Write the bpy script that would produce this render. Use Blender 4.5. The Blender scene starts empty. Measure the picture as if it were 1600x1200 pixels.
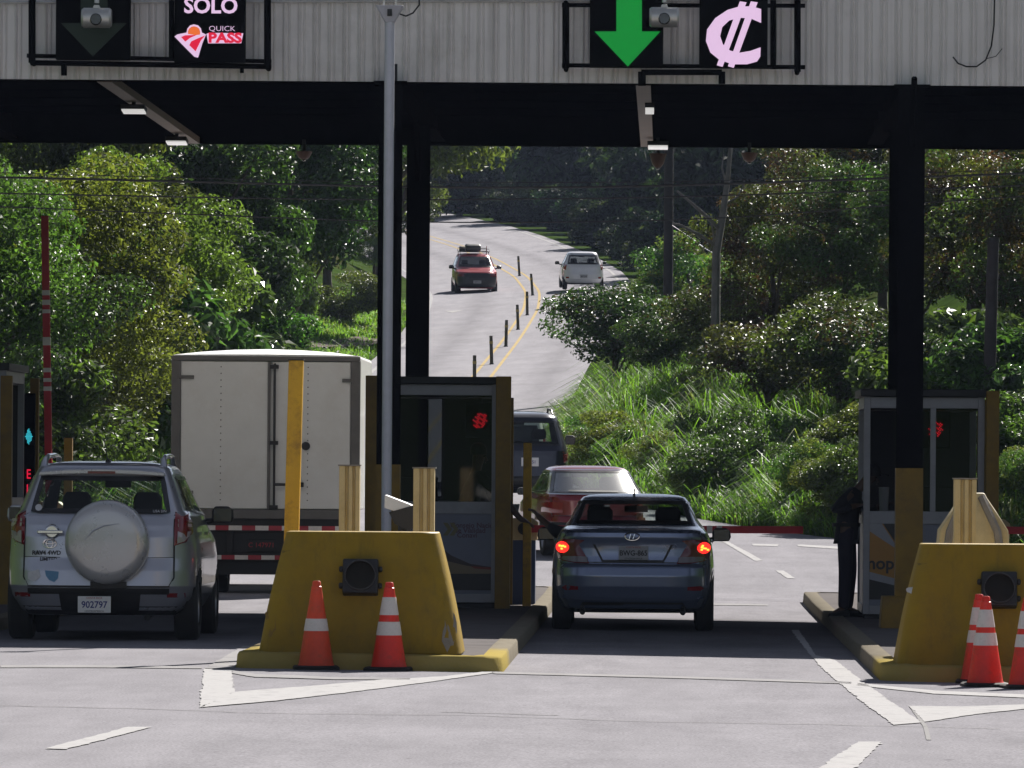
import bpy, bmesh, math, random
import numpy as np
from mathutils import Vector, Matrix
from mathutils.bvhtree import BVHTree
from mathutils.geometry import delaunay_2d_cdt

SC = bpy.context.scene
COL = SC.collection
R = math.radians

# ------------------------------------------------------------------ camera
FPX = 11000.0            # focal length in pixels of the 1600 px wide photograph
CAM_H = 1.64
ROLL = R(0.4)
AX, AY = 1042.0, 735.0   # where the road's straight-ahead axis meets the picture
cam_data = bpy.data.cameras.new("camera")
cam_data.sensor_width = 36.0
cam_data.lens = FPX / 1600.0 * 36.0
cam_data.shift_x = (800 - AX) / 1600.0
cam_data.shift_y = (AY - 600) / 1600.0
cam_data.clip_start = 0.5
cam_data.clip_end = 3000.0
cam = bpy.data.objects.new("camera", cam_data)
COL.objects.link(cam)
cam.location = (0, 0, CAM_H)
cam.rotation_euler = (R(90), 0, 0)
cam.matrix_world = Matrix.Translation((0, 0, CAM_H)) @ Matrix.Rotation(-ROLL, 4, 'Y') @ Matrix.Rotation(R(90), 4, 'X')
SC.camera = cam

# ------------------------------------------------------------------ light
SUN_EL, SUN_AZ = R(38.0), R(22.0)      # azimuth measured to the right of the road's direction
world = bpy.data.worlds.new("World")
SC.world = world
world.use_nodes = True
wn = world.node_tree
bg = wn.nodes["Background"]
sky = wn.nodes.new("ShaderNodeTexSky")
sky.sky_type = 'NISHITA'
sky.sun_disc = False
sky.sun_elevation = SUN_EL
sky.sun_rotation = SUN_AZ
sky.altitude = 1200.0
sky.air_density = 0.6
sky.dust_density = 0.3
hs_ = wn.nodes.new("ShaderNodeHueSaturation"); hs_.inputs["Saturation"].default_value = .5
wn.links.new(sky.outputs[0], hs_.inputs["Color"]); wn.links.new(hs_.outputs[0], bg.inputs[0])
bg.inputs[1].default_value = 0.05
sl = bpy.data.lights.new("sun", 'SUN')
sl.energy = 4.9
sl.angle = R(0.55)
sl.color = (1.0, 0.95, 0.88)
sun = bpy.data.objects.new("sun", sl)
COL.objects.link(sun)
sd = Vector((math.sin(SUN_AZ) * math.cos(SUN_EL), math.cos(SUN_AZ) * math.cos(SUN_EL), math.sin(SUN_EL)))
sun.rotation_euler = sd.to_track_quat('Z', 'Y').to_euler()
sun.location = (20, 60, 60)
SC.view_settings.view_transform = 'Standard'
SC.view_settings.look = 'None'
SC.view_settings.gamma = 1.0
SC.view_settings.exposure = 1.1
SC.view_settings.use_curve_mapping = False
SC.cycles.max_bounces = 8
SC.cycles.transparent_max_bounces = 24
SC.cycles.use_denoising = True
SC.cycles.sample_clamp_indirect = 6.0

# ------------------------------------------------------------------ picture -> place
def P(px, py, Y):
    u, v = px - AX, AY - py
    c, s = math.cos(ROLL), math.sin(ROLL)
    return ((u * c - v * s) * Y / FPX, Y, CAM_H + (u * s + v * c) * Y / FPX)

def PX(px, py, Y): return P(px, py, Y)[0]
def PZ(px, py, Y): return P(px, py, Y)[2]

# ------------------------------------------------------------------ the lie of the land
_yy = np.arange(-80.0, 760.0, 1.0)
def _sm(ys, vs, sig=6.0):
    a = np.interp(_yy, ys, vs)
    k = np.arange(-int(3 * sig), int(3 * sig) + 1)
    w = np.exp(-0.5 * (k / sig) ** 2); w /= w.sum()
    pad = np.pad(a, len(k) // 2, mode='edge')
    return np.convolve(pad, w, mode='valid')
_zc = _sm([-80, 88, 97, 107, 120, 129, 137, 160, 180, 230, 283, 330, 420, 520, 650, 760],
          [0, 0, .08, .33, .62, .87, 1.15, 2.1, 3.1, 5.75, 8.8, 11.4, 16.3, 21.5, 28, 34], 4.0)
_cx = _sm([-80, 93, 107, 120, 129, 145, 160, 180, 212, 240, 262, 282, 305, 333, 360, 377, 400, 440, 480, 540, 600, 760],
          [-2.0, -2.0, -3.0, -4.2, -4.9, -5.4, -5.5, -5.45, -5.3, -5.15, -5.1, -5.4, -6.4, -8.4, -10.75, -12.6, -15.2, -21, -28, -42, -60, -115], 4.0)
_xr = _sm([-80, 96, 104, 112, 115, 122, 128, 135, 145, 160, 180, 212, 240, 262, 282, 305, 333, 360, 377, 400, 440, 480, 540, 600, 760],
          [16, 16, 9, 4.8, 3.0, 1.3, .1, -1.2, -2.2, -2.7, -2.6, -2.3, -1.8, -1.3, -1.3, -2.0, -3.6, -5.6, -7.0, -9.2, -14.2, -21, -34, -52, -106], 2.5)
_xl = _sm([-80, 92, 102, 112, 130, 160, 180, 212, 240, 262, 282, 305, 333, 360, 377, 400, 440, 480, 540, 600, 760],
          [-17, -17, -13, -10.2, -8.9, -9.2, -9.3, -9.2, -9.2, -9.4, -9.9, -11.2, -13.5, -16.3, -18.4, -21.6, -28.5, -37, -52, -72, -128], 3.0)
def zc(Y): return np.interp(Y, _yy, _zc)
def cx(Y): return np.interp(Y, _yy, _cx)
def xr(Y): return np.interp(Y, _yy, _xr)
def xl(Y): return np.interp(Y, _yy, _xl)
def surf(X, Y):
    X = np.asarray(X, float); Y = np.asarray(Y, float)
    sup = np.interp(Y, [150, 235], [0, .05])
    plz = np.interp(Y, [95, 118], [1, 0])
    return zc(Y) + sup * (np.clip(X, xl(Y), xr(Y)) - cx(Y)) - .012 * plz * np.clip(X + 3.0, 0, 14)
def _nz(X, Y, f, seed=0.0):
    return (np.sin(X * f * 1.31 + 1.7 + seed) * np.cos(Y * f * .93 + .4 + seed * 2) + .6 * np.sin((X * .71 + Y * .77) * f * 2.03 + 2.1 + seed))
def land(X, Y):
    X = np.asarray(X, float); Y = np.asarray(Y, float)
    b = surf(X, Y)
    dr = np.clip(X - xr(Y), 0, None) * np.interp(Y, [300, 380, 520], [1, .8, .6])
    dl = np.clip(xl(Y) - X, 0, None) * np.interp(Y, [300, 380, 520], [1, .8, .6])
    near = np.interp(Y, [60, 96, 108], [0, 0, 1])
    hr = np.clip(dr - .4, 0, 9) * .26 + np.clip(dr - 9.4, 0, 60) * .5
    hrf = np.clip(dr - 2.0, 0, 70) * .52
    kf = np.interp(Y, [250, 340], [0, 1])
    hr = hr * (1 - kf) + hrf * kf
    hr = hr * near + (1 - near) * np.clip(dr - 8, 0, 60) * .35
    g = np.interp(Y, [160, 185, 262, 290], [0, 1, 1, 0])      # gentle lawn shelf beside the bend
    hl = (np.clip(dl - 1.0, 0, 11) * .46 + np.clip(dl - 12, 0, 70) * .62) * (1 - g) + (np.clip(dl - .8, 0, 6.5) * .16 + np.clip(dl - 7.3, 0, 70) * .62) * g
    hl = hl * near + (1 - near) * np.clip(dl - 4, 0, 60) * .35
    h = hr + hl + np.clip(-84 - Y, 0, 170) * .12      # unseen hillside behind the viewer, added to block low sky light
    return b + h + np.clip(h, 0, 1) * np.interp(Y, [280, 320], [1, .25]) * (.16 * _nz(X, Y, .7) + .35 * _nz(X, Y, .17, 2.0))
def G(px, py):
    """the point of the road surface seen at a pixel of the photograph"""
    Y = 60.0
    lo, hi = 20.0, 90.0 if py > 930 else 320.0
    for Yt in np.arange(lo, hi, .5):
        x, y, z = P(px, py, Yt)
        if z <= float(surf(x, Yt)):
            a, b2 = Yt - .5, Yt
            for _ in range(20):
                m = .5 * (a + b2); x, y, z = P(px, py, m)
                if z <= float(surf(x, m)): b2 = m
                else: a = m
            return (x, m, float(surf(x, m)))
    return (x, Yt, z)

# ------------------------------------------------------------------ object helpers
def tag(o, label=None, cat=None, group=None, kind=None):
    if label: o["label"] = label
    if cat: o["category"] = cat
    if group: o["group"] = group
    if kind: o["kind"] = kind
    return o
def thing(name, label, cat, loc=(0, 0, 0), rz=0.0, group=None):
    o = bpy.data.objects.new(name, None)
    COL.objects.link(o)
    o.empty_display_size = .3
    o.location = loc
    o.rotation_euler = (0, 0, rz)
    return tag(o, label, cat, group)
def kids(o): return [c for c in bpy.data.objects if c.parent == o]
def copy_tree(o, parent=None):
    c = o.copy(); COL.objects.link(c)
    if parent is not None: c.parent = parent
    for ch in kids(o): copy_tree(ch, c)
    return c

class MB:
    def __init__(s, org=(0, 0, 0)):
        s.v = []; s.f = []; s.m = []; s.sm = []; s.org = org
    def add(s, vs, fs, mi=0, smooth=False):
        n = len(s.v); s.v.extend([(float(a), float(b), float(c)) for a, b, c in vs])
        for f in fs:
            s.f.append([i + n for i in f]); s.m.append(mi); s.sm.append(smooth)
        return s
    def box(s, x0, x1, y0, y1, z0, z1, mi=0, rz=0, piv=None):
        vs = [(x, y, z) for z in (z0, z1) for (x, y) in ((x0, y0), (x1, y0), (x1, y1), (x0, y1))]
        if rz:
            px, py = piv or ((x0 + x1) / 2, (y0 + y1) / 2); c, q = math.cos(rz), math.sin(rz)
            vs = [(px + (x - px) * c - (y - py) * q, py + (x - px) * q + (y - py) * c, z) for x, y, z in vs]
        return s.add(vs, [(0, 3, 2, 1), (4, 5, 6, 7), (0, 1, 5, 4), (1, 2, 6, 5), (2, 3, 7, 6), (3, 0, 4, 7)], mi)
    def cyl(s, p0, p1, r0, r1=None, n=16, mi=0, smooth=True, cap=True):
        if r1 is None: r1 = r0
        p0, p1 = Vector(p0), Vector(p1)
        d = (p1 - p0).normalized()
        a = d.orthogonal().normalized(); b = d.cross(a)
        vs = []
        for p, r in ((p0, r0), (p1, r1)):
            for i in range(n):
                t = 2 * math.pi * i / n
                vs.append(p + (a * math.cos(t) + b * math.sin(t)) * r)
        s.add(vs, [(i, (i + 1) % n, n + (i + 1) % n, n + i) for i in range(n)], mi, smooth)
        if cap: s.add(vs, [tuple(reversed(range(n))), tuple(range(n, 2 * n))], mi)
        return s
    def tube(s, pts, r, n=8, mi=0, cap=True):
        pts = [Vector(p) for p in pts]
        rs = r if isinstance(r, (list, tuple)) else [r] * len(pts)
        vs = []; a = None
        for i, p in enumerate(pts):
            d = (pts[min(i + 1, len(pts) - 1)] - pts[max(i - 1, 0)])
            if d.length < 1e-9: d = Vector((0, 0, 1))
            d.normalize()
            if a is None: a = d.orthogonal().normalized()
            else:
                a = a - d * a.dot(d)
                a = a.normalized() if a.length > 1e-6 else d.orthogonal().normalized()
            b = d.cross(a)
            for k in range(n):
                t = 2 * math.pi * k / n
                vs.append(p + (a * math.cos(t) + b * math.sin(t)) * rs[i])
        fs = [(i * n + k, i * n + (k + 1) % n, (i + 1) * n + (k + 1) % n, (i + 1) * n + k) for i in range(len(pts) - 1) for k in range(n)]
        s.add(vs, fs, mi, True)
        if cap: s.add(vs, [tuple(reversed(range(n))), tuple(range(len(vs) - n, len(vs)))], mi)
        return s
    def prism(s, poly, a0, a1, axis='y', mi=0, smooth=False):
        n = len(poly)
        def pt(p, q, t): return (p, t, q) if axis == 'y' else ((p, q, t) if axis == 'z' else (t, p, q))
        vs = [pt(p, q, a0) for p, q in poly] + [pt(p, q, a1) for p, q in poly]
        s.add(vs, [(i, (i + 1) % n, n + (i + 1) % n, n + i) for i in range(n)], mi, smooth)
        return s.add(vs, [tuple(reversed(range(n))), tuple(range(n, 2 * n))], mi)
    def lathe(s, prof, c=(0, 0, 0), n=32, mi=0, axis='z', smooth=True):
        vs = []; cxx, cyy, czz = c
        for r, h in prof:
            for k in range(n):
                t = 2 * math.pi * k / n; p, q = r * math.cos(t), r * math.sin(t)
                vs.append((cxx + p, cyy + q, czz + h) if axis == 'z' else ((cxx + p, cyy + h, czz + q) if axis == 'y' else (cxx + h, cyy + p, czz + q)))
        m = len(prof)
        s.add(vs, [(i * n + k, i * n + (k + 1) % n, (i + 1) * n + (k + 1) % n, (i + 1) * n + k) for i in range(m - 1) for k in range(n)], mi, smooth)
        if tuple(prof[0]) == tuple(prof[-1]): return s
        if prof[0][0] > 1e-4: s.add(vs[:n], [tuple(range(n))], mi)
        if prof[-1][0] > 1e-4: s.add(vs[-n:], [tuple(range(n))], mi)
        return s
    def loft(s, rings, mi=0, smooth=True, cap=True):
        n = len(rings[0]); vs = [p for r in rings for p in r]
        s.add(vs, [(i * n + k, i * n + (k + 1) % n, (i + 1) * n + (k + 1) % n, (i + 1) * n + k) for i in range(len(rings) - 1) for k in range(n)], mi, smooth)
        if cap: s.add(vs, [tuple(reversed(range(n))), tuple(range(len(vs) - n, len(vs)))], mi)
        return s
    def build(s, name, mats, parent=None, bevel=0.0, seg=2, recalc=True, angle=R(40)):
        me = bpy.data.meshes.new(name)
        ox, oy, oz = s.org
        me.from_pydata([(x - ox, y - oy, z - oz) for x, y, z in s.v], [], s.f)
        for m in (mats if isinstance(mats, (list, tuple)) else [mats]): me.materials.append(m)
        me.polygons.foreach_set("material_index", s.m)
        me.polygons.foreach_set("use_smooth", s.sm)
        if recalc:
            b = bmesh.new(); b.from_mesh(me)
            bmesh.ops.remove_doubles(b, verts=b.verts, dist=1e-5)
            bmesh.ops.recalc_face_normals(b, faces=b.faces)
            b.to_mesh(me); b.free()
        try: me.set_sharp_from_angle(angle=angle)
        except Exception: pass
        me.update()
        o = bpy.data.objects.new(name, me); COL.objects.link(o)
        if parent is not None: o.parent = parent
        if bevel > 0:
            md = o.modifiers.new("bevel", 'BEVEL'); md.width = bevel; md.segments = seg; md.limit_method = 'ANGLE'; md.angle_limit = R(35)
            md.harden_normals = False
        return o

def text_obj(name, s, size, m, loc, rot=(math.pi / 2, 0, 0), parent=None, sx=1.0, ext=.002, bold=0.0, align='CENTER'):
    cu = bpy.data.curves.new(name, 'FONT'); cu.body = s; cu.size = size; cu.align_x = align; cu.align_y = 'CENTER'
    cu.extrude = ext; cu.offset = bold; cu.resolution_u = 3
    cu.materials.append(m)
    o = bpy.data.objects.new(name, cu); COL.objects.link(o)
    dg = bpy.context.evaluated_depsgraph_get(); dg.update()
    me = bpy.data.meshes.new_from_object(o.evaluated_get(dg), depsgraph=dg)
    bpy.data.objects.remove(o); bpy.data.curves.remove(cu)
    o = bpy.data.objects.new(name, me); COL.objects.link(o)
    if not len(me.materials): me.materials.append(m)
    o.location = loc; o.rotation_euler = rot; o.scale = (sx, 1, 1)
    if parent is not None: o.parent = parent
    return o

def np_mesh(name, V, F, mats, mi=None, smooth=False, uv=None):
    me = bpy.data.meshes.new(name)
    V = np.asarray(V, np.float32); F = np.asarray(F, np.int32); k = F.shape[1]
    me.vertices.add(len(V)); me.vertices.foreach_set("co", V.ravel())
    me.loops.add(F.size); me.loops.foreach_set("vertex_index", F.ravel())
    me.polygons.add(len(F)); me.polygons.foreach_set("loop_start", np.arange(0, F.size, k, dtype=np.int32))
    me.polygons.foreach_set("loop_total", np.full(len(F), k, np.int32))
    for m in mats: me.materials.append(m)
    if mi is not None: me.polygons.foreach_set("material_index", np.asarray(mi, np.int32))
    me.polygons.foreach_set("use_smooth", np.full(len(F), smooth))
    if uv is not None:
        l = me.uv_layers.new(name="lane"); l.data.foreach_set("uv", np.asarray(uv, np.float32)[F.ravel()].ravel())
    me.update(calc_edges=True); me.validate()
    return me

# ------------------------------------------------------------------ materials
def NT(name):
    m = bpy.data.materials.new(name); m.use_nodes = True
    nt = m.node_tree
    return m, nt, nt.nodes["Principled BSDF"]
def mat(name, col, rough=.6, metal=0.0, var=.18, scale=6.0, bump=0.0, coat=0.0, dirt=None, dscale=2.0, damt=.5, emit=None, estr=0.0, spec=None, streak=None):
    m, nt, b = NT(name)
    N, L = nt.nodes, nt.links
    b.inputs["Roughness"].default_value = rough
    b.inputs["Metallic"].default_value = metal
    if coat: b.inputs["Coat Weight"].default_value = coat; b.inputs["Coat Roughness"].default_value = .06
    if spec is not None: b.inputs["Specular IOR Level"].default_value = spec
    tc = N.new("ShaderNodeTexCoord")
    ns = N.new("ShaderNodeTexNoise"); ns.inputs["Scale"].default_value = scale; ns.inputs["Detail"].default_value = 6; ns.inputs["Roughness"].default_value = .65
    L.new(tc.outputs["Object"], ns.inputs["Vector"])
    mr = N.new("ShaderNodeMapRange"); mr.inputs[1].default_value = .3; mr.inputs[2].default_value = .7; mr.inputs[3].default_value = 1 - var; mr.inputs[4].default_value = 1 + var
    L.new(ns.outputs[0], mr.inputs[0])
    mx = N.new("ShaderNodeMix"); mx.data_type = 'RGBA'; mx.blend_type = 'MULTIPLY'; mx.inputs[0].default_value = 1.0
    mx.inputs[6].default_value = (*col, 1); L.new(mr.outputs[0], mx.inputs[7])
    out = mx.outputs[2]
    if dirt is not None:
        n2 = N.new("ShaderNodeTexNoise"); n2.inputs["Scale"].default_value = dscale; n2.inputs["Detail"].default_value = 8; n2.inputs["Roughness"].default_value = .75
        L.new(tc.outputs["Object"], n2.inputs["Vector"])
        r2 = N.new("ShaderNodeMapRange"); r2.inputs[1].default_value = .5; r2.inputs[2].default_value = .72; r2.inputs[3].default_value = 0; r2.inputs[4].default_value = damt
        L.new(n2.outputs[0], r2.inputs[0])
        m2 = N.new("ShaderNodeMix"); m2.data_type = 'RGBA'; L.new(r2.outputs[0], m2.inputs[0]); L.new(out, m2.inputs[6]); m2.inputs[7].default_value = (*dirt, 1)
        out = m2.outputs[2]
    if streak is not None:
        for (scol, samt, svec, lo, hi) in streak:
            mp = N.new("ShaderNodeMapping"); mp.inputs["Scale"].default_value = svec; L.new(tc.outputs["Object"], mp.inputs[0])
            n3 = N.new("ShaderNodeTexNoise"); n3.inputs["Scale"].default_value = 1.0; n3.inputs["Detail"].default_value = 7; n3.inputs["Roughness"].default_value = .7; L.new(mp.outputs[0], n3.inputs["Vector"])
            q3 = N.new("ShaderNodeMapRange"); q3.inputs[1].default_value = lo; q3.inputs[2].default_value = hi; q3.inputs[3].default_value = 0; q3.inputs[4].default_value = samt; L.new(n3.outputs[0], q3.inputs[0])
            m3 = N.new("ShaderNodeMix"); m3.data_type = 'RGBA'; L.new(q3.outputs[0], m3.inputs[0]); L.new(out, m3.inputs[6]); m3.inputs[7].default_value = (*scol, 1); out = m3.outputs[2]
    L.new(out, b.inputs["Base Color"])
    r3 = N.new("ShaderNodeMapRange"); r3.inputs[3].default_value = max(.02, rough - .08); r3.inputs[4].default_value = min(1, rough + .08)
    L.new(ns.outputs[0], r3.inputs[0]); L.new(r3.outputs[0], b.inputs["Roughness"])
    if bump:
        bp = N.new("ShaderNodeBump"); bp.inputs["Strength"].default_value = bump; bp.inputs["Distance"].default_value = .01
        nb = N.new("ShaderNodeTexNoise"); nb.inputs["Scale"].default_value = scale * 8; nb.inputs["Detail"].default_value = 4
        L.new(tc.outputs["Object"], nb.inputs["Vector"]); L.new(nb.outputs[0], bp.inputs["Height"]); L.new(bp.outputs[0], b.inputs["Normal"])
    if emit is not None:
        b.inputs["Emission Color"].default_value = (*emit, 1); b.inputs["Emission Strength"].default_value = estr
    return m
def glass_mat(name, tint=(.75, .8, .8), f0=.06, rough=.02):
    m = bpy.data.materials.new(name); m.use_nodes = True
    nt = m.node_tree; N, L = nt.nodes, nt.links
    N.remove(N["Principled BSDF"])
    t = N.new("ShaderNodeBsdfTransparent"); t.inputs[0].default_value = (*tint, 1)
    g = N.new("ShaderNodeBsdfGlossy"); g.inputs["Roughness"].default_value = rough
    lw = N.new("ShaderNodeLayerWeight"); lw.inputs[0].default_value = .5
    pw = N.new("ShaderNodeMath"); pw.operation = 'POWER'; pw.inputs[1].default_value = 4.0; L.new(lw.outputs["Facing"], pw.inputs[0])
    mr = N.new("ShaderNodeMath"); mr.operation = 'MULTIPLY_ADD'; mr.inputs[1].default_value = .9; mr.inputs[2].default_value = f0
    L.new(pw.outputs[0], mr.inputs[0])
    mx = N.new("ShaderNodeMixShader"); L.new(mr.outputs[0], mx.inputs[0]); L.new(t.outputs[0], mx.inputs[1]); L.new(g.outputs[0], mx.inputs[2])
    L.new(mx.outputs[0], N["Material Output"].inputs[0])
    return m
def leaf_mat(name, col, trans=(.10, .16, .02), rough=.34, tw=.42, hue=.04):
    m, nt, b = NT(name); N, L = nt.nodes, nt.links
    oi = N.new("ShaderNodeObjectInfo"); geo = N.new("ShaderNodeNewGeometry")
    mr = N.new("ShaderNodeMapRange"); mr.inputs[3].default_value = .5 - hue; mr.inputs[4].default_value = .5 + hue; L.new(oi.outputs["Random"], mr.inputs[0])
    ri = N.new("ShaderNodeMapRange"); ri.inputs[3].default_value = .55; ri.inputs[4].default_value = 1.5; L.new(geo.outputs["Random Per Island"], ri.inputs[0])
    hs = N.new("ShaderNodeHueSaturation"); hs.inputs["Color"].default_value = (*col, 1); L.new(mr.outputs[0], hs.inputs["Hue"]); L.new(ri.outputs[0], hs.inputs["Value"])
    L.new(hs.outputs[0], b.inputs["Base Color"]); b.inputs["Roughness"].default_value = rough
    t = N.new("ShaderNodeBsdfTranslucent"); h2 = N.new("ShaderNodeHueSaturation"); h2.inputs["Color"].default_value = (*trans, 1)
    L.new(mr.outputs[0], h2.inputs["Hue"]); L.new(ri.outputs[0], h2.inputs["Value"]); L.new(h2.outputs[0], t.inputs[0])
    mx = N.new("ShaderNodeMixShader"); mx.inputs[0].default_value = tw
    L.new(b.outputs[0], mx.inputs[1]); L.new(t.outputs[0], mx.inputs[2]); L.new(mx.outputs[0], N["Material Output"].inputs[0])
    return m

M = {}
M['black_steel'] = mat("black_steel", (.005, .005, .006), .8, .0, .3, 5, spec=.0)
M['dark_steel'] = mat("dark_steel", (.02, .021, .024), .6, .3, .3, 4, dirt=(.06, .04, .03), damt=.3)
M['fascia'] = mat("painted_fascia", (.80, .755, .735), .5, 0, .07, 1.2, dirt=(.45, .41, .38), dscale=.8, damt=.5, streak=[((.42, .38, .36), .6, (5, 5, .22), .50, .75), ((.25, .2, .17), .5, (14, 14, .5), .64, .8)])
M['grey_paint'] = mat("grey_paint", (.56, .56, .64), .45, .1, .08, 3, dirt=(.22, .2, .19), damt=.3)
M['pale_metal'] = mat("pale_metal", (.55, .54, .52), .4, .6, .12, 6)
M['booth_white'] = mat("booth_frame", (.27, .27, .30), .5, .15, .1, 5, dirt=(.16, .15, .14), damt=.4)
M['yellow'] = mat("yellow_paint", (.265, .172, .010), .55, 0, .16, 2.5, .2, dirt=(.10, .075, .03), dscale=1.6, damt=.5, spec=.25, streak=[((.12, .085, .02), .55, (9, 9, .9), .50, .72), ((.03, .028, .025), .75, (2.2, 2.2, 14), .66, .74), ((.20, .18, .15), .85, (7, 7, 7), .70, .73)])
M['yellow_post'] = mat("yellow_post_paint", (.60, .34, .012), .5, 0, .12, 4, dirt=(.12, .045, .015), dscale=5, damt=.75)
M['dark_yellow'] = mat("dull_yellow_paint", (.20, .115, .006), .6, 0, .2, 4, dirt=(.08, .05, .02), dscale=3, damt=.6)
M['beige'] = mat("cream_paint", (.56, .45, .24), .55, 0, .1, 4, dirt=(.25, .19, .1), dscale=3, damt=.4)
M['concrete'] = mat("concrete", (.23, .21, .19), .85, 0, .25, 3, .4, dirt=(.11, .10, .09), damt=.5)
M['pave'] = mat("island_concrete", (.15, .14, .14), .85, 0, .22, 2, .4, dirt=(.07, .065, .06), damt=.6, spec=0.0)
def kerb_mat():
    m = mat("kerb_paint", (.20, .185, .165), .8, 0, .25, 4, .4, dirt=(.07, .06, .05), dscale=4, damt=.8, spec=0.0)
    nt = m.node_tree; N, L = nt.nodes, nt.links; b = N["Principled BSDF"]
    base = b.inputs["Base Color"].links[0].from_socket
    tc = N.new("ShaderNodeTexCoord"); sp = N.new("ShaderNodeSeparateXYZ"); L.new(tc.outputs["Object"], sp.inputs[0])
    ns = N.new("ShaderNodeTexNoise"); ns.inputs["Scale"].default_value = 5; ns.inputs["Detail"].default_value = 8; ns.inputs["Roughness"].default_value = .75; L.new(tc.outputs["Object"], ns.inputs["Vector"])
    ad = N.new("ShaderNodeMath"); ad.operation = 'MULTIPLY_ADD'; ad.inputs[1].default_value = 3.4; L.new(ns.outputs[0], ad.inputs[0]); L.new(sp.outputs[1], ad.inputs[2])
    r = N.new("ShaderNodeMapRange"); r.inputs[1].default_value = 3.4; r.inputs[2].default_value = 4.6; r.inputs[3].default_value = .78; r.inputs[4].default_value = .08; L.new(ad.outputs[0], r.inputs[0])
    mx = N.new("ShaderNodeMix"); mx.data_type = 'RGBA'; L.new(r.outputs[0], mx.inputs[0]); L.new(base, mx.inputs[6]); mx.inputs[7].default_value = (.36, .28, .07, 1)
    L.new(mx.outputs[2], b.inputs["Base Color"]); return m
M['kerb'] = kerb_mat()
M['rubber'] = mat("black_rubber", (.012, .012, .013), .75, 0, .3, 12)
M['tyre'] = mat("tyre_rubber", (.018, .018, .019), .8, 0, .3, 10)
M['rim'] = mat("wheel_alloy", (.45, .45, .47), .3, .9, .1, 8)
M['trim'] = mat("black_trim", (.014, .014, .016), .5, 0, .2, 10)
M['inside'] = mat("cabin_cloth", (.018, .018, .02), .85, 0, .3, 12)
M['cone'] = mat("cone_orange", (.66, .022, .010), .45, 0, .15, 8, dirt=(.20, .05, .03), dscale=7, damt=.6)
M['cone_b'] = mat("cone_faded_orange", (.62, .055, .014), .5, 0, .15, 8, dirt=(.25, .07, .03), dscale=7, damt=.6)
M['cone_w'] = mat("cone_collar", (.62, .58, .56), .5, 0, .15, 14, dirt=(.25, .22, .2), dscale=14, damt=.6)
M['line'] = mat("road_paint", (.40, .395, .40), .7, 0, .14, 5, spec=0.0, dirt=(.18, .175, .185), dscale=5, damt=.9)
M['line_faint'] = mat("worn_road_paint", (.30, .295, .30), .8, 0, .15, 5, spec=0.0, dirt=(.155, .15, .165), dscale=2.5, damt=.95)
M['line_y'] = mat("yellow_road_paint", (.44, .345, .19), .7, 0, .15, 3, spec=0.0, dirt=(.27, .245, .22), dscale=2, damt=.6)
M['boom_red'] = mat("boom_red", (.42, .018, .03), .5, 0, .15, 6)
M['boom_white'] = mat("boom_white", (.6, .58, .56), .5, 0, .1, 6)
M['wood'] = mat("pole_wood", (.035, .03, .035), .9, 0, .3, 4)
M['sig_lens'] = mat("signal_lens", (.012, .010, .006), .4, 0, .3, 14, spec=.2)
M['lens'] = mat("dark_lens", (.015, .014, .012), .15, 0, .2, 10, coat=.5)
M['chrome'] = mat("chrome", (.75, .75, .76), .12, 1.0, .05, 5)
M['glass_booth'] = glass_mat("booth_glass", (.45, .45, .47), .02)
M['glass_hatch'] = glass_mat("sun_struck_glass", (.50, .55, .55), .34, .27)
M['glass_car'] = glass_mat("tinted_car_glass", (.55, .62, .58), .05)
M['glass_clear'] = glass_mat("car_glass", (.78, .84, .82), .05)
M['glass_dark'] = glass_mat("dark_car_glass", (.22, .24, .26), .05)
M['led_green'] = mat("led_green", (.0, .05, .01), .5, 0, .05, 40, emit=(.0, .30, .035), estr=.33)
M['led_dim'] = mat("led_dim_green", (.004, .02, .008), .5, 0, .05, 40)
M['led_white'] = mat("led_white", (.2, .15, .2), .5, 0, .05, 40, emit=(.72, .50, .72), estr=.46)
M['led_red'] = mat("led_red", (.2, 0, .01), .5, 0, .05, 40, emit=(.75, .01, .05), estr=.42)
M['led_orange'] = mat("led_orange", (.2, .05, .01), .5, 0, .05, 40, emit=(.85, .16, .03), estr=.42)
M['led_cyan'] = mat("led_cyan", (0, .1, .12), .5, 0, .05, 40, emit=(.05, .65, .8), estr=.42)
M['panel_black'] = mat("led_panel", (.003, .0032, .004), .7, 0, .1, 30, spec=.05)
M['lamp_face'] = mat("lamp_face", (.8, .78, .76), .4, 0, .05, 10, emit=(.85, .84, .82), estr=.27)
M['lamp_brown'] = mat("lamp_housing_brown", (.06, .03, .02), .5, .3, .2, 8)
M['skin'] = mat("skin", (.075, .038, .024), .5, 0, .1, 20)
M['cloth_dark'] = mat("dark_uniform", (.014, .014, .02), .85, 0, .2, 30)
M['cloth_navy'] = mat("navy_trousers", (.018, .015, .03), .85, 0, .2, 30)
M['hair'] = mat("dark_hair", (.008, .007, .006), .6, 0, .2, 40)
M['plate'] = mat("number_plate", (.72, .72, .74), .4, 0, .05, 20)
M['plate_dim'] = mat("dull_number_plate", (.30, .30, .32), .5, 0, .12, 20)
M['ink_blue'] = mat("plate_ink_blue", (.02, .03, .20), .5, 0, .05, 20)
M['ink_dark'] = mat("plate_ink_dark", (.01, .01, .02), .5, 0, .05, 20)
M['ink_red'] = mat("plate_ink_red", (.35, .02, .03), .5, 0, .05, 20)
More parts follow.
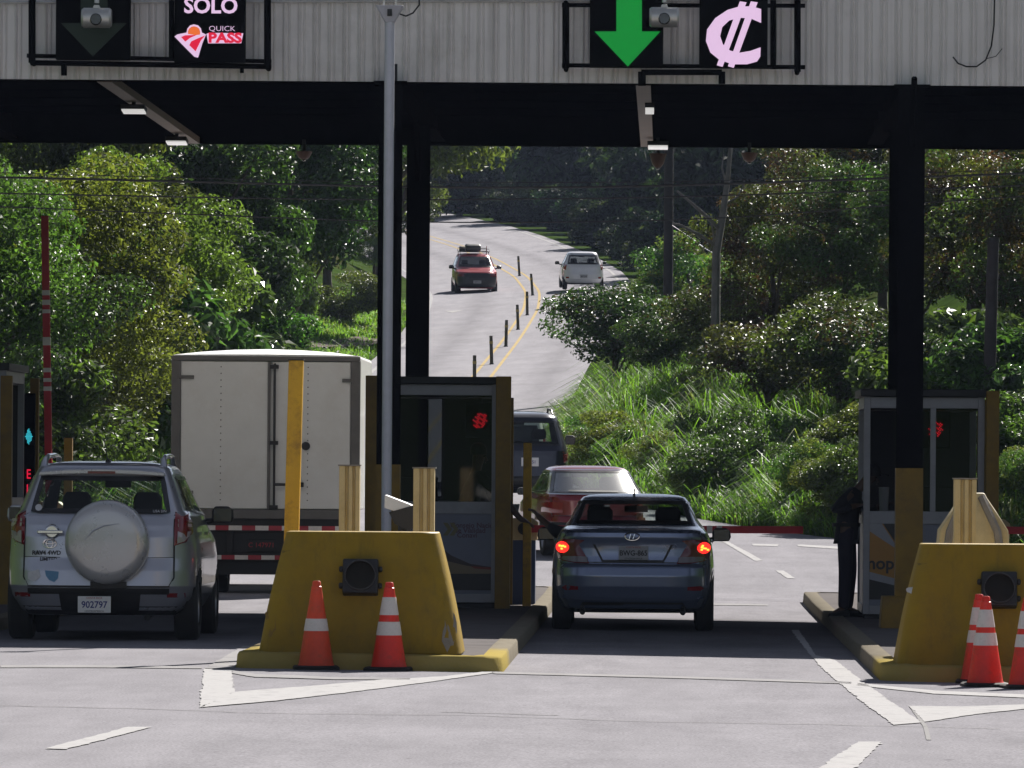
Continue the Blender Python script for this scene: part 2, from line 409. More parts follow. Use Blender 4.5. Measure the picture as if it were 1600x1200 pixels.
# ------------------------------------------------------------------ ground, road, paint
def asphalt_mat():
    m, nt, b = NT("asphalt"); N, L = nt.nodes, nt.links
    tc = N.new("ShaderNodeTexCoord"); uv = N.new("ShaderNodeUVMap"); uv.uv_map = "lane"
    def noise(scale, det=5, rough=.6, vec=None):
        n = N.new("ShaderNodeTexNoise"); n.inputs["Scale"].default_value = scale; n.inputs["Detail"].default_value = det; n.inputs["Roughness"].default_value = rough
        L.new(vec or tc.outputs["Object"], n.inputs["Vector"]); return n.outputs[0]
    def rng(src, a, b_, c, d):
        r = N.new("ShaderNodeMapRange"); r.inputs[1].default_value = a; r.inputs[2].default_value = b_; r.inputs[3].default_value = c; r.inputs[4].default_value = d
        L.new(src, r.inputs[0]); return r.outputs[0]
    def mul(a, b_):
        n = N.new("ShaderNodeMath"); n.operation = 'MULTIPLY'; L.new(a, n.inputs[0]); L.new(b_, n.inputs[1]); return n.outputs[0]
    grain = rng(noise(55, 2), .3, .7, .72, 1.28)
    mp = N.new("ShaderNodeMapping"); mp.inputs["Scale"].default_value = (1.1, .16, 1); L.new(tc.outputs["Object"], mp.inputs[0])
    streak = rng(noise(1.6, 6, .7, mp.outputs[0]), .3, .7, .88, 1.11)
    blot = rng(noise(.42, 8, .75), .33, .68, .92, 1.06)
    # oil line down the middle of each lane (u = metres from the centre line)
    sx = N.new("ShaderNodeSeparateXYZ"); L.new(uv.outputs[0], sx.inputs[0])
    ab = N.new("ShaderNodeMath"); ab.operation = 'ABSOLUTE'; L.new(sx.outputs[0], ab.inputs[0])
    sb = N.new("ShaderNodeMath"); sb.operation = 'SUBTRACT'; sb.inputs[1].default_value = 1.95; L.new(ab.outputs[0], sb.inputs[0])
    a2 = N.new("ShaderNodeMath"); a2.operation = 'ABSOLUTE'; L.new(sb.outputs[0], a2.inputs[0])
    oil = rng(a2.outputs[0], .05, .75, 1.0, 1.20)
    far = rng(sx.outputs[1], 105, 140, 0, 1)
    ox = N.new("ShaderNodeMix"); ox.data_type = 'FLOAT'; L.new(far, ox.inputs[0]); ox.inputs[2].default_value = 1.0; L.new(oil, ox.inputs[3])
    # canopy shade painted into the asphalt: darker band along the booths
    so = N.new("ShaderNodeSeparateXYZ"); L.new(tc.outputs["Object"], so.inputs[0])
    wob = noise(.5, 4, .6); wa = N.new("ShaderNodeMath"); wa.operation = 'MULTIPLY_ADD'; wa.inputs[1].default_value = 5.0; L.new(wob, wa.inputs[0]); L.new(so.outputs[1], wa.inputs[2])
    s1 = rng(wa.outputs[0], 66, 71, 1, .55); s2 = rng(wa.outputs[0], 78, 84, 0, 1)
    shade_mix = N.new("ShaderNodeMix"); shade_mix.data_type = 'FLOAT'; L.new(s2, shade_mix.inputs[0]); L.new(s1, shade_mix.inputs[2]); shade_mix.inputs[3].default_value = 1.0
    tot = mul(mul(mul(mul(grain, streak), blot), ox.outputs[0]), shade_mix.outputs[0])
    mx = N.new("ShaderNodeMix"); mx.data_type = 'RGBA'; mx.blend_type = 'MULTIPLY'; mx.inputs[0].default_value = 1
    mx.inputs[6].default_value = (.245, .239, .258, 1); L.new(tot, mx.inputs[7])
    # scattered dark spots
    sp = rng(noise(5, 5, .6), .68, .74, 0, .6)
    m2 = N.new("ShaderNodeMix"); m2.data_type = 'RGBA'; L.new(sp, m2.inputs[0]); L.new(mx.outputs[2], m2.inputs[6]); m2.inputs[7].default_value = (.07, .068, .075, 1)
    L.new(m2.outputs[2], b.inputs["Base Color"]); b.inputs["Roughness"].default_value = .8; b.inputs["Specular IOR Level"].default_value = 0.0
    bp = N.new("ShaderNodeBump"); bp.inputs["Strength"].default_value = .35; bp.inputs["Distance"].default_value = .004
    nb = N.new("ShaderNodeTexNoise"); nb.inputs["Scale"].default_value = 90; L.new(tc.outputs["Object"], nb.inputs["Vector"]); L.new(nb.outputs[0], bp.inputs["Height"]); L.new(bp.outputs[0], b.inputs["Normal"])
    return m
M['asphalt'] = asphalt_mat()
M['soil'] = mat("grassy_soil", (.035, .062, .014), .9, 0, .45, 1.3, .3, dirt=(.06, .045, .03), dscale=.35, damt=.9, spec=0.0)
M['gravel_track'] = mat("gravel_track", (.15, .13, .12), .9, 0, .3, 3, spec=0.0)

def ground_sheet():
    Ys = np.concatenate([np.arange(-260, -84, 16.0), np.arange(-84, 88, 4.0), np.arange(88, 300, 1.5), np.arange(300, 560, 4.0), np.arange(560, 755, 10.0)])
    off = np.array([0, .3, .6, 1, 1.5, 2, 2.6, 3.3, 4, 5, 6, 7, 8.2, 9.6, 11, 13, 15, 18, 22, 27, 33, 40, 50, 65, 85, 120, 180])
    V = []; nc = len(off) * 2 + 6
    for Y in Ys:
        L0, R0 = float(xl(Y)), float(xr(Y))
        X = np.concatenate([(L0 - off)[::-1], np.linspace(L0 + .4, R0 - .4, 6), R0 + off])
        Z = land(X, np.full_like(X, Y))
        ins = (X > L0 + .1) & (X < R0 - .1)
        Z = Z - np.where(ins, .12, .03)
        V.append(np.stack([X, np.full_like(X, Y), Z], 1))
    V = np.concatenate(V); n = len(Ys)
    F = [(i * nc + j, i * nc + j + 1, (i + 1) * nc + j + 1, (i + 1) * nc + j) for i in range(n - 1) for j in range(nc - 1)]
    o = bpy.data.objects.new("ground", np_mesh("ground", V, F, [M['soil']], smooth=True)); COL.objects.link(o)
    tag(o, "grassy sloping ground rising beside the road and toll plaza", None, None, "structure")
    Ys = np.concatenate([np.arange(-80, 84, 4.0), np.arange(84, 560, 1.5), np.arange(560, 700, 8.0)]); nc = 44
    V = []; U = []
    for Y in Ys:
        X = np.linspace(float(xl(Y)), float(xr(Y)), nc)
        V.append(np.stack([X, np.full_like(X, Y), surf(X, np.full_like(X, Y))], 1)); U.append(np.stack([X - cx(Y), np.full_like(X, Y)], 1))
    V = np.concatenate(V); U = np.concatenate(U); n = len(Ys)
    F = [(i * nc + j, i * nc + j + 1, (i + 1) * nc + j + 1, (i + 1) * nc + j) for i in range(n - 1) for j in range(nc - 1)]
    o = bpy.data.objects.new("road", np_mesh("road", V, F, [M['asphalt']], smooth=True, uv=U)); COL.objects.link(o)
    tag(o, "grey asphalt road through the toll lanes and up the bend", None, None, "structure")
ground_sheet()

def paint_poly(name, pix, m=None, lift=.006, label=None):
    """a painted shape on the road, its corners given where the photograph shows them"""
    pts = [G(px, py) for px, py in pix]
    poly = [Vector((x, y)) for x, y, z in pts]
    # densify so that the sheet follows the fall of the road
    out = []
    rj = random.Random(int(pix[0][0] * 7 + pix[0][1]))
    for i, a in enumerate(poly):
        b = poly[(i + 1) % len(poly)]; k = max(1, int((b - a).length / .16))
        nr = Vector((-(b - a).y, (b - a).x)).normalized() if (b - a).length > 0 else Vector((0, 0))
        for j in range(k): out.append(a + (b - a) * (j / k) + nr * rj.gauss(0, .006))
    r = delaunay_2d_cdt(out, [], [list(range(len(out)))], 1, 1e-5)
    me = bpy.data.meshes.new(name)
    me.from_pydata([(v.x, v.y, float(surf(v.x, v.y)) + lift) for v in r[0]], [], [list(f) for f in r[2]])
    me.materials.append(m or M['line'])
    o = bpy.data.objects.new(name, me); COL.objects.link(o)
    b2 = bmesh.new(); b2.from_mesh(me); bmesh.ops.recalc_face_normals(b2, faces=b2.faces)
    for f in b2.faces:
        if f.normal.z < 0: f.normal_flip()
    b2.to_mesh(me); b2.free()
    return tag(o, label, None, None, "structure")
def paint_strip(name, pts, w, m, lift=.006, label=None):
    vs = []; fs = []
    for i, (x, y) in enumerate(pts):
        a = pts[max(i - 1, 0)]; b = pts[min(i + 1, len(pts) - 1)]
        d = Vector((b[0] - a[0], b[1] - a[1])).normalized(); nx, ny = -d.y, d.x
        for s in (1, -1):
            X, Y = x + nx * w / 2 * s, y + ny * w / 2 * s
            vs.append((X, Y, float(surf(X, Y)) + lift))
    for i in range(len(pts) - 1): fs.append((2 * i + 1, 2 * i + 3, 2 * i + 2, 2 * i))
    mb = MB(); mb.add(vs, fs)
    return tag(mb.build(name, m, recalc=False), label, None, None, "structure")
paint_poly("lane_marking", [(318, 1046), (362, 1046), (366, 1083), (312, 1107)])
paint_poly("lane_marking", [(313, 1106.5), (367, 1082), (470, 1074), (610, 1062), (690, 1058), (768, 1049), (772, 1052), (690, 1064), (560, 1081), (430, 1096)])
paint_poly("lane_marking", [(362, 1048), (400, 1054), (520, 1059), (640, 1060.5), (640, 1063), (520, 1062.5), (400, 1059), (362, 1053)], M['line_faint'])
paint_poly("lane_marking", [(320, 1045), (380, 1010), (412, 1010), (364, 1045)], M['line_faint'])
paint_poly("lane_marking", [(770, 1050.5), (1050, 1057.5), (1330, 1066.5), (1330, 1069.5), (1050, 1060.5), (770, 1053.5)], M['line_faint'])
paint_poly("lane_marking", [(0, 1040.5), (160, 1040.5), (316, 1042.5), (316, 1045.5), (160, 1044), (0, 1044)], M['line_faint'])
paint_poly("lane_marking", [(1236, 985), (1248, 985), (1275, 1025), (1305, 1032), (1330, 1052), (1385, 1092), (1440, 1130), (1396, 1134), (1340, 1092), (1290, 1050), (1262, 1020)])
paint_poly("lane_marking", [(1420, 1104), (1500, 1105), (1620, 1101), (1620, 1107), (1530, 1116), (1446, 1129)])
paint_poly("lane_marking", [(1340, 1068), (1460, 1080), (1620, 1087), (1620, 1092), (1460, 1085), (1340, 1072)])
paint_poly("lane_marking", [(70, 1171), (102, 1172), (238, 1137), (200, 1137)])
paint_poly("lane_marking", [(1276, 1203), (1336, 1203), (1378, 1160), (1342, 1160)])
paint_poly("lane_marking", [(1122, 843), (1134, 845), (1192, 876), (1180, 877)])
paint_poly("lane_marking", [(1175, 850), (1216, 851), (1216, 854), (1176, 853)])
paint_poly("lane_marking", [(1246, 851), (1320, 855), (1320, 859), (1246, 854)])
paint_poly("lane_marking", [(1212, 892), (1224, 892), (1242, 904), (1230, 904)])
paint_poly("lane_marking", [(1095, 943), (1200, 945), (1200, 947), (1095, 946)], M['line_faint'])
# tar joints and a dull patch across the apron
M['tar'] = mat("tar_joint", (.05, .048, .055), .8, 0, .3, 8)
def joint(pix, w):
    pts = []
    for i in range(len(pix) - 1):
        a, b = pix[i], pix[i + 1]
        for k in range(8): pts.append((a[0] + (b[0] - a[0]) * k / 8, a[1] + (b[1] - a[1]) * k / 8 + random.Random(i * 9 + k).uniform(-.5, .5)))
    paint_strip("tar_joint", [G(*p)[:2] for p in pts], w, M['tar'], .004)
joint([(0, 1103), (220, 1108), (420, 1115), (720, 1118), (1000, 1128), (1300, 1133), (1600, 1140)], .035)
joint([(1425, 1106), (1446, 1136), (1452, 1160)], .03)
joint([(690, 1113), (900, 1119)], .05)
paint_strip("drain_joint", [(x, 79.6) for x in np.arange(-1.2, 1.7, .2)], .10, M['tar'], .004)

# centre lines, edge lines
def along(off, y0, y1, st=2.5):
    out = []
    for Y in np.arange(y0, y1, st):
        d = float(cx(Y + 1) - cx(Y - 1)) / 2
        out.append((float(cx(Y)) + off / math.sqrt(1 + d * d), Y - off * d / math.sqrt(1 + d * d)))
    return out
paint_strip("centre_line", along(-.27, 118, 540), .10, M['line_y'], label="yellow centre line on the left of the delineator posts")
paint_strip("centre_line", along(.27, 118, 540), .10, M['line_y'], label="yellow centre line on the right of the delineator posts")
def edge(fn, inn, y0, y1): return [(float(fn(Y)) + inn, Y) for Y in np.arange(y0, y1, 2.5)]
paint_strip("edge_line", edge(xr, -.45, 236, 520), .12, M['line'], label="white edge line on the outside of the bend")
paint_strip("edge_line", edge(xl, .45, 130, 520), .12, M['line'], label="pale edge line beside the lawn on the inside of the bend")
# painted arrow in the oncoming lane
def arrow():
    Y0 = 262.0; x0 = float(cx(Y0)) - 2.9
    mb = MB(); vs = [(x0 - .35, Y0 + 2.2), (x0 + .35, Y0 + 2.2), (x0, Y0)]
    vs = [(x, y, float(surf(x, y)) + .008) for x, y in vs]; mb.add(vs, [(0, 2, 1)])
    tag(mb.build("arrow_marking", M['line'], recalc=False), None, None, None, "structure")
arrow()

# delineator posts between the yellow lines
def delineator(i, Y, tilt, lab):
    x = float(cx(Y)); z = float(surf(x, Y))
    t = thing("delineator_post", lab, "delineator", (x, Y, z), 0, "flexible posts along the centre line")
    if i == 0:
        mb = MB(); mb.cyl((0, 0, .02), (0, 0, .86), .055, .05, 12); mb.build("post", M['delin'], t)
        mb = MB(); mb.cyl((0, 0, 0), (0, 0, .03), .075, .07, 12); mb.build("base", M['rubber'], t)
        mb = MB(); mb.cyl((0, 0, .62), (0, 0, .70), .058, .058, 12, cap=False); mb.build("reflector_band", M['delin_band'], t)
    else:
        for ch in kids(DEL[0]):
            c = ch.copy(); COL.objects.link(c); c.parent = t
    t.rotation_euler = (0, tilt, 0)
    DEL.append(t)
DEL = []
M['delin'] = mat("delineator_plastic", (.045, .042, .03), .6, 0, .3, 6)
M['delin_band'] = mat("delineator_band", (.25, .20, .06), .5, 0, .2, 6)
for i, (Y, tl, lab) in enumerate([
    (196, .0, "lowest delineator post, nearest the toll booth roof"), (212, -.03, "delineator post second up the slope from the booth"),
    (227, .02, "delineator post third up the slope from the booth"), (242, -.04, "delineator post fourth up the slope from the booth"),
    (256, -.02, "delineator post just before the tightest part of the bend"), (278, -.08, "leaning delineator post at the tightest part of the bend"),
    (305, -.07, "farthest delineator post, standing alone past the bend")]):
    delineator(i, Y, tl, lab)

# ------------------------------------------------------------------ toll islands
def rrect(x0, x1, y0, y1, r, n=6):
    out = []
    for cxx, cyy, a0 in ((x1 - r, y0 + r, -90), (x1 - r, y1 - r, 0), (x0 + r, y1 - r, 90), (x0 + r, y0 + r, 180)):
        for i in range(n + 1):
            a = R(a0 + 90 * i / n); out.append((cxx + r * math.cos(a), cyy + r * math.sin(a)))
    return out
def long_ring(x0, x1, y0, y1, r):
    ring = rrect(x0, x1, y0, y1, r); out = []
    for i, a in enumerate(ring):
        b = ring[(i + 1) % len(ring)]; L = math.hypot(b[0] - a[0], b[1] - a[1]); k = max(1, int(L / 1.2))
        for j in range(k): out.append((a[0] + (b[0] - a[0]) * j / k, a[1] + (b[1] - a[1]) * j / k))
    return out
def island(x0, x1, y0, y1, lab):
    t = thing("traffic_island", lab, "traffic island", ((x0 + x1) / 2, y0, float(surf((x0 + x1) / 2, y0))))
    t["kind"] = "structure"
    org = tuple(t.location)
    o_ = long_ring(x0, x1, y0, y1, .28)
    cxm, cym = (x0 + x1) / 2, (y0 + y1) / 2
    def ins(p, d): return (p[0] + (d if p[0] < cxm else -d) * (1 if abs(p[0] - cxm) > (x1 - x0) / 2 - .4 else abs(p[0] - cxm) / ((x1 - x0) / 2)), p[1] + (d if p[1] < cym else -d) * (1 if min(p[1] - y0, y1 - p[1]) < .35 else 0))
    rd = random.Random(3)
    def R3(d, h): return [(*ins(p, d), float(surf(p[0], min(p[1], 92))) + h + rd.uniform(-.004, .004)) for p in o_]
    mb = MB(org); mb.loft([R3(-.015, -.06), R3(0, .02), R3(.008, .11), R3(.022, .128), R3(.17, .132), R3(.18, .09)], cap=False)
    mb.build("kerb", M['kerb'], t, angle=R(60))
    mb = MB(org); ring = R3(.175, .122); n = len(ring)
    r = delaunay_2d_cdt([Vector(p[:2]) for p in ring], [], [list(range(n))], 1, 1e-5)
    mb.add([(v.x, v.y, float(surf(v.x, min(v.y, 92))) + .122) for v in r[0]], [list(f) for f in r[2]])
    mb.build("island_top", M['pave'], t)
    return t
IL = island(-3.52, -1.33, 57.45, 90.5, "kerbed concrete island under the middle toll booth, yellow painted nose")
IR = island(1.75, 3.98, 57.1, 90.2, "kerbed concrete island under the booth with the guard beside it")
IF = island(-8.8, -6.62, 57.5, 90.5, "kerbed concrete island behind the silver car, at the picture's edge")
def itop(x): return float(surf(x, 70)) + .126

# ------------------------------------------------------------------ yellow impact blocks
M['pale_rubber'] = mat('hood_plastic', (.06, .06, .06), .5, 0, .2, 10, spec=.3)
def block(xc, y0, lab, siglab):
    zb = itop(xc) - .004
    t = thing("crash_block", lab, "crash barrier", (xc, y0 + .6, zb))
    rings = []
    for k in range(9):
        q = k / 8; z = q * 1.0
        hw = .835 - .21 * q - .015 * math.sin(q * math.pi) * -1
        yf, yb = -.62 + .28 * q, .62 - .22 * q
        rings.append([(x, y, z) for x, y in rrect(-hw, hw, yf, yb, .17)])
    mb = MB(); mb.loft(rings)
    mb.build("concrete_body", M['yellow'], t, bevel=.01, angle=R(50))
    zc_, yf = .62, -.62 + .28 * .62
    s = thing("traffic_signal", siglab, "signal light", (xc, y0 + .6 + yf - .02, zb + zc_))
    s.rotation_euler = (R(-15), 0, 0)
    mb = MB(); mb.box(-.145, .145, -.09, .03, -.145, .145)
    for sx_ in (-1, 1):
        for z in (-.07, .07): mb.box(sx_ * .16 - .018, sx_ * .16 + .018, -.05, 0, z - .022, z + .022)
    mb.build("signal_case", M['trim'], s, bevel=.012)
    mb = MB(); mb.lathe([(.120, -.125), (.128, -.125), (.128, -.085), (.120, -.085), (.120, -.125)], axis='y', n=40); mb.build("lens_hood", M['pale_rubber'], s)
    mb = MB(); mb.lathe([(.12, -.092), (.08, -.1), (.04, -.104), (.0001, -.105)], axis='y', n=40); mb.build("lens", M['sig_lens'], s)
    return t
BLK = block(-2.51, 57.72, "yellow tapered concrete block with two cones in front, chipped corner", "unlit black square signal with round lens above two cones on the yellow block")
BRK = block(2.72, 57.4, "yellow tapered concrete block beside the guard's island, three cones in front", "unlit black square signal above the paired cones, on the right block")
def blob(mb, c, r, n, seed, flat):
    rd = random.Random(seed); pts = []
    for i in range(n):
        a = 2 * math.pi * i / n; q = r * rd.uniform(.65, 1.2); pts.append((c[0] + q * math.cos(a) * flat, c[1] + q * math.sin(a)))
    return pts
def chip(parent, xl_, zz, rx, rz_, seed, m, side):
    # broken paint patch that follows the sloping corner
    mb = MB(); rd = random.Random(seed); vs = []; n = 14
    for i in range(n):
        a = 2 * math.pi * i / n; q = rd.uniform(.7, 1.15)
        z = zz + rz_ * q * math.sin(a); x = xl_ + rx * q * math.cos(a)
        yf = -.62 + .28 * z
        hw = .835 - .21 * z; ex = max(0, abs(x) - (hw - .17)); ex = min(ex, .16)
        yy = yf + .17 - math.sqrt(max(0, .17 ** 2 - ex ** 2))
        vs.append((x, yy - .006, z))
    ex = min(.16, max(0, abs(xl_) - (.835 - .21 * zz - .17)))
    vs.append((xl_, -.62 + .28 * zz + .17 - math.sqrt(.17 ** 2 - ex ** 2) - .007, zz))
    mb.add(vs, [(i, (i + 1) % n, n) for i in range(n)])
    return mb.build("bare_patch", m, parent)
chip(BLK, .735, .19, .06, .16, 5, M['concrete'], 1)
chip(BLK, -.735, .26, .05, .14, 8, M['dark_yellow'], -1)
chip(BRK, -.70, .62, .05, .035, 4, M['pale_metal'], -1)

# ------------------------------------------------------------------ cones
def cone(loc, lab, faded, bands, rz=0.0, tip=None):
    t = thing("traffic_cone", lab, "traffic cone", loc, rz, "orange cones in front of the yellow blocks")
    mb = MB(); ring = lambda h, q, r: [(x, y, q) for x, y in rrect(-h, h, -h, h, r, 3)]
    mb.loft([ring(.185, 0, .03), ring(.185, .022, .03), ring(.17, .034, .03)]); mb.build("base", M['rubber'], t)
    def rad(z): return .145 - (.145 - .033) * (z - .03) / .69
    c = M['cone_b'] if faded else M['cone']
    mb = MB(); prof = [(rad(.03) + .006, .03), (rad(.05), .05)] + [(rad(z), z) for z in np.linspace(.08, .66, 10)] + [(.043, .665), (.043, .675), (.036, .68), (.033, .715), (.026, .722), (.0001, .722)]
    mb.lathe(prof, n=28); mb.build("cone_body", c, t)
    for a, b in bands:
        mb = MB(); mb.lathe([(rad(a) + .0035, a), (rad(b) + .0035, b)], n=28); mb.build("collar", M['cone_w'], t)
    return t
def cone_at(px, py, *a, **k):
    x, y, z = G(px, py); return cone((x, y + .18, z), *a, **k)
cone_at(492, 1047, "faded orange cone with one white collar, left of the pair under the signal", True, [(.315, .415)], .1)
cone_at(606, 1049, "bright red-orange cone with two white collars, right of the middle pair", False, [(.29, .40), (.455, .60)], -.12)
cone_at(1541, 1074, "orange cone with two grubby collars, front of the close pair by the right block", False, [(.33, .43), (.475, .615)], .06)
c_ = G(1524, 1071)
cone((c_[0] + .05, c_[1] + .57, float(surf(c_[0], c_[1] + .5))), "orange cone tucked just behind another, by the right block", False, [(.33, .43), (.475, .615)], -.05)
cone_at(1606, 1077, "orange cone cut by the right edge of the picture", False, [(.33, .43), (.475, .615)], .2)

# ------------------------------------------------------------------ posts on the islands
def channel_post(px0, px1, pyt, Y, lab):
    x0, x1 = PX(px0, pyt, Y), PX(px1, pyt, Y); zt = PZ(px0, pyt, Y); xc = (x0 + x1) / 2; w = (x1 - x0) / 2; zb = itop(xc) - .01
    t = thing("guard_post", lab, "post", (xc, Y, zb)); h = zt - zb
    prof = [(-w, 0), (-w * .42, 0), (-w * .36, .03), (-w * .12, .03), (-w * .06, 0), (w * .3, 0), (w * .36, .03), (w * .55, .03), (w * .6, 0), (w, 0), (w, .16), (-w, .16)]
    mb = MB(); mb.prism(prof, 0, h, 'z'); mb.build("post_body", M['beige'], t, bevel=.004)
    mb = MB(); mb.box(-w - .01, w + .01, -.012, .17, h, h + .012); mb.build("post_cap", M['concrete'], t)
    return t
channel_post(530, 562, 728, 59.9, "cream ribbed steel post behind the block, nearer the truck")
channel_post(646, 679, 732, 59.9, "cream ribbed steel post behind the block, in front of the booth poster")
channel_post(1491, 1526, 749, 59.4, "cream ribbed steel post behind the right block, before the cream pedestal")
def square_post(name, lab, cat, x0, z0, x1, z1, Y, w, m, y1=None, cap=True):
    t = thing(name, lab, cat, (x0, Y, z0))
    mb = MB(); dx, dz = x1 - x0, z1 - z0
    mb.loft([[(-w, -w, 0), (w, -w, 0), (w, w, 0), (-w, w, 0)], [(dx - w, -w, dz), (dx + w, -w, dz), (dx + w, w, dz), (dx - w, w, dz)]], smooth=False)
    mb.build("post_body", m, t, bevel=.006)
    if cap:
        mb = MB(); mb.box(dx - w - .004, dx + w + .004, -w - .004, w + .004, dz, dz + .008); mb.build("post_cap", M['dark_steel'], t)
    return t
square_post("steel_post", "tall leaning yellow square post with rust spots, between truck and block", "post", PX(451, 1010, 60.3), itop(-3) - .01, PX(463, 563, 60.3), PZ(463, 563, 60.3), 60.3, .062, M['yellow_post'])
square_post("steel_post", "thin dull yellow post beside the handing-over arms", "post", PX(823, 945, 79.0), itop(-1.6) - .01, PX(824.5, 692, 79.0), PZ(824, 692, 79.0), 79.0, .047, M['yellow_post'])
square_post("steel_post", "short yellow post seen over the silver car's roof", "post", PX(107, 700, 84), itop(-7) - .01, PX(107, 684, 84), PZ(107, 684, 84), 84, .05, M['dark_yellow'])

# slim lamp post with flared head plate
def lamp_post():
    Y = 69.4; xb = PX(603, 900, Y); zb = itop(xb) - .01; zt = PZ(604, 34, Y); xt = PX(604, 34, Y)
    t = thing("slim_mast", "slim pale grey mast with a flared head, rising behind the block", "mast", (xb, Y, zb))
    mb = MB((xb, Y, zb)); w = .05
    mb.cyl((xb, Y, zb), (xb, Y, zt), w, w, 20); mb.build("mast_pole", M['grey_paint'], t)
    mb = MB((xb, Y, zb))
    r0 = [(x + xb, y + Y, zt - .005) for x, y in rrect(-.052, .052, -.052, .052, .02, 3)]
    r1 = [(x + xb, y + Y, zt + .155) for x, y in rrect(-.137, .137, -.137, .137, .02, 3)]
    mb.loft([r0, r1], smooth=False)
    mb.build("flared_head", M['grey_paint'], t, bevel=.004)
    mb = MB((xb, Y, zb)); mb.box(xb - .02, xb + .025, Y - .118, Y - .08, zt + .05, zt + .12); mb.build("socket_hole", M['trim'], t)
    for dx in (-.06, .06):
        mb = MB((xb, Y, zb)); mb.cyl((xb + dx, Y, zt + .15), (xb + dx, Y, zt + .45), .009, .009, 8); mb.build("stud", M['pale_metal'], t)
    mb = MB((xb, Y, zb)); a = Vector((xb + .1, Y - .02, zt + .075))
    mb.tube([a, a + Vector((.06, -.02, -.02)), a + Vector((.13, -.03, .01)), a + Vector((.19, -.02, .09)), a + Vector((.19, 0, .2)), a + Vector((.1, 0, .32))], .008, 6)
    mb.build("cable_loop", M['rubber'], t)
lamp_post()

# camera housing on a stub behind the mast
def camera_housing():
    Y = 62.4; x0 = PX(612, 780, Y); x1 = PX(645, 780, Y); z = PZ(620, 797, Y); xc = (x0 + x1) / 2
    t = thing("plate_camera", "white boxy camera housing with black hood beside the slim mast", "camera", (xc, Y, itop(-2.4) - .01))
    o = tuple(t.location); mb = MB(o)
    mb.prism([(x0 - .06, z + .02), (x1 - .01, z - .06), (x1 + .005, z + .02), (x1 - .02, z + .05), (x0 - .06, z + .135)], Y - .09, Y + .4, 'y')
    mb.build("housing", M['plain_white'], t, bevel=.006)
    mb = MB(o); mb.prism([(x0 - .02, z - .02), (x1 + .012, z + .045), (x1 + .012, z - .14), (x1 - .03, z - .19), (x0 + .03, z - .12)], Y - .1, Y + .25, 'y'); mb.build("hood", M['trim'], t, bevel=.006)
    mb = MB(o); mb.cyl((xc, Y + .1, o[2]), (xc, Y + .1, z - .08), .04, .04, 12); mb.build("stub_post", M['dark_steel'], t)
M['plain_white'] = mat("white_enamel", (.74, .74, .74), .4, 0, .06, 8)  # even white of the camera housing and the cup
camera_housing()

# cream pedestal behind the right block
def pedestal():
    Y = 60.6; zb = itop(2.8) - .01
    x = lambda px: PX(px, 800, Y); z = lambda py: PZ(1520, py, Y)
    xc = x(1519)
    t = thing("pedestal", "cream chamfered pedestal with a dark seam, behind the right yellow block", "pedestal", (xc, Y, zb)); o = tuple(t.location)
    rows = [(zb, 1461, 1578, .3), (z(850), 1465, 1575, .3), (z(828), 1467, 1573, .29), (z(796), 1488, 1553, .2), (z(778), 1498, 1541, .14), (z(770), 1502, 1537, .12)]
    mb = MB(o); mb.loft([[(x(a), Y - d, q), (x(b), Y - d, q), (x(b), Y + d, q), (x(a), Y + d, q)] for q, a, b, d in rows], smooth=False)
    mb.build("pedestal_body", M['beige'], t, bevel=.012)
    for pa, pb in ((1532, 1556), (1506, 1482)):
        mb = MB(o); mb.tube([(x(pa), Y - .16, z(776)), (x(pb), Y - .31, z(830)), (x(pb + (3 if pb > 1519 else -3)), Y - .315, z(852))], .035, 6); mb.build("seam", M['concrete'], t)
pedestal()

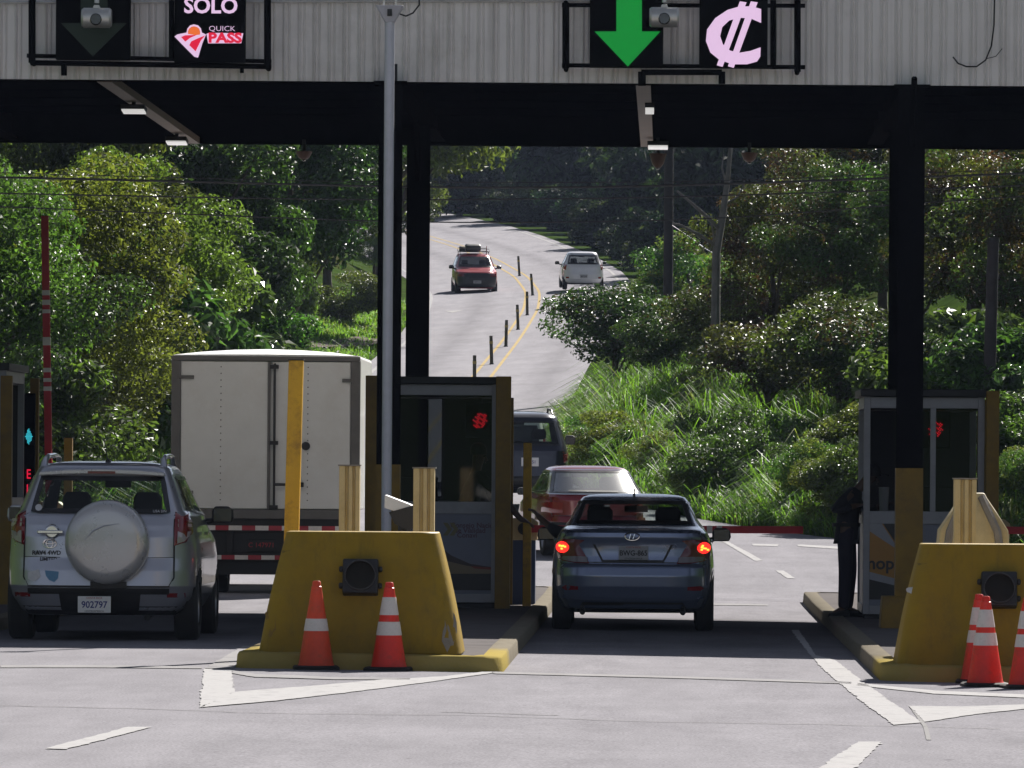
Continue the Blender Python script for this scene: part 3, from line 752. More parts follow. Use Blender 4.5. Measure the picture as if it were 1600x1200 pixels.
# ------------------------------------------------------------------ canopy
YF, YB = 71.72, 85.8
ZU, ZTOP = 5.58, 6.95
XA, XB = -15.5, 15.0
def canopy():
    t = thing("toll_canopy", "long flat toll plaza canopy, pale ribbed fascia over black steel frame", "canopy", (0, (YF + YB) / 2, 0)); o = tuple(t.location)
    # ribbed fascia
    def fascia(y, d, name):
        xs = []; p = .152; x = XA
        while x < XB:
            xs += [(x, 0), (x + .022, d), (x + .044, 0), (x + .056, 0), (x + .072, d * .6), (x + .088, 0)]; x += p
        xs.append((XB, 0)); n = len(xs)
        mb = MB(o); vs = [(a, y - b if d > 0 else y - b, ZU) for a, b in xs] + [(a, y - b, ZTOP) for a, b in xs]
        vs += [(a, y + (.012 if d > 0 else -.012), ZU) for a, b in xs] + [(a, y + (.012 if d > 0 else -.012), ZTOP) for a, b in xs]
        fs = [(i, i + 1, n + i + 1, n + i) for i in range(n - 1)] + [(2 * n + i, 3 * n + i, 3 * n + i + 1, 2 * n + i + 1) for i in range(n - 1)]
        fs += [(i, 2 * n + i, 2 * n + i + 1, i + 1) for i in range(n - 1)] + [(n + i, n + i + 1, 3 * n + i + 1, 3 * n + i) for i in range(n - 1)]
        mb.add(vs, fs); return mb.build(name, M['fascia'], t, recalc=False)
    fascia(YF, .032, "fascia"); fascia(YB, -.032, "rear_fascia")
    for xx in (XA, XB):
        mb = MB(o); mb.box(xx - .02, xx + .02, YF + .02, YB - .02, ZU, ZTOP); mb.build("end_fascia", M['fascia'], t)
    mb = MB(o); mb.box(XA + .03, XB - .03, YF + .03, YB - .03, 6.22, 6.9); mb.build("roof_deck", M['black_steel'], t)
    # edge beams and cross purlins under the deck
    for y in (YF + .09, YB - .16):
        mb = MB(o)
        mb.box(XA + .05, XB - .05, y - .05, y + .12, ZU - .005, ZU + .02); mb.box(XA + .05, XB - .05, y + .03, y + .045, ZU + .02, 6.2); mb.box(XA + .05, XB - .05, y - .05, y + .12, 6.18, 6.215)
        mb.build("edge_beam", M['black_steel'], t)
    for y in np.arange(YF + 1.6, YB - 1, 1.75):
        mb = MB(o); mb.box(XA + .05, XB - .05, y - .04, y + .04, 5.86, 6.21); mb.box(XA + .05, XB - .05, y - .07, y + .07, 5.845, 5.86); mb.build("purlin", M['black_steel'], t)
    for x in (-8.0, -2.82, 2.5, 7.8, 13.0):
        for dy, dx in ((0, 0), (9.6, .0)):
            mb = MB(o)
        mb = MB(o); mb.box(x - .1, x + .1, YF + .25, YB - .35, ZU + .03, ZU + .055); mb.box(x - .012, x + .012, YF + .25, YB - .35, ZU + .055, 6.2); mb.build("cross_beam", M['black_steel'], t)
    def column(x, y, w, yellow, front):
        zb = itop(x) - .01
        mb = MB(o)
        d = w
        mb.box(x - w / 2, x + w / 2, y - d / 2, y - d / 2 + .02, zb, ZU - .01); mb.box(x - w / 2, x + w / 2, y + d / 2 - .02, y + d / 2, zb, ZU - .01)
        mb.box(x - .03, x + .03, y - d / 2 + .02, y + d / 2 - .02, zb, ZU - .01)
        mb.box(x - w / 2 - .05, x + w / 2 + .05, y - d / 2 - .05, y + d / 2 + .05, ZU - .05, ZU - .012)
        c = mb.build("column", M['black_steel'], t)
        if yellow:
            mb = MB(o); mb.box(x - w / 2 - .006, x + w / 2 + .006, y - d / 2 - .006, y + d / 2 + .006, zb, 1.68 - .0)
            q = mb.build("painted_sleeve", M['dark_yellow'], c); 
            mb = MB(o); z1 = zb + .33
            mb.loft([[(x - .29, y - .3, zb), (x + .29, y - .3, zb), (x + .29, y + .3, zb), (x - .29, y + .3, zb)], [(x - .27, y - .28, z1), (x + .27, y - .28, z1), (x + .27, y + .28, z1), (x - .27, y + .28, z1)]], smooth=False)
            mb.build("footing", M['dark_yellow'], c, bevel=.01)
        if front:
            mb = MB(o); mb.box(x + .0, x + .07, y - .16, y - .12, ZU - .02, ZU + .16); mb.build("angle_lug", M['dark_steel'], c)
        return c
    for x in (-8.05, -2.83, 2.46, 7.75, 13.0): column(x, 71.5, .235 if x == -2.83 else .265, True, x == -2.83)
    for x in (-8.05, -2.87, 2.66, 7.75, 13.0): column(x, 80.7, .26, False, False)
    # diagonal knee braces
    for x, y in ((-2.80, 71.5), (-2.87, 80.7), (2.46, 71.5), (2.66, 80.7)):
        for s in (-1, 1):
            mb = MB(o); mb.tube([(x, y + s * .14, 4.95), (x, y + s * .75, ZU + .02)], .03, 6); mb.build("knee_brace", M['black_steel'], t)
    # brownish timber-coloured service channels under the deck
    for x in (-5.78, -.27):
        mb = MB(o); mb.box(x - .075, x + .075, YF + .25, YB - .25, 5.57, 5.65); mb.build("service_channel", M['channel'], t)
    return t
M['channel'] = mat("service_channel", (.15, .11, .085), .6, .1, .2, 4)
canopy()

def panel_lamp(px, py, Y, w, d, lab, tilt=0.0):
    x, y, z = P(px, py, Y)
    t = thing("panel_lamp", lab, "ceiling lamp", (x, y, z), 0, "flat lamps under the canopy")
    mb = MB(); mb.box(-w, w, -d, d, .02, .07); mb.build("lamp_case", M['dark_steel'], t, bevel=.006)
    mb = MB(); mb.box(-w * .93, w * .93, -d * .93, d * .93, .004, .022); mb.build("diffuser", M['lamp_face'], t)
    mb = MB(); mb.box(-.02, .02, -.02, .02, .07, max(.09, 5.575 - z)); mb.build("hanger", M['dark_steel'], t)
    t.rotation_euler = (tilt, 0, 0)
panel_lamp(209, 176, 75.9, .13, .18, "flat white lamp under the canopy, nearer of two by the brown channel", R(-4))
panel_lamp(276, 225, 83.0, .125, .18, "flat white lamp under the canopy, farther of two by the brown channel", R(-4))
panel_lamp(1015, 175, 75.4, .05, .12, "small bright lamp under the canopy, below the green arrow sign", R(-12))
panel_lamp(1028, 232, 83.3, .125, .18, "flat white lamp under the canopy, right above the lane of the blue car", R(-4))
def hang_lamp(px, py0, py1, Y, lab):
    x, y, zt = P(px, py0, Y); zb = PZ(px, py1, Y); h = zt - zb
    t = thing("hanging_lamp", lab, "hanging lamp", (x, y, zb), 0, "brown hanging lamps at the canopy's far edge")
    mb = MB(); mb.lathe([(.035, 0), (.07, h * .25), (.085, h * .55), (.105, h * .95), (.04, h)], n=20); mb.build("lamp_shade", M['lamp_brown'], t)
    mb = MB(); mb.cyl((0, 0, h), (0, 0, 5.6 - zb), .02, .02, 8); mb.build("stem", M['dark_steel'], t)
    mb = MB(); mb.lathe([(.03, 0), (.024, -.016), (.0001, -.024)], n=14); mb.build("bulb", M['lens'], t)
hang_lamp(1028, 239, 262, 84.9, "brown hanging lamp directly below the flat lamp over the blue car's lane")
hang_lamp(1171, 238, 253, 84.9, "brown hanging lamp in front of the bare tree")
hang_lamp(475, 236, 249, 84.9, "brown hanging lamp over the truck's lane")

# ------------------------------------------------------------------ lane signs on the fascia
YS = 71.42
def sign_frame(lab, pipes, panels):
    x, y, z = P(*lab[1], YS)
    t = thing("lane_sign", lab[0], "lane sign", (x, YS, z)); o = tuple(t.location)
    mb = MB(o)
    for (xa, ya, xb, yb, r) in pipes: mb.tube([P(xa, ya, YS + .06), P(xb, yb, YS + .06)], r, 10)
    mb.build("pipe_frame", M['black_steel'], t)
    mb = MB(o)
    for (xa, ya, xb, yb, r) in pipes[:2]:
        a, b = P(xa, ya, YS + .06), P(xb, yb, YS + .06)
        for p in (a, b): mb.cyl(p, (p[0], YF - .01, p[2]), .025, .025, 8)
    mb.build("wall_bracket", M['black_steel'], t)
    out = []
    for (x0, y0, x1, y1) in panels:
        mb = MB(o); a = P(x0, y0, YS); b = P(x1, y1, YS)
        mb.box(a[0], b[0], YS - .03, YS + .1, b[2], a[2]); out.append(mb.build("led_panel", M['panel_black'], t, bevel=.006))
    return t, o, out
def decal(parent, name, pix, m, Y, o, th=.004):
    mb = MB(o); pts = [(P(a, b, Y)[0], P(a, b, Y)[2]) for a, b in pix]
    r = delaunay_2d_cdt([Vector(p) for p in pts], [], [list(range(len(pts)))], 1, 1e-6)
    n = len(r[0]); vs = [(v.x, Y, v.y) for v in r[0]] + [(v.x, Y + th, v.y) for v in r[0]]
    fs = [list(f) for f in r[2]]
    mb.add(vs, fs + [[i + n for i in reversed(f)] for f in fs])
    k = len(pts)
    ring = [(p[0], Y, p[1]) for p in pts] + [(p[0], Y + th, p[1]) for p in pts]
    mb.add(ring, [(i, (i + 1) % k, k + (i + 1) % k, k + i) for i in range(k)])
    return mb.build(name, m, parent)
tr, o_, (pa, pb) = sign_frame(("lane sign with lit green down arrow and currency symbol, pipe frame", (1065, 60)),
    [(884, 4, 884, 107, .036), (1246, 0, 1246, 112, .034), (1208, 0, 1208, 108, .03), (878, 102, 1258, 105, .022), (878, 8, 1258, 9, .022), (1002, 113, 1128, 113, .03), (1003, 112, 1003, 134, .04), (1128, 112, 1128, 131, .035)],
    [(922, -25, 1036, 106), (1093, -6, 1199, 106)])
decal(pa, "lit_arrow", [(963, -15), (1003, -15), (1003, 49), (1032, 49), (981, 104), (929, 49), (963, 49)], M['led_green'], YS - .04, o_)
z6 = lambda pts: [(860 + a / 3.902, b / 3.902) for a, b in pts]
decal(pb, "currency_mark", z6([(1285, 55), (1225, 38), (1150, 40), (1080, 60), (1005, 110), (955, 180), (948, 250), (975, 320), (1030, 365), (1110, 392), (1200, 392), (1260, 375), (1280, 345), (1282, 288), (1220, 310), (1150, 322), (1095, 308), (1052, 270), (1035, 220), (1048, 165), (1090, 125), (1150, 108), (1220, 112), (1285, 140)]), M['led_white'], YS - .04, o_)
decal(pb, "currency_bar", z6([(1155, 8), (1196, 14), (1050, 408), (1014, 398)]), M['led_white'], YS - .046, o_)
decal(pb, "currency_bar", z6([(1222, 8), (1264, 14), (1118, 414), (1082, 404)]), M['led_white'], YS - .046, o_)
tl, o2, (qa, qb) = sign_frame(("lane sign with SOLO and a red road logo beside a dark unlit arrow", (235, 50)),
    [(50, 0, 50, 98, .036), (418, 0, 418, 106, .036), (268, 0, 268, 92, .028), (42, 87, 424, 96, .022), (48, 98, 424, 104, .028), (100, 100, 100, 118, .03), (378, 104, 378, 114, .02)],
    [(88, -25, 203, 94), (273, -20, 383, 98)])
decal(qa, "unlit_arrow", [(126, -15), (168, -15), (168, 36), (198, 36), (145, 88), (95, 36), (126, 36)], M['led_dim'], YS - .04, o2)
lz = lambda pts: [(260 + a / 8.889, b / 8.889) for a, b in pts]
decal(qb, "logo_outline", lz([(112, 508), (150, 478), (280, 452), (290, 400), (330, 352), (380, 338), (440, 352), (480, 395), (492, 450), (550, 480), (500, 600), (440, 800), (390, 790), (250, 650)]), M['led_white'], YS - .040, o2)
decal(qb, "logo_sun", lz([(300, 470), (300, 430), (318, 395), (350, 372), (385, 365), (425, 375), (455, 400), (468, 440), (468, 480), (400, 488)]), M['led_orange'], YS - .046, o2)
decal(qb, "logo_road", lz([(205, 515), (260, 490), (420, 486), (330, 525), (262, 578)]), M['led_red'], YS - .052, o2)
decal(qb, "logo_road", lz([(318, 628), (345, 575), (430, 535), (540, 492), (480, 560), (405, 712)]), M['led_red'], YS - .052, o2)
decal(qb, "logo_band", lz([(556, 470), (600, 455), (1068, 462), (1040, 600), (580, 602)]), M['led_white'], YS - .040, o2)
def sign_text(parent, o, s, px, py, size, m, Y, sx=1.0, bold=.0):
    p = P(px, py, Y); return text_obj("lettering", s, size, m, (p[0] - o[0], p[1] - o[1], p[2] - o[2]), parent=parent, sx=sx, bold=bold)
sign_text(qb, o2, "SOLO", 329.5, 10, .215, M['led_white'], YS - .043, .98, .006)
sign_text(qb, o2, "QUICK", 347, 45, .075, M['led_white'], YS - .043, 1.15, -.0008)
sign_text(qb, o2, "PASS", 351.5, 59.8, .135, M['led_red'], YS - .050, 1.2, .006)

def cylinder_camera(px, py, lab):
    x, y, z = P(px, py, 71.0)
    t = thing("lane_camera", lab, "camera", (x, y, z)); w = .15
    mb = MB(); mb.lathe([(.0001, -w), (.085, -w), (.102, -w + .02), (.102, w - .02), (.085, w), (.0001, w)], axis='x', n=28); mb.build("camera_case", M['pale_metal'], t)
    mb = MB(); mb.prism([(-.05, .07), (.05, .07), (.025, .13), (-.025, .13)], -.03, .03, 'y'); mb.build("cradle", M['pale_metal'], t, bevel=.004)
    mb = MB(); mb.tube([(0, 0, .15), (0, 0, .34), (0, .72, .36)], .025, 10); mb.build("arm", M['pale_metal'], t)
    mb = MB(); mb.lathe([(.0001, .0), (.05, .0), (.06, .01), (.06, .03)], (0, -.11, -.02), axis='y', n=20); mb.build("lens", M['lens'], t)
cylinder_camera(151, 28, "pale cylindrical camera hanging before the unlit arrow panel")
cylinder_camera(1038, 27, "pale cylindrical camera hanging beside the lit green arrow")
def fascia_cable():
    mb = MB(); mb.tube([P(a, b, 71.64) for a, b in [(1489, 89), (1497, 99), (1510, 104), (1526, 104), (1540, 94), (1549, 72), (1553, 40), (1554, 0), (1554, -60)]], .008, 6)
    mb.tube([P(a, b, 71.64) for a, b in [(1540, 92), (1556, 88), (1566, 76)]], .004, 6)
    t = mb.build("loose_cable", M['rubber']); tag(t, "thin black cable hanging in a hook over the fascia", "cable")
fascia_cable()
def top_pipe():
    mb = MB(); mb.tube([P(-60, 4, 71.66), P(400, 2.5, 71.66), P(1262, 0, 71.66)], .016, 8)
    t = mb.build("thin_pipe", M['pale_metal']); tag(t, "thin pale pipe running along the fascia above the lane signs", "pipe")
top_pipe()
# ------------------------------------------------------------------ toll booths
M['booth_panel'] = mat("booth_panel", (.16, .17, .22), .5, 0, .08, 4)
M['booth_dark'] = mat("booth_inside", (.03, .03, .034), .8, 0, .2, 6)
M['poster_grey'] = mat("poster_ground", (.15, .16, .22), .45, 0, .06, 6)
M['poster_cream'] = mat("poster_cream", (.20, .15, .09), .45, 0, .06, 6)
M['poster_maroon'] = mat("poster_maroon", (.045, .03, .035), .45, 0, .06, 6)
M['poster_red'] = mat("poster_red", (.20, .025, .02), .45, 0, .06, 6)
M['poster_gold'] = mat("poster_gold", (.14, .12, .05), .45, 0, .06, 6)
M['poster_orange'] = mat("poster_orange", (.36, .17, .025), .45, 0, .06, 6)
M['poster_black'] = mat("poster_black", (.012, .012, .014), .45, 0, .06, 6)
M['ink_maroon'] = mat("poster_ink", (.07, .025, .05), .5, 0, .05, 20)
M['mon'] = mat("monitor_plastic", (.012, .012, .014), .4, 0, .1, 10)
M['glass_smoke'] = glass_mat('smoked_glass', (.10, .12, .13), .05)
def booth(x0, x1, y0, y1, zh, lab, split, posts, back_strip=None):
    zb = itop((x0 + x1) / 2) - .01
    t = thing("toll_booth", lab, "toll booth", ((x0 + x1) / 2, (y0 + y1) / 2, zb)); o = tuple(t.location)
    H = zh - zb; W = M['booth_white']; e = .03
    zmid1, zmid0, zlow1, zlow0, zhd = zb + 1.17, zb + 1.035, zb + .155, zb + .06, zh - .17
    mb = MB(o); mb.box(x0 + .02, x1 - .02, y0 + .03, y1 - .03, zb - .03, zb + .055); mb.build("plinth", M['dark_steel'], t)
    mb = MB(o)
    for x in (x0, x1 - .07):
        for y in (y0, y1 - .07): mb.box(x, x + .07, y, y + .07, zlow0, zh - .045)
    if split: mb.box(split - .03, split + .03, y0 + .004, y0 + .064, zmid1, zhd)
    for y in (y0, y1 - .06):
        for a, b in ((zlow0, zlow1), (zmid0, zmid1), (zhd, zh - .05)): mb.box(x0 + .07, x1 - .07, y + .003, y + .06, a, b)
    for x in (x0 + .003, x1 - .06):
        for a, b in ((zlow0, zlow1), (zmid0, zmid1), (zhd, zh - .05)): mb.box(x, x + .057, y0 + .07, y1 - .07, a, b)
    mb.build("frame", W, t, bevel=.004)
    mb = MB(o); mb.box(x0 - .04, x1 + .04, y0 - .08, y1 + .08, zh - .045, zh + .035); mb.build("roof", M['dark_steel'], t, bevel=.008)
    mb = MB(o); mb.box(x0 + .07, x1 - .07, y0 + .022, y0 + .04, zlow1, zmid0); mb.build("front_panel", M['booth_panel'], t)
    for x in (x0 + .02, x1 - .04):
        mb = MB(o); mb.box(x, x + .02, y0 + .07, y1 - .07, zlow1, zmid0); mb.build("side_panel", M['booth_panel'], t)
    mb = MB(o)
    if back_strip:
        a, b = back_strip
        mb.box(x0 + .07, a, y1 - .045, y1 - .02, zlow1, zhd); mb.box(b, x1 - .07, y1 - .045, y1 - .02, zlow1, zhd); mb.box(a, b, y1 - .045, y1 - .02, zlow1, zmid1 + .05)
    else: mb.box(x0 + .07, x1 - .07, y1 - .045, y1 - .02, zlow1, zhd)
    bw_ = mb.build("back_wall", M['booth_dark'], t)
    if back_strip:
        mb = MB(o); mb.add([(a, y1 - .03, zmid1 + .05), (b, y1 - .03, zmid1 + .05), (b, y1 - .03, zhd), (a, y1 - .03, zhd)], [(0, 1, 2, 3)]); mb.build("back_pane", M['glass_smoke'], bw_, recalc=False)
    mb = MB(o); mb.box(x0 + .065, x1 - .065, y0 + .065, y1 - .065, zb + .06, zb + .075); mb.build("booth_floor", M['booth_dark'], t)
    mb = MB(o); mb.box(x0 + .068, x1 - .068, y0 + .07, y1 - .06, zhd - .02, zhd); mb.build("ceiling", M['booth_dark'], t)
    mb = MB(o); mb.add([(x0 + .07, y0 + .03, zmid1), (x1 - .07, y0 + .03, zmid1), (x1 - .07, y0 + .03, zhd), (x0 + .07, y0 + .03, zhd)], [(0, 1, 2, 3)]); mb.build("front_window", M['glass_booth'], t, recalc=False)
    mb = MB(o); mb.box(x0 + .08, x1 - .3, y0 + .07, y0 + .5, zmid0 - .06, zmid0 - .02); mb.build("counter", M['booth_dark'], t)
    for (px, py, h, m, w) in posts:
        mb = MB(o); mb.box(px - w / 2, px + w / 2, py - w / 2, py + w / 2, zb - .002, h); mb.build("corner_post", m, t, bevel=.006)
    return t, o, (zlow0, zlow1, zmid0, zmid1, zhd)
def flat(o, parent, name, poly, y, m, th=.004):
    mb = MB(o); r = delaunay_2d_cdt([Vector(p) for p in poly], [], [list(range(len(poly)))], 1, 1e-6)
    n = len(r[0]); fs = [list(f) for f in r[2]]
    mb.add([(v.x, y - th, v.y) for v in r[0]] + [(v.x, y, v.y) for v in r[0]], fs + [[i + n for i in reversed(f)] for f in fs])
    return mb.build(name, m, parent)
# middle booth
YBO = 77.5
b1, o1, zz = booth(-3.17, -1.86, YBO, 79.7, 2.62, "middle toll booth with agency poster, between truck lane and blue car lane", None,
    [(-1.80, 77.38, 2.66, M['dark_yellow'], .165), (-3.24, 77.38, 2.66, M['dark_yellow'], .15), (-1.80, 79.75, 2.45, M['dark_yellow'], .12), (-3.24, 79.75, 2.45, M['dark_yellow'], .12)], back_strip=(-2.72, -2.55))
yp = YBO + .021
ZB = lambda py: PZ(720, py, YBO); XB_ = lambda px: PX(px, 860, YBO)
flat(o1, b1, "poster", [(XB_(684), ZB(923)), (XB_(770), ZB(923)), (XB_(770), ZB(799)), (XB_(684), ZB(799))], yp, M['poster_grey'])
flat(o1, b1, "poster_band", [(XB_(684), ZB(852)), (XB_(705), ZB(868)), (XB_(735), ZB(881)), (XB_(769), ZB(886)), (XB_(769), ZB(891)), (XB_(730), ZB(888)), (XB_(684), ZB(873))], yp - .005, M['poster_maroon'])
flat(o1, b1, "poster_band", [(XB_(684), ZB(873.5)), (XB_(730), ZB(884)), (XB_(769), ZB(888)), (XB_(769), ZB(896)), (XB_(684), ZB(897))], yp - .010, M['poster_cream'])
flat(o1, b1, "poster_band", [(XB_(735), ZB(884.5)), (XB_(769), ZB(886.5)), (XB_(769), ZB(890)), (XB_(742), ZB(888))], yp - .015, M['poster_red'])
flat(o1, b1, "poster_foot", [(XB_(684), ZB(897)), (XB_(769), ZB(896)), (XB_(769), ZB(922)), (XB_(684), ZB(922))], yp - .006, M['poster_black'])
for dx in (0, 10):
    flat(o1, b1, "chevron_mark", [(XB_(692 + dx), ZB(817)), (XB_(699 + dx), ZB(817)), (XB_(706 + dx), ZB(827)), (XB_(699 + dx), ZB(837)), (XB_(692 + dx), ZB(837)), (XB_(699 + dx), ZB(827))], yp - .006, M['poster_gold'])
for s, px, py, sz in (("Consejo Nacional", 743.5, 821, .078), ("de Vialidad", 734, 829, .078), ("Conavi", 729.5, 836.5, .078)):
    text_obj("lettering", s, sz, M['ink_maroon'], (XB_(px) - o1[0], yp - .006 - o1[1], ZB(py) - o1[2]), parent=b1, bold=.0012, sx=1.0)
# right booth
b2, o2b, zz2 = booth(2.12, 3.42, 75.85, 78.0, PZ(1440, 609, 75.85) - .03, "right toll booth with orange roadworks poster, guard leaning at its side", PX(1458, 700, 75.85),
    [(3.50, 75.75, 2.52, M['dark_yellow'], .14), (3.50, 78.1, 2.45, M['dark_yellow'], .12)])
Y2 = 75.85 + .021; XR = lambda px: PX(px, 860, 75.85); ZR = lambda py: PZ(1400, py, 75.85)
flat(o2b, b2, "poster", [(XR(1352), ZR(937)), (XR(1430), ZR(937)), (XR(1430), ZR(813)), (XR(1352), ZR(813))], Y2, M['poster_orange'])
flat(o2b, b2, "poster_band", [(XR(1352), ZR(813)), (XR(1374), ZR(813)), (XR(1398), ZR(849)), (XR(1398), ZR(856)), (XR(1352), ZR(826))], Y2 - .006, M['booth_white'])
flat(o2b, b2, "poster_corner", [(XR(1376), ZR(813)), (XR(1430), ZR(813)), (XR(1430), ZR(860)), (XR(1398), ZR(846))], Y2 - .010, M['poster_black'])
flat(o2b, b2, "poster_band", [(XR(1352), ZR(892)), (XR(1430), ZR(912)), (XR(1430), ZR(922)), (XR(1352), ZR(904))], Y2 - .010, M['booth_white'])
flat(o2b, b2, "poster_foot", [(XR(1352), ZR(902)), (XR(1430), ZR(920)), (XR(1430), ZR(937)), (XR(1352), ZR(937))], Y2 - .006, M['poster_black'])
text_obj("lettering", "mopt", .19, M['poster_black'], (XR(1377) - o2b[0], Y2 - .014 - o2b[1], ZR(881) - o2b[2]), parent=b2, bold=.004, sx=1.0)
# far left booth
b3, o3b, zz3 = booth(-8.45, -7.26, 77.3, 79.5, PZ(10, 572, 77.3), "dim toll booth at the left edge, half hidden by its yellow posts", None,
    [(-7.235, 77.1, PZ(18, 587, 77.1), M['dark_yellow'], .125), (-7.18, 79.9, PZ(56, 591, 79.9), M['dark_yellow'], .10), (-8.5, 77.1, 2.6, M['dark_yellow'], .12)])

def led_board(x, y, z, lab, cat, w, h):
    t = thing("signal_board", lab, cat, (x, y, z))
    mb = MB(); mb.box(-w, w, 0, .06, -h, h); mb.build("board_case", M['panel_black'], t, bevel=.006)
    return t
def red_signal(px, py, Y, lab):
    x, y, z = P(px, py, Y); t = led_board(x, y, z, lab, "signal light", .16, .2)
    mb = MB(); a = R(38)
    for i in range(-6, 7):
        for k in range(-9, 10):
            u, v = i * .021, k * .021
            if (u / .070) ** 2 + (v / .10) ** 2 < 1 and (i * 3 + k * 5) % 7 not in (0, 3):
                X, Z = u * math.cos(a) + v * math.sin(a), -u * math.sin(a) + v * math.cos(a)
                mb.box(X - .0052, X + .0052, -.008, -.001, Z - .0052, Z + .0052)
    mb.build("light_dots", M['led_red_in'], t)
    mb = MB(); mb.box(-.02, .02, .02, .06, .2, 2.45 - z if z < 2.2 else .3); mb.build("hanger", M['mon'], t)
M['led_red_in'] = mat("led_red_signal", (.2, 0, .01), .5, 0, .05, 40, emit=(1.0, .01, .03), estr=.8)
red_signal(750, 657, 78.6, "red lit signal seen through the middle booth's glass")
red_signal(1462, 671, 77.0, "red lit signal seen through the right booth's glass")
def side_board():
    x, y, z = P(45, 700, 79.6)
    t = led_board(x - .03, y, z, "narrow black display with blue dots and red letters, between yellow posts", "display", .10, .62)
    mb = MB(); rd = random.Random(2)
    for k in range(-7, 8):
        for i in range(-3, 4):
            if abs(i) <= 3 - abs(k) * .42 + rd.uniform(-.3, .3): mb.box(i * .013 + .03 - .005, i * .013 + .03 + .005, -.008, 0, k * .014 + .13 - .005, k * .014 + .13 + .005)
    mb.build("light_dots", M['led_cyan'], t)
    text_obj("lettering", "E", .15, M['led_red'], (.03, -.006, -.30), parent=t, sx=.7, bold=.002)
    text_obj("lettering", "L", .15, M['led_red'], (.03, -.006, -.47), parent=t, sx=.7, bold=.002)
    mb = MB(); mb.cyl((0, .03, -.62), (0, .03, -(z - itop(-7)) + 0), .035, .035, 10); mb.build("stand", M['dark_steel'], t)
side_board()

# monitors and a cup inside the booths
def monitor(x, y, z, lab):
    t = thing("monitor", lab, "monitor", (x, y, z))
    mb = MB(); mb.box(-.02, .02, -.02, .02, 0, .12); mb.box(-.1, .1, -.07, .07, 0, .012); mb.build("stand", M['mon'], t)
    mb = MB(); mb.box(-.22, .22, -.03, .02, .1, .42); mb.build("screen_case", M['mon'], t, bevel=.008)
monitor(-2.75, YBO + .3, zz[2] - .02, "black monitor on the middle booth's counter")
monitor(3.0, 76.2, zz2[2] - .02, "black monitor on the right booth's counter")
x_, y_, z_ = P(1381, 795, 76.15)
t = thing("paper_cup", "pale paper cup standing inside the right booth's window", "cup", (x_, 76.15, zz2[2] - .02))
mb = MB(); mb.lathe([(.042, 0), (.055, z_ + .22 - (zz2[2] - .02)), (.058, z_ + .235 - (zz2[2] - .02)), (.05, z_ + .235 - (zz2[2] - .02))], n=20); mb.build("cup_body", M['plain_white'], t)

# ------------------------------------------------------------------ boom gates
def boom(name_lab, cab_x, y, zpiv, tip, bands, cab=True, w=.042):
    zb = itop(cab_x) - .01
    t = thing("boom_gate", name_lab, "boom gate", (cab_x, y, zb)); o = tuple(t.location)
    mb = MB(o); mb.box(cab_x - .13, cab_x + .13, y - .1, y + .2, zb, zpiv - .13); mb.build("cabinet", M['cab_blue'], t, bevel=.01)
    mb = MB(o); mb.prism([(cab_x - .15, zpiv - .13), (cab_x + .15, zpiv - .13), (cab_x + .16, zpiv + .07), (cab_x + .1, zpiv + .12), (cab_x - .13, zpiv + .12), (cab_x - .16, zpiv + .05)], y - .12, y + .22); mb.build("cabinet_hood", M['beige'], t, bevel=.01)
    mb = MB(o); mb.cyl((cab_x, y - .2, zpiv), (cab_x, y - .12, zpiv), .07, .07, 20); mb.build("pivot", M['dark_steel'], t)
    a = Vector((cab_x, y - .17, zpiv)); b = Vector(tip); d = (b - a)
    def seg(q0, q1, m, nm, gx=0):
        mb = MB(o); p, q = a + d * q0, a + d * q1; n = Vector((-d.z, 0, d.x)).normalized() * (w + gx)
        mb.add([(v.x, v.y + s * (.03 + gx), v.z) for v in (p - n, q - n, q + n, p + n) for s in (-1, 1)],
               [(0, 2, 4, 6), (1, 7, 5, 3), (0, 1, 3, 2), (2, 3, 5, 4), (4, 5, 7, 6), (6, 7, 1, 0)])
        return mb.build(nm, m, arm if nm == "white_band" else t, bevel=.004)
    arm = None
    arm = seg(0, 1, M['boom_red'], "boom_arm")
    for q0, q1 in bands: seg(q0, q1, M['boom_white'], "white_band", .003)
M['cab_blue'] = mat("cabinet_blue", (.03, .05, .12), .45, 0, .1, 6)
boom("red boom lowered across the blue car's lane", -1.62, 80.2, PZ(830, 826, 80.2), (PX(1255, 828, 80.0), 80.03, PZ(1255, 828, 80.0)), [(.655, .675), (.69, .71), (.30, .32)])
boom("red boom at the picture's right edge beyond the right booth", 3.75, 80.2, PZ(1560, 828, 80.2), (6.9, 80.03, PZ(1600, 829, 80.2) - .02), [(.4, .43)])
ZA = PZ(72, 800, 81.5)
tipz = PZ(72, 338, 81.5)
def zf(py): return (PZ(72, py, 81.5) - ZA) / (tipz - ZA)
boom("red boom raised upright with white bands, left of the silver car's roof", -7.13, 81.5, ZA, (PX(72, 338, 81.5), 81.33, tipz),
     [(zf(462), zf(454)), (zf(477), zf(469)), (zf(490), zf(484)), (zf(540), zf(527)), (zf(582), zf(575)), (zf(597), zf(591)), (zf(611), zf(604))], w=.041)

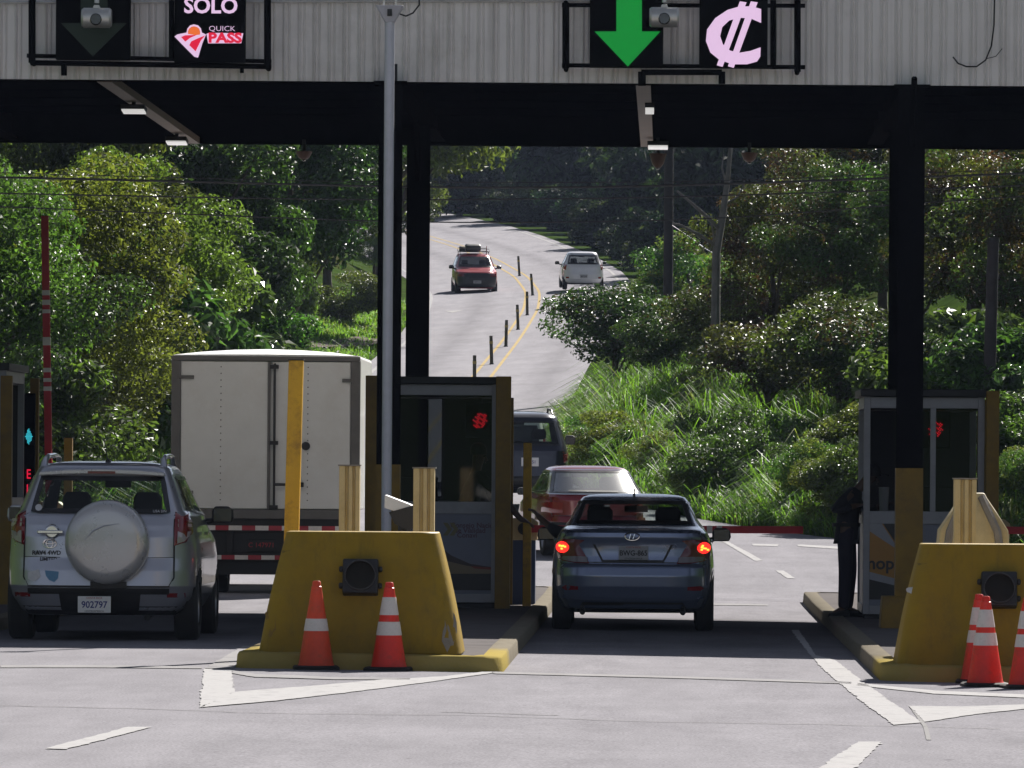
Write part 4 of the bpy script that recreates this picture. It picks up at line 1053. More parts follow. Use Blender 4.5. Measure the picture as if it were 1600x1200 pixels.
# ------------------------------------------------------------------ people
def skin(name, J, E, m, parent, root, sub=2):
    names = list(J); idx = {n: i for i, n in enumerate(names)}
    me = bpy.data.meshes.new(name)
    me.from_pydata([J[n][0] for n in names], [(idx[a], idx[b]) for a, b in E], [])
    o = bpy.data.objects.new(name, me); COL.objects.link(o); me.materials.append(m)
    md = o.modifiers.new("skin", 'SKIN'); md.use_smooth_shade = True
    for n in names:
        r = J[n][1]; r = r if isinstance(r, tuple) else (r, r)
        me.skin_vertices[0].data[idx[n]].radius = r
        me.skin_vertices[0].data[idx[n]].use_root = (n == root)
    s = o.modifiers.new("sub", 'SUBSURF'); s.levels = sub; s.render_levels = sub
    o.parent = parent
    return o
def hand(J, E, wrist, key, pos, d, side, up):
    """palm, four unequal bent fingers and a thumb leaving the side of the palm"""
    w = Vector(pos); d = Vector(d).normalized(); up = Vector(up); up = (up - d * up.dot(d)).normalized(); s = d.cross(up).normalized() * side
    pal = w + d * .055; J[key + 'p'] = (tuple(pal), (.026, .02)); E.append((wrist, key + 'p'))
    for i, (off, L) in enumerate(((-.030, .070), (-.010, .082), (.011, .076), (.030, .058))):
        k = pal + d * .042 + s * off; m1 = k + d * L * .55 - up * .010; tp = m1 + d * L * .40 - up * .026
        J[f"{key}k{i}"] = (tuple(k), .0105); J[f"{key}m{i}"] = (tuple(m1), .0092); J[f"{key}t{i}"] = (tuple(tp), .0078)
        E += [(key + 'p', f"{key}k{i}"), (f"{key}k{i}", f"{key}m{i}"), (f"{key}m{i}", f"{key}t{i}")]
    a = pal - d * .01 - s * .036; b = a + d * .04 - s * .022 - up * .01
    J[key + 'h'] = (tuple(a), .012); J[key + 'i'] = (tuple(b), .009); E += [(key + 'p', key + 'h'), (key + 'h', key + 'i')]
def person(lab, loc, rz, pose, top_m, leg_m, cap=None, legs=True):
    t = thing("person", lab, "person", loc, rz)
    J = {}; E = []
    p = pose
    J['pelvis'] = (p['pelvis'], (.105, .10)); J['spine'] = (p['spine'], (.10, .095)); J['chest'] = (p['chest'], (.115, .105)); J['neck'] = (p['neck'], .05)
    J['skull'] = (p['skull'], (.072, .08)); hd = Vector(p['skull']) + Vector(p.get('crown', (0, 0, .085))); J['crown'] = (tuple(hd), (.066, .07))
    E += [('pelvis', 'spine'), ('spine', 'chest'), ('chest', 'neck'), ('neck', 'skull'), ('skull', 'crown')]
    for s, sd in (('l', -1), ('r', 1)):
        J[s + 'sh'] = (p[s + 'sh'], .046); J[s + 'el'] = (p[s + 'el'], .048); J[s + 'wr'] = (p[s + 'wr'], .034)
        E += [('chest', s + 'sh'), (s + 'sh', s + 'el'), (s + 'el', s + 'wr')]
        dd = Vector(p[s + 'wr']) - Vector(p[s + 'el'])
        hand(J, E, s + 'wr', s, p[s + 'wr'], p.get(s + 'hd', tuple(dd)), sd, p.get(s + 'up', (0, 0, 1)))
        if legs:
            J[s + 'hip'] = (p[s + 'hip'], .078); J[s + 'kn'] = (p[s + 'kn'], .054); J[s + 'an'] = (p[s + 'an'], .037); J[s + 'to'] = (p[s + 'to'], .028)
            E += [('pelvis', s + 'hip'), (s + 'hip', s + 'kn'), (s + 'kn', s + 'an'), (s + 'an', s + 'to')]
    body = skin("body", J, E, M['skin'], t, 'pelvis')
    f = Vector(p['face']).normalized(); hc = Vector(p['skull']); up = Vector((0, 0, 1)); sd_ = f.cross(up).normalized()
    mb = MB(); nb = hc + f * .078
    mb.tube([nb + up * .03, nb + f * .018 - up * .012, nb - f * .004 - up * .024], [.008, .014, .008], 8); mb.build("nose", M['skin'], t)
    for k in (-1, 1):
        mb = MB(); q = hc + f * .07 + sd_ * .03 * k + up * .03; mb.lathe([(.0001, -.011), (.010, -.006), (.012, 0), (.010, .006), (.0001, .011)], tuple(q), 10); mb.build("eye", M['lens'], t)
        mb = MB(); q = hc + sd_ * .078 * k + up * .015; mb.lathe([(.0001, -.03), (.012, -.018), (.014, .01), (.0001, .03)], tuple(q), 10); mb.build("ear", M['skin'], t)
    mb = MB(); q = hc + f * .076 - up * .042; mb.tube([q - sd_ * .024, q + f * .004, q + sd_ * .024], [.004, .007, .004], 6); mb.build("mouth", M['skin'], t)
    # hair or cap over the crown
    mb = MB(); c = hd + Vector((0, 0, .0)) - f * .012
    rings = [(.088, -.05), (.092, -.01), (.088, .03), (.07, .062), (.04, .08), (.0001, .086)]
    mb.lathe(rings, tuple(c), 20)
    if cap:
        q = c + f * .08; mb.prism([(-.06, 0), (.06, 0), (.05, .08), (0, .1), (-.05, .08)], -.012, 0, 'z')
        nv = 10
        for i in range(len(mb.v) - 20, len(mb.v)):
            x, y, z = mb.v[i]; w = q + sd_ * x + f * y + up * z; mb.v[i] = (w.x, w.y, w.z)
    mb.build("cap" if cap else "hair", M['cloth_dark'] if cap else M['hair'], t)
    SJ = {}; SE = []
    for k in ('pelvis', 'spine', 'chest'): SJ[k] = (J[k][0], (J[k][1][0] + .034, J[k][1][1] + .034))
    nk = Vector(p['chest']).lerp(Vector(p['neck']), .75); SJ['collar'] = (tuple(nk), .062)
    SJ['hem'] = (tuple(Vector(p['pelvis']) - Vector((0, 0, .07))), (.118, .112)); SE = [('pelvis', 'spine'), ('spine', 'chest'), ('chest', 'collar'), ('pelvis', 'hem')]
    for s in 'lr':
        SJ[s + 'sh'] = (p[s + 'sh'], .066); SJ[s + 'el'] = (p[s + 'el'], p.get('sleeve', .055)); 
        cu = Vector(p[s + 'el']).lerp(Vector(p[s + 'wr']), p.get('cuff', .8)); SJ[s + 'cu'] = (tuple(cu), .044)
        SE += [('chest', s + 'sh'), (s + 'sh', s + 'el'), (s + 'el', s + 'cu')]
    skin("shirt", SJ, SE, top_m, t, 'pelvis')
    if legs:
        TJ = {'pelvis': (p['pelvis'], (.13, .125)), 'waist': (tuple(Vector(p['pelvis']) + Vector((0, 0, .08))), (.122, .118))}; TE = [('pelvis', 'waist')]
        for s in 'lr':
            TJ[s + 'hip'] = (p[s + 'hip'], .10); TJ[s + 'kn'] = (p[s + 'kn'], .078); TJ[s + 'an'] = (tuple(Vector(p[s + 'an']) + Vector((0, 0, -.02))), .062)
            TE += [('pelvis', s + 'hip'), (s + 'hip', s + 'kn'), (s + 'kn', s + 'an')]
            a, b = Vector(p[s + 'an']), Vector(p[s + 'to'])
            mb = MB(); d = (b - a); d.z = 0; d.normalize(); n = Vector((-d.y, d.x, 0))
            rr = []
            for q, w, h in ((-.07, .032, .07), (-.03, .042, .085), (.06, .044, .075), (.13, .046, .055), (.185, .035, .04), (.205, .012, .03)):
                c = Vector((a.x, a.y, 0)) + d * q
                rr.append([tuple(c + n * w * u + Vector((0, 0, v * h))) for u, v in ((-1, 0), (1, 0), (1, .6), (.6, 1), (-.6, 1), (-1, .6))])
            mb.loft(rr); mb.build("shoe", M['rubber'], t, bevel=.004)
        skin("trousers", TJ, TE, leg_m, t, 'pelvis')
        mb = MB(); c = Vector(p['pelvis']) + Vector((0, 0, .07))
        mb.lathe([(.152, -.02), (.154, .02)], tuple(c), 24); mb.build("belt", M['rubber'], t)
    return t
gx, gy = 1.955, 76.55
GP = dict(pelvis=(0, 0, .93), spine=(.02, 0, 1.10), chest=(.06, 0, 1.27), neck=(.155, 0, 1.42), skull=(.25, 0, 1.50), crown=(.045, 0, .08), face=(1, 0, -.2),
    lsh=(.05, -.16, 1.345), lel=(-.155, -.22, 1.15), lwr=(.07, -.16, 1.20), lhd=(1, .3, .25), rsh=(.07, .16, 1.34), rel=(.20, .2, 1.12), rwr=(.36, .1, 1.2),
    lhip=(-.01, -.09, .88), lkn=(-.01, -.10, .49), lan=(-.03, -.1, .09), lto=(-.15, -.2, .03), rhip=(.02, .09, .88), rkn=(.05, .1, .49), ran=(.02, .1, .09), rto=(.16, .11, .03), cuff=.97)
person("guard in dark uniform leaning into the right booth's side window, elbow out", (gx, gy, itop(gx) - .004), 0, GP, M['cloth_dark'], M['cloth_navy'], cap=True)
AT = dict(pelvis=(0, 0, .93), spine=(.02, 0, 1.1), chest=(.06, 0, 1.3), neck=(.1, 0, 1.46), skull=(.12, 0, 1.58), crown=(.01, 0, .085), face=(1, -.1, -.15),
    lsh=(.10, .17, 1.39), lel=(.15, .3, 1.12), lwr=(.3, .3, .98), rsh=(.14, -.15, 1.38), rel=(.40, -.18, 1.14), rwr=(.60, -.2, .90), rhd=(.9, -.1, -.35), rup=(.3, 0, 1),
    lhip=(0, .09, .88), lkn=(.02, .1, .49), lan=(0, .1, .09), lto=(.14, .12, .03), rhip=(0, -.09, .88), rkn=(.03, -.1, .49), ran=(0, -.1, .09), rto=(.14, -.12, .03), cuff=.45, sleeve=.062)
person("attendant in the middle booth reaching an arm out of its side window", (-2.22, 78.45, zz[0] + .015), 0, AT, M['cloth_dark'], M['cloth_dark'])
# ------------------------------------------------------------------ vehicles
def paint(name, col, metal=.55, rough=.32, var=.05):
    return mat(name, col, rough, metal, var, 3, coat=.8, dirt=tuple(c * .55 + .02 for c in col), dscale=3.5, damt=.12)
M['p_silver'] = paint("silver_paint", (.42, .43, .49), .6, .3)
M['p_cover'] = mat("spare_cover", (.47, .47, .485), .28, .35, .05, 3, coat=.6)
M['p_blue'] = paint("slate_blue_paint", (.17, .205, .31), .55, .25)
M['p_red'] = paint("dark_red_paint", (.17, .008, .014), .2, .25)
M['p_navy'] = paint("navy_paint", (.012, .014, .030), .4, .30)
M['p_white'] = paint("white_paint", (.55, .55, .60), .05, .35)
M['p_fred'] = paint("sun_faded_red_paint", (.34, .02, .03), .2, .32)
M['lamp_red'] = mat("red_lens", (.20, .008, .012), .18, 0, .1, 30, coat=.7)
M['lamp_clear'] = mat("clear_lens", (.42, .38, .38), .15, .2, .15, 30, coat=.7)
M['lamp_dark'] = mat("smoked_lens", (.14, .018, .024), .18, 0, .1, 30, coat=.7)
M['lamp_smoke'] = mat('grey_lens', (.16, .13, .14), .2, 0, .1, 30, coat=.6)
M['lamp_stripe'] = mat("white_lens_stripe", (.50, .42, .42), .2, 0, .1, 30, coat=.7)
M['brake'] = mat("brake_light_lit", (.4, .01, .01), .3, 0, .05, 40, emit=(1.0, .02, .015), estr=1.0)
M['brake_core'] = mat("brake_light_core", (.6, .2, .02), .3, 0, .05, 40, emit=(1.0, .30, .03), estr=1.7)
M['frit'] = mat("window_border", (.008, .008, .009), .3, 0, .1, 20, coat=.5)
M['st_blue'] = mat("sticker_blue", (.10, .25, .42), .5, 0, .1, 20)
M['st_white'] = mat("sticker_white", (.55, .55, .58), .5, 0, .1, 20)

class Car:
    def __init__(s, name, lab, cat, loc, rz, pitch, body_m, levels, n=5.5, N=150, group=None):
        s.t = thing(name, lab, cat, loc, 0, group)
        s.t.rotation_mode = 'XYZ'
        s.t.matrix_world = Matrix.Translation(loc) @ Matrix.Rotation(rz, 4, 'Z') @ Matrix.Rotation(pitch, 4, 'X')
        s.m = body_m
        zs = [l[0] for l in levels]
        zz = sorted(set([round(z, 4) for z in zs] + [round(float(z), 4) for z in np.arange(zs[0], zs[-1] - .03, .022)]))
        W, YR, YF = [np.interp(zz, zs, [l[k] for l in levels]) for k in (1, 2, 3)]
        th = np.linspace(0, 2 * math.pi, 4001)
        ex = np.sign(np.cos(th)) * np.abs(np.cos(th)) ** (2 / n); ey = np.sign(np.sin(th)) * np.abs(np.sin(th)) ** (2 / n)
        ds = np.hypot(np.diff(ex) * 1.0, np.diff(ey) * 1.15); cs = np.concatenate([[0], np.cumsum(ds)])
        q = np.interp(np.linspace(0, cs[-1], N + 1)[:-1], cs, th)
        ex = np.sign(np.cos(q)) * np.abs(np.cos(q)) ** (2 / n); ey = np.sign(np.sin(q)) * np.abs(np.sin(q)) ** (2 / n)
        V = []
        for z, w, a, b in zip(zz, W, YR, YF):
            V += [(w * x, (a + b) / 2 + (b - a) / 2 * y, z) for x, y in zip(ex, ey)]
        F = [(i * N + k, i * N + (k + 1) % N, (i + 1) * N + (k + 1) % N, (i + 1) * N + k) for i in range(len(zz) - 1) for k in range(N)]
        F.append(tuple(reversed(range(N)))); F.append(tuple(range(len(V) - N, len(V))))
        s.V, s.F = V, F
        s.bvh = BVHTree.FromPolygons([Vector(v) for v in V], F)
        s.holes = []
    def pj(s, p, side):
        a, b = p
        o, d = {'rear': ((a, -4, b), (0, 1, 0)), 'front': ((a, 9, b), (0, -1, 0)), 'right': ((4, a, b), (-1, 0, 0)), 'left': ((-4, a, b), (1, 0, 0)), 'top': ((a, b, 5), (0, 0, -1))}[side]
        h = s.bvh.ray_cast(Vector(o), Vector(d))
        return (h[0], h[1]) if h[0] is not None else (None, None)
    def patch(s, name, poly, side, m, off=.004, dome=0.0, step=.06, parent=None, th=0.0):
        pts = []
        for i, a in enumerate(poly):
            b = poly[(i + 1) % len(poly)]; L = math.hypot(b[0] - a[0], b[1] - a[1]); k = max(1, int(L / step))
            for j in range(k): pts.append(Vector((a[0] + (b[0] - a[0]) * j / k, a[1] + (b[1] - a[1]) * j / k)))
        nb = len(pts)
        xs = [p.x for p in pts]; ys = [p.y for p in pts]
        def inside(p):
            c = False; j = nb - 1
            for i in range(nb):
                if (pts[i].y > p.y) != (pts[j].y > p.y) and p.x < (pts[j].x - pts[i].x) * (p.y - pts[i].y) / (pts[j].y - pts[i].y) + pts[i].x: c = not c
                j = i
            return c
        def bd(p): return min((p - q).length for q in pts)
        grid = []
        for x in np.arange(min(xs) + step / 2, max(xs), step):
            for y in np.arange(min(ys) + step / 2, max(ys), step):
                p = Vector((float(x), float(y)))
                if inside(p) and bd(p) > step * .45: grid.append(p)
        r = delaunay_2d_cdt(pts + grid, [], [list(range(nb))], 1, 1e-6)
        vs = []; ok = []
        for v in r[0]:
            h, nn = s.pj((v.x, v.y), side)
            if h is None: vs.append((0, 0, 0)); ok.append(False); continue
            e = off + (dome * min(1.0, bd(Vector((v.x, v.y))) / .025) if dome else 0)
            vs.append(tuple(h + nn * e)); ok.append(True)
        fs = [list(f) for f in r[2] if all(ok[i] for i in f)]
        mb = MB(); mb.add(vs, fs, 0, True)
        o = mb.build(name, m, parent or s.t, angle=R(60))
        return o
    def ribbon(s, name, line, w, side, m, off=.003, closed=False, parent=None, step=.05):
        P2 = [Vector(p) for p in line]; out = []
        n = len(P2)
        for i in range(n if closed else n - 1):
            a, b = P2[i], P2[(i + 1) % n]; k = max(1, int((b - a).length / step))
            for j in range(k): out.append(a + (b - a) * j / k)
        if not closed: out.append(P2[-1])
        n = len(out); vs = []; ok = []
        for i in range(n):
            a = out[(i - 1) % n] if closed or i > 0 else out[i]; b = out[(i + 1) % n] if closed or i < n - 1 else out[i]
            d = (b - a).normalized(); nr = Vector((-d.y, d.x))
            for q in (.5, -.5):
                h, nn = s.pj(tuple(out[i] + nr * w * q), side)
                ok.append(h is not None); vs.append(tuple(h + nn * off) if h is not None else (0, 0, 0))
        fs = []
        for i in range(n if closed else n - 1):
            j = (i + 1) % n; f = (2 * i, 2 * i + 1, 2 * j + 1, 2 * j)
            if all(ok[k] for k in f): fs.append(f)
        mb = MB(); mb.add(vs, fs, 0, True)
        return mb.build(name, m, parent or s.t, angle=R(60))
    @staticmethod
    def inset(poly, d):
        P2 = [Vector(p) for p in poly]; n = len(P2); A = sum(P2[i].x * P2[(i + 1) % n].y - P2[(i + 1) % n].x * P2[i].y for i in range(n))
        sg = 1 if A > 0 else -1; out = []
        for i in range(n):
            a = (P2[i] - P2[i - 1]).normalized(); b = (P2[(i + 1) % n] - P2[i]).normalized()
            na = Vector((-a.y, a.x)) * sg; nb = Vector((-b.y, b.x)) * sg; k = (na + nb); k = k / max(.3, k.dot(na))
            out.append(tuple(P2[i] + k * d))
        return out
    def window(s, name, poly, side, m, border=.035, frit=True):
        s.holes.append((s.inset(poly, border * .62), side))
        g = s.patch(name, poly, side, m, .006)
        if frit:
            s.ribbon("border", s.inset(poly, border * .5), border, side, M['frit'], .0095, True, g)
        return g
    def body(s, arches=()):
        def inp(poly, x, y):
            c = False; j = len(poly) - 1
            for i in range(len(poly)):
                if (poly[i][1] > y) != (poly[j][1] > y) and x < (poly[j][0] - poly[i][0]) * (y - poly[i][1]) / (poly[j][1] - poly[i][1]) + poly[i][0]: c = not c
                j = i
            return c
        F = []; V = s.V
        ym = sum(v[1] for v in V) / len(V)
        for f in s.F:
            if len(f) > 4: F.append(f); continue
            cx_ = sum(V[i][0] for i in f) / 4; cy_ = sum(V[i][1] for i in f) / 4; cz_ = sum(V[i][2] for i in f) / 4
            nn = (Vector(V[f[1]]) - Vector(V[f[0]])).cross(Vector(V[f[3]]) - Vector(V[f[0]]))
            nn = nn.normalized() if nn.length > 0 else Vector((0, 0, 1))
            drop = False
            for poly, sd in s.holes:
                if sd == 'rear' and nn.y < -.12 and cy_ < ym and inp(poly, cx_, cz_): drop = True
                if sd == 'front' and nn.y > .12 and cy_ > ym and inp(poly, cx_, cz_): drop = True
                if sd == 'right' and nn.x > .3 and inp(poly, cy_, cz_): drop = True
                if sd == 'left' and nn.x < -.3 and inp(poly, cy_, cz_): drop = True
            for ya, r in arches:
                if abs(nn.x) > .3 and (cy_ - ya) ** 2 + (cz_ - r + .05) ** 2 < (r + .035) ** 2: drop = True
            if not drop: F.append(f)
        mb = MB(); mb.add(V, F, 0, True)
        o = mb.build("body", s.m, s.t, angle=R(38))
        return o
    def wheels(s, ys, x, r=.32, w=.21, flare=None):
        for y in ys:
            for sd in (-1, 1):
                c = (sd * x, y, r)
                mb = MB(); mb.lathe([(r * .62, -w / 2), (r * .93, -w / 2), (r, -w * .38), (r, w * .38), (r * .93, w / 2), (r * .62, w / 2), (r * .62, -w / 2)], c, 36, axis='x')
                wh = mb.build("wheel", M['tyre'], s.t)
                mb = MB(); mb.lathe([(.0001, sd * w * .30), (r * .2, sd * w * .32), (r * .22, sd * w * .22), (r * .52, sd * w * .20), (r * .56, sd * w * .42), (r * .62, sd * w * .44), (r * .62, -sd * w * .4)], c, 30, axis='x'); mb.build("rim", M['rim'], wh)
                if flare:
                    pts = [(y + (r + .055) * math.cos(a), r - .05 + (r + .055) * math.sin(a)) for a in np.linspace(-.15, math.pi + .15, 26)]
                    s.ribbon("wheel_arch", pts, .05, 'right' if sd > 0 else 'left', flare, .006)
    def seats(s, xs, y, zseat, ztop, head=True, w=.23, bench=None):
        for x in xs:
            mb = MB()
            mb.loft([[(x - w, y + .05, zseat), (x + w, y + .05, zseat), (x + w, y + .2, zseat), (x - w, y + .2, zseat)], [(x - w, y - .06, ztop - .12), (x + w, y - .06, ztop - .12), (x + w, y + .05, ztop - .12), (x - w, y + .05, ztop - .12)], [(x - w * .8, y - .1, ztop), (x + w * .8, y - .1, ztop), (x + w * .8, y - .01, ztop), (x - w * .8, y - .01, ztop)]], smooth=False)
            mb.box(x - w, x + w, y + .1, y + .6, zseat - .1, zseat + .06)
            o = mb.build("seat", M['inside'], s.t, bevel=.03)
            if head:
                mb = MB(); q = ztop + .045
                mb.loft([[(a, b, z) for a, b in rrect(x - k, x + k, y - .14, y - .14 + d, .03, 3)] for z, k, d in ((q, .10, .07), (q + .03, .135, .1), (q + .14, .135, .1), (q + .19, .10, .07))]); mb.build("headrest", M['inside'], o)
        if bench:
            yb, zt, hw, hs = bench
            mb = MB(); mb.box(-hw, hw, yb, yb + .12, .45, zt); b_ = mb.build("rear_bench", M['inside'], s.t, bevel=.04)
            for x in hs:
                mb = MB(); mb.loft([[(a, b, z) for a, b in rrect(x - k, x + k, yb, yb + .09, .03, 3)] for z, k in ((zt + .01, .08), (zt + .04, .11), (zt + .13, .11), (zt + .16, .08))]); mb.build("headrest", M['inside'], b_)
    def dash(s, y, w, z, mirror=None, wheel=None):
        mb = MB(); mb.box(-w, w, y, y + .45, z - .35, z); mb.build("dashboard", M['inside'], s.t, bevel=.05)
        if mirror:
            mx_, my_, mz_ = mirror; mb = MB(); mb.box(mx_ - .125, mx_ + .125, my_ - .02, my_ + .02, mz_ - .035, mz_ + .035); mb.tube([(mx_, my_, mz_), (mx_, my_ + .08, mz_ + .09)], .012, 6); mb.build("rear_view_mirror", M['trim'], s.t, bevel=.012)
        if wheel:
            x, yy, z2 = wheel; mb = MB(); pts = [(x + .18 * math.cos(a), yy + .06 * math.sin(a), z2 + .17 * math.sin(a)) for a in np.linspace(0, 2 * math.pi, 25)]; mb.tube(pts, .016, 8, cap=False); mb.box(x - .17, x + .17, yy - .01, yy + .02, z2 - .03, z2 + .03); mb.build("steering_wheel", M['trim'], s.t)
    def wing(s, x, y, z, sd, m, h=.075, w=.10, rear_glass=True):
        mb = MB(); c = x
        mb.loft([[(c + sd * a, y + d, z + b) for a, b in ((-w, -h * .9), (w * .8, -h * .9), (w, -h * .3), (w * .92, h * .6), (w * .5, h), (-w * .7, h), (-w, h * .5))] for d in (0, .07)] + [[(c + sd * a * .6, y + .15, z + b * .6) for a, b in ((-w, -h * .9), (w * .8, -h * .9), (w, -h * .3), (w * .92, h * .6), (w * .5, h), (-w * .7, h), (-w, h * .5))]], smooth=False)
        mb.tube([(c - sd * w * .8, y + .06, z - h * .6), (c - sd * (w + .12), y + .06, z - h * 1.0)], .03, 8)
        o = mb.build("wing_mirror", m, s.t, bevel=.015)
        if rear_glass:
            mb = MB(); mb.box(c - w * .8, c + w * .8, y - .004, y - .001, z - h * .72, z + h * .75); mb.build("mirror_glass", M['lens'], o)
    def plate(s, x, y, z, w, h, txt, m, ink, sz, top=None, bot=None, tilt=0.0, side=1):
        mb = MB(); mb.box(x - w / 2, x + w / 2, y - .008, y, z - h / 2, z + h / 2)
        o = mb.build("number_plate", m, s.t, bevel=.004)
        rot = (math.pi / 2, 0, 0) if side > 0 else (math.pi / 2, 0, math.pi)
        yy = y - .0095 if side > 0 else y + .0015
        text_obj("lettering", txt, sz, ink, (x, yy, z - .004), rot, o, bold=.0016, ext=.001, sx=.92)
        if top: text_obj("lettering", top, .026, M['ink_red'], (x, yy, z + h * .39), rot, o, ext=.001)
        if bot: text_obj("lettering", bot, .022, M['ink_dark'], (x, yy, z - h * .40), rot, o, ext=.001)
        return o

def ring_mb(cx_, y, cz_, a, b, r, n=28):
    mb = MB(); mb.tube([(cx_ + a * math.cos(t), y, cz_ + b * math.sin(t)) for t in np.linspace(0, 2 * math.pi, n)], r, 6, cap=False); return mb
def circ(cx_, cz_, a, b, n=22, t0=0, t1=2 * math.pi): return [(cx_ + a * math.cos(t), cz_ + b * math.sin(t)) for t in np.linspace(t0, t1, n, endpoint=False)]

# ---- silver SUV with a covered spare wheel
def silver_suv():
    X0, Y0 = -5.33, 66.05
    lv = [(.24, .74, .22, 4.05), (.30, .80, .10, 4.2), (.42, .875, .035, 4.27), (.52, .90, .0, 4.27), (.66, .905, .02, 4.24), (.78, .905, .05, 4.18), (.92, .893, .06, 4.02), (.98, .88, .065, 3.75),
          (1.04, .866, .08, 3.35), (1.09, .855, .09, 3.10), (1.17, .838, .115, 2.97), (1.22, .80, .15, 2.88), (1.30, .768, .20, 2.74), (1.40, .728, .27, 2.57), (1.50, .688, .335, 2.40), (1.58, .655, .385, 2.25), (1.62, .632, .405, 2.15), (1.645, .60, .44, 2.05), (1.665, .55, .52, 1.95), (1.68, .45, .66, 1.85), (1.69, .30, .85, 1.75), (1.695, .12, 1.1, 1.6)]
    c = Car("parked_suv", "silver SUV with a covered spare wheel on its tailgate, waiting behind the truck", "car", (X0, Y0, float(surf(X0, Y0))), 0, 0, M['p_silver'], lv, 6.5)
    c.window("rear_window", [(-.655, 1.195), (.665, 1.195), (.64, 1.30), (.585, 1.545), (-.575, 1.545), (-.63, 1.30)], 'rear', M['glass_clear'], .045)
    c.window("windscreen", [(-.70, 1.13), (.70, 1.13), (.56, 1.59), (-.56, 1.59)], 'front', M['glass_clear'], .04)
    for sd in ('right', 'left'):
        c.window("side_window", [(.55, 1.24), (1.28, 1.20), (1.28, 1.54), (.72, 1.55)], sd, M['glass_car'], .03)
        c.window("side_window", [(1.36, 1.20), (2.70, 1.17), (2.28, 1.54), (1.36, 1.55)], sd, M['glass_car'], .03)
    c.body([(.86, .35), (3.42, .35)])
    c.wheels((.86, 3.42), .785, .345, .225)
    # tailgate seams, black bumper, plate
    seam = [(-.70, 1.19), (-.705, .60), (-.66, .515), (.66, .515), (.705, .60), (.70, 1.19)]
    c.ribbon("tailgate_seam", seam, .014, 'rear', M['trim'], .003)
    c.ribbon("tailgate_crease", [(-.70, .79), (-.36, .785)], .006, 'rear', M['trim'], .003)
    c.ribbon("tailgate_crease", [(.46, .785), (.70, .79)], .006, 'rear', M['trim'], .003)
    c.patch("bumper_step", [(-.66, .445), (.66, .445), (.66, .50), (-.66, .50)], 'rear', M['trim'], .012, dome=.01)
    c.patch("lower_bumper", [(-.30, .20 + .05), (.33, .20 + .05), (.38, .30), (.40, .46), (-.37, .46), (-.35, .30)], 'rear', M['trim'], .008, dome=.008)
    c.patch("lower_bumper", [(-.78, .25), (.78, .25), (.78, .33), (-.78, .33)], 'rear', M['trim'], .005)
    c.plate(-.03, -.035, .345, .31, .155, "902797", M['plate'], M['ink_blue'], .088, "COSTA RICA", "CENTROAMERICA")
    # spare wheel
    sp = (.09, -.005, .93)
    mb = MB(); mb.lathe([(.30, .06), (.36, .03), (.372, -.03), (.365, -.12), (.34, -.165), (.31, -.18)], sp, 48, axis='y'); w = mb.build("spare_wheel", M['trim'], c.t)
    mb = MB(); mb.lathe([(.392, .0), (.398, -.06), (.392, -.12), (.372, -.165), (.34, -.19), (.28, -.2), (.15, -.206), (.0001, -.208)], sp, 56, axis='y'); mb.build("wheel_cover", M['p_cover'], w)
    mb = MB(); mb.tube([(sp[0] - .2, -.214, sp[2] + .02), (sp[0] - .12, -.216, sp[2] + .11), (sp[0] - .02, -.216, sp[2] + .155), (sp[0] + .12, -.214, sp[2] + .175)], [.002, .006, .006, .002], 6); mb.build("cover_crease", M['p_silver'], w)
    mb = MB(); mb.box(sp[0] - .16, sp[0] + .18, -.04, .05, .5, .56); mb.build("wheel_bracket", M['trim'], w)
    # tail lights
    for sd in (-1, 1):
        X_ = lambda pts: [(sd * a, b) for a, b in pts]
        t_ = c.patch("tail_light", X_([(.70, 1.215), (.80, 1.215), (.838, 1.12), (.85, 1.02), (.80, .93), (.70, .895)]), 'rear', M['lamp_red'], .006, dome=.02)
        for z in (1.125, 1.085): c.patch("white_stripe", X_([(.715, z - .014), (.825, z - .014), (.82, z + .014), (.715, z + .014)]), 'rear', M['lamp_stripe'], .0295, parent=t_)
        c.patch("reversing_lens", X_([(.715, 1.03), (.82, 1.03), (.81, .985), (.775, .94), (.715, .915)]), 'rear', M['lamp_clear'], .0295, parent=t_)
        c.patch("reflector", X_([(.64, .415), (.80, .415), (.80, .455), (.64, .455)]), 'rear', M['lamp_red'], .005, dome=.008)
    # handle, badge, stickers
    mb = MB(); mb.lathe([(.0001, 0), (.06, -.0), (.075, .03)], (-.44, .035, 1.025), 24, axis='y')
    mb.box(-.575, -.33, .012, .03, 1.005, 1.04); mb.build("handle", M['chrome'], c.t, bevel=.008)
    b_ = ring_mb(-.46, .052, .915, .062, .043, .006); b_.tube([(-.46 + .03 * math.cos(t), .052, .915 + .04 * math.sin(t)) for t in np.linspace(0, 6.283, 20)], .005, 6, cap=False)
    b_.tube([(-.46 + .05 * math.cos(t), .052, .93 + .018 * math.sin(t)) for t in np.linspace(0, 6.283, 20)], .005, 6, cap=False); b_.build("badge", M['chrome'], c.t)
    text_obj("lettering", "RAV4 4WD", .055, M['trim'], (-.49, .052, .825), parent=c.t, bold=.002)
    text_obj("lettering", "LIMITED", .045, M['trim'], (-.47, .05, .765), parent=c.t, bold=.001)
    c.patch("sticker", [(-.50, .66), (-.42, .655), (-.37, .65), (-.375, .59), (-.41, .55), (-.46, .57), (-.49, .61)], 'rear', M['st_blue'], .005)
    c.patch("sticker", [(-.66, .64), (-.56, .67), (-.54, .60), (-.60, .55), (-.66, .58)], 'rear', M['st_white'], .005)
    c.patch("sticker", circ(-.575, 1.245, .032, .032, 16), 'rear', M['st_white'], .011)
    text_obj("lettering", "USA SIN", .036, M['st_white'], (.565, .125, 1.222), (R(65), 0, 0), c.t)
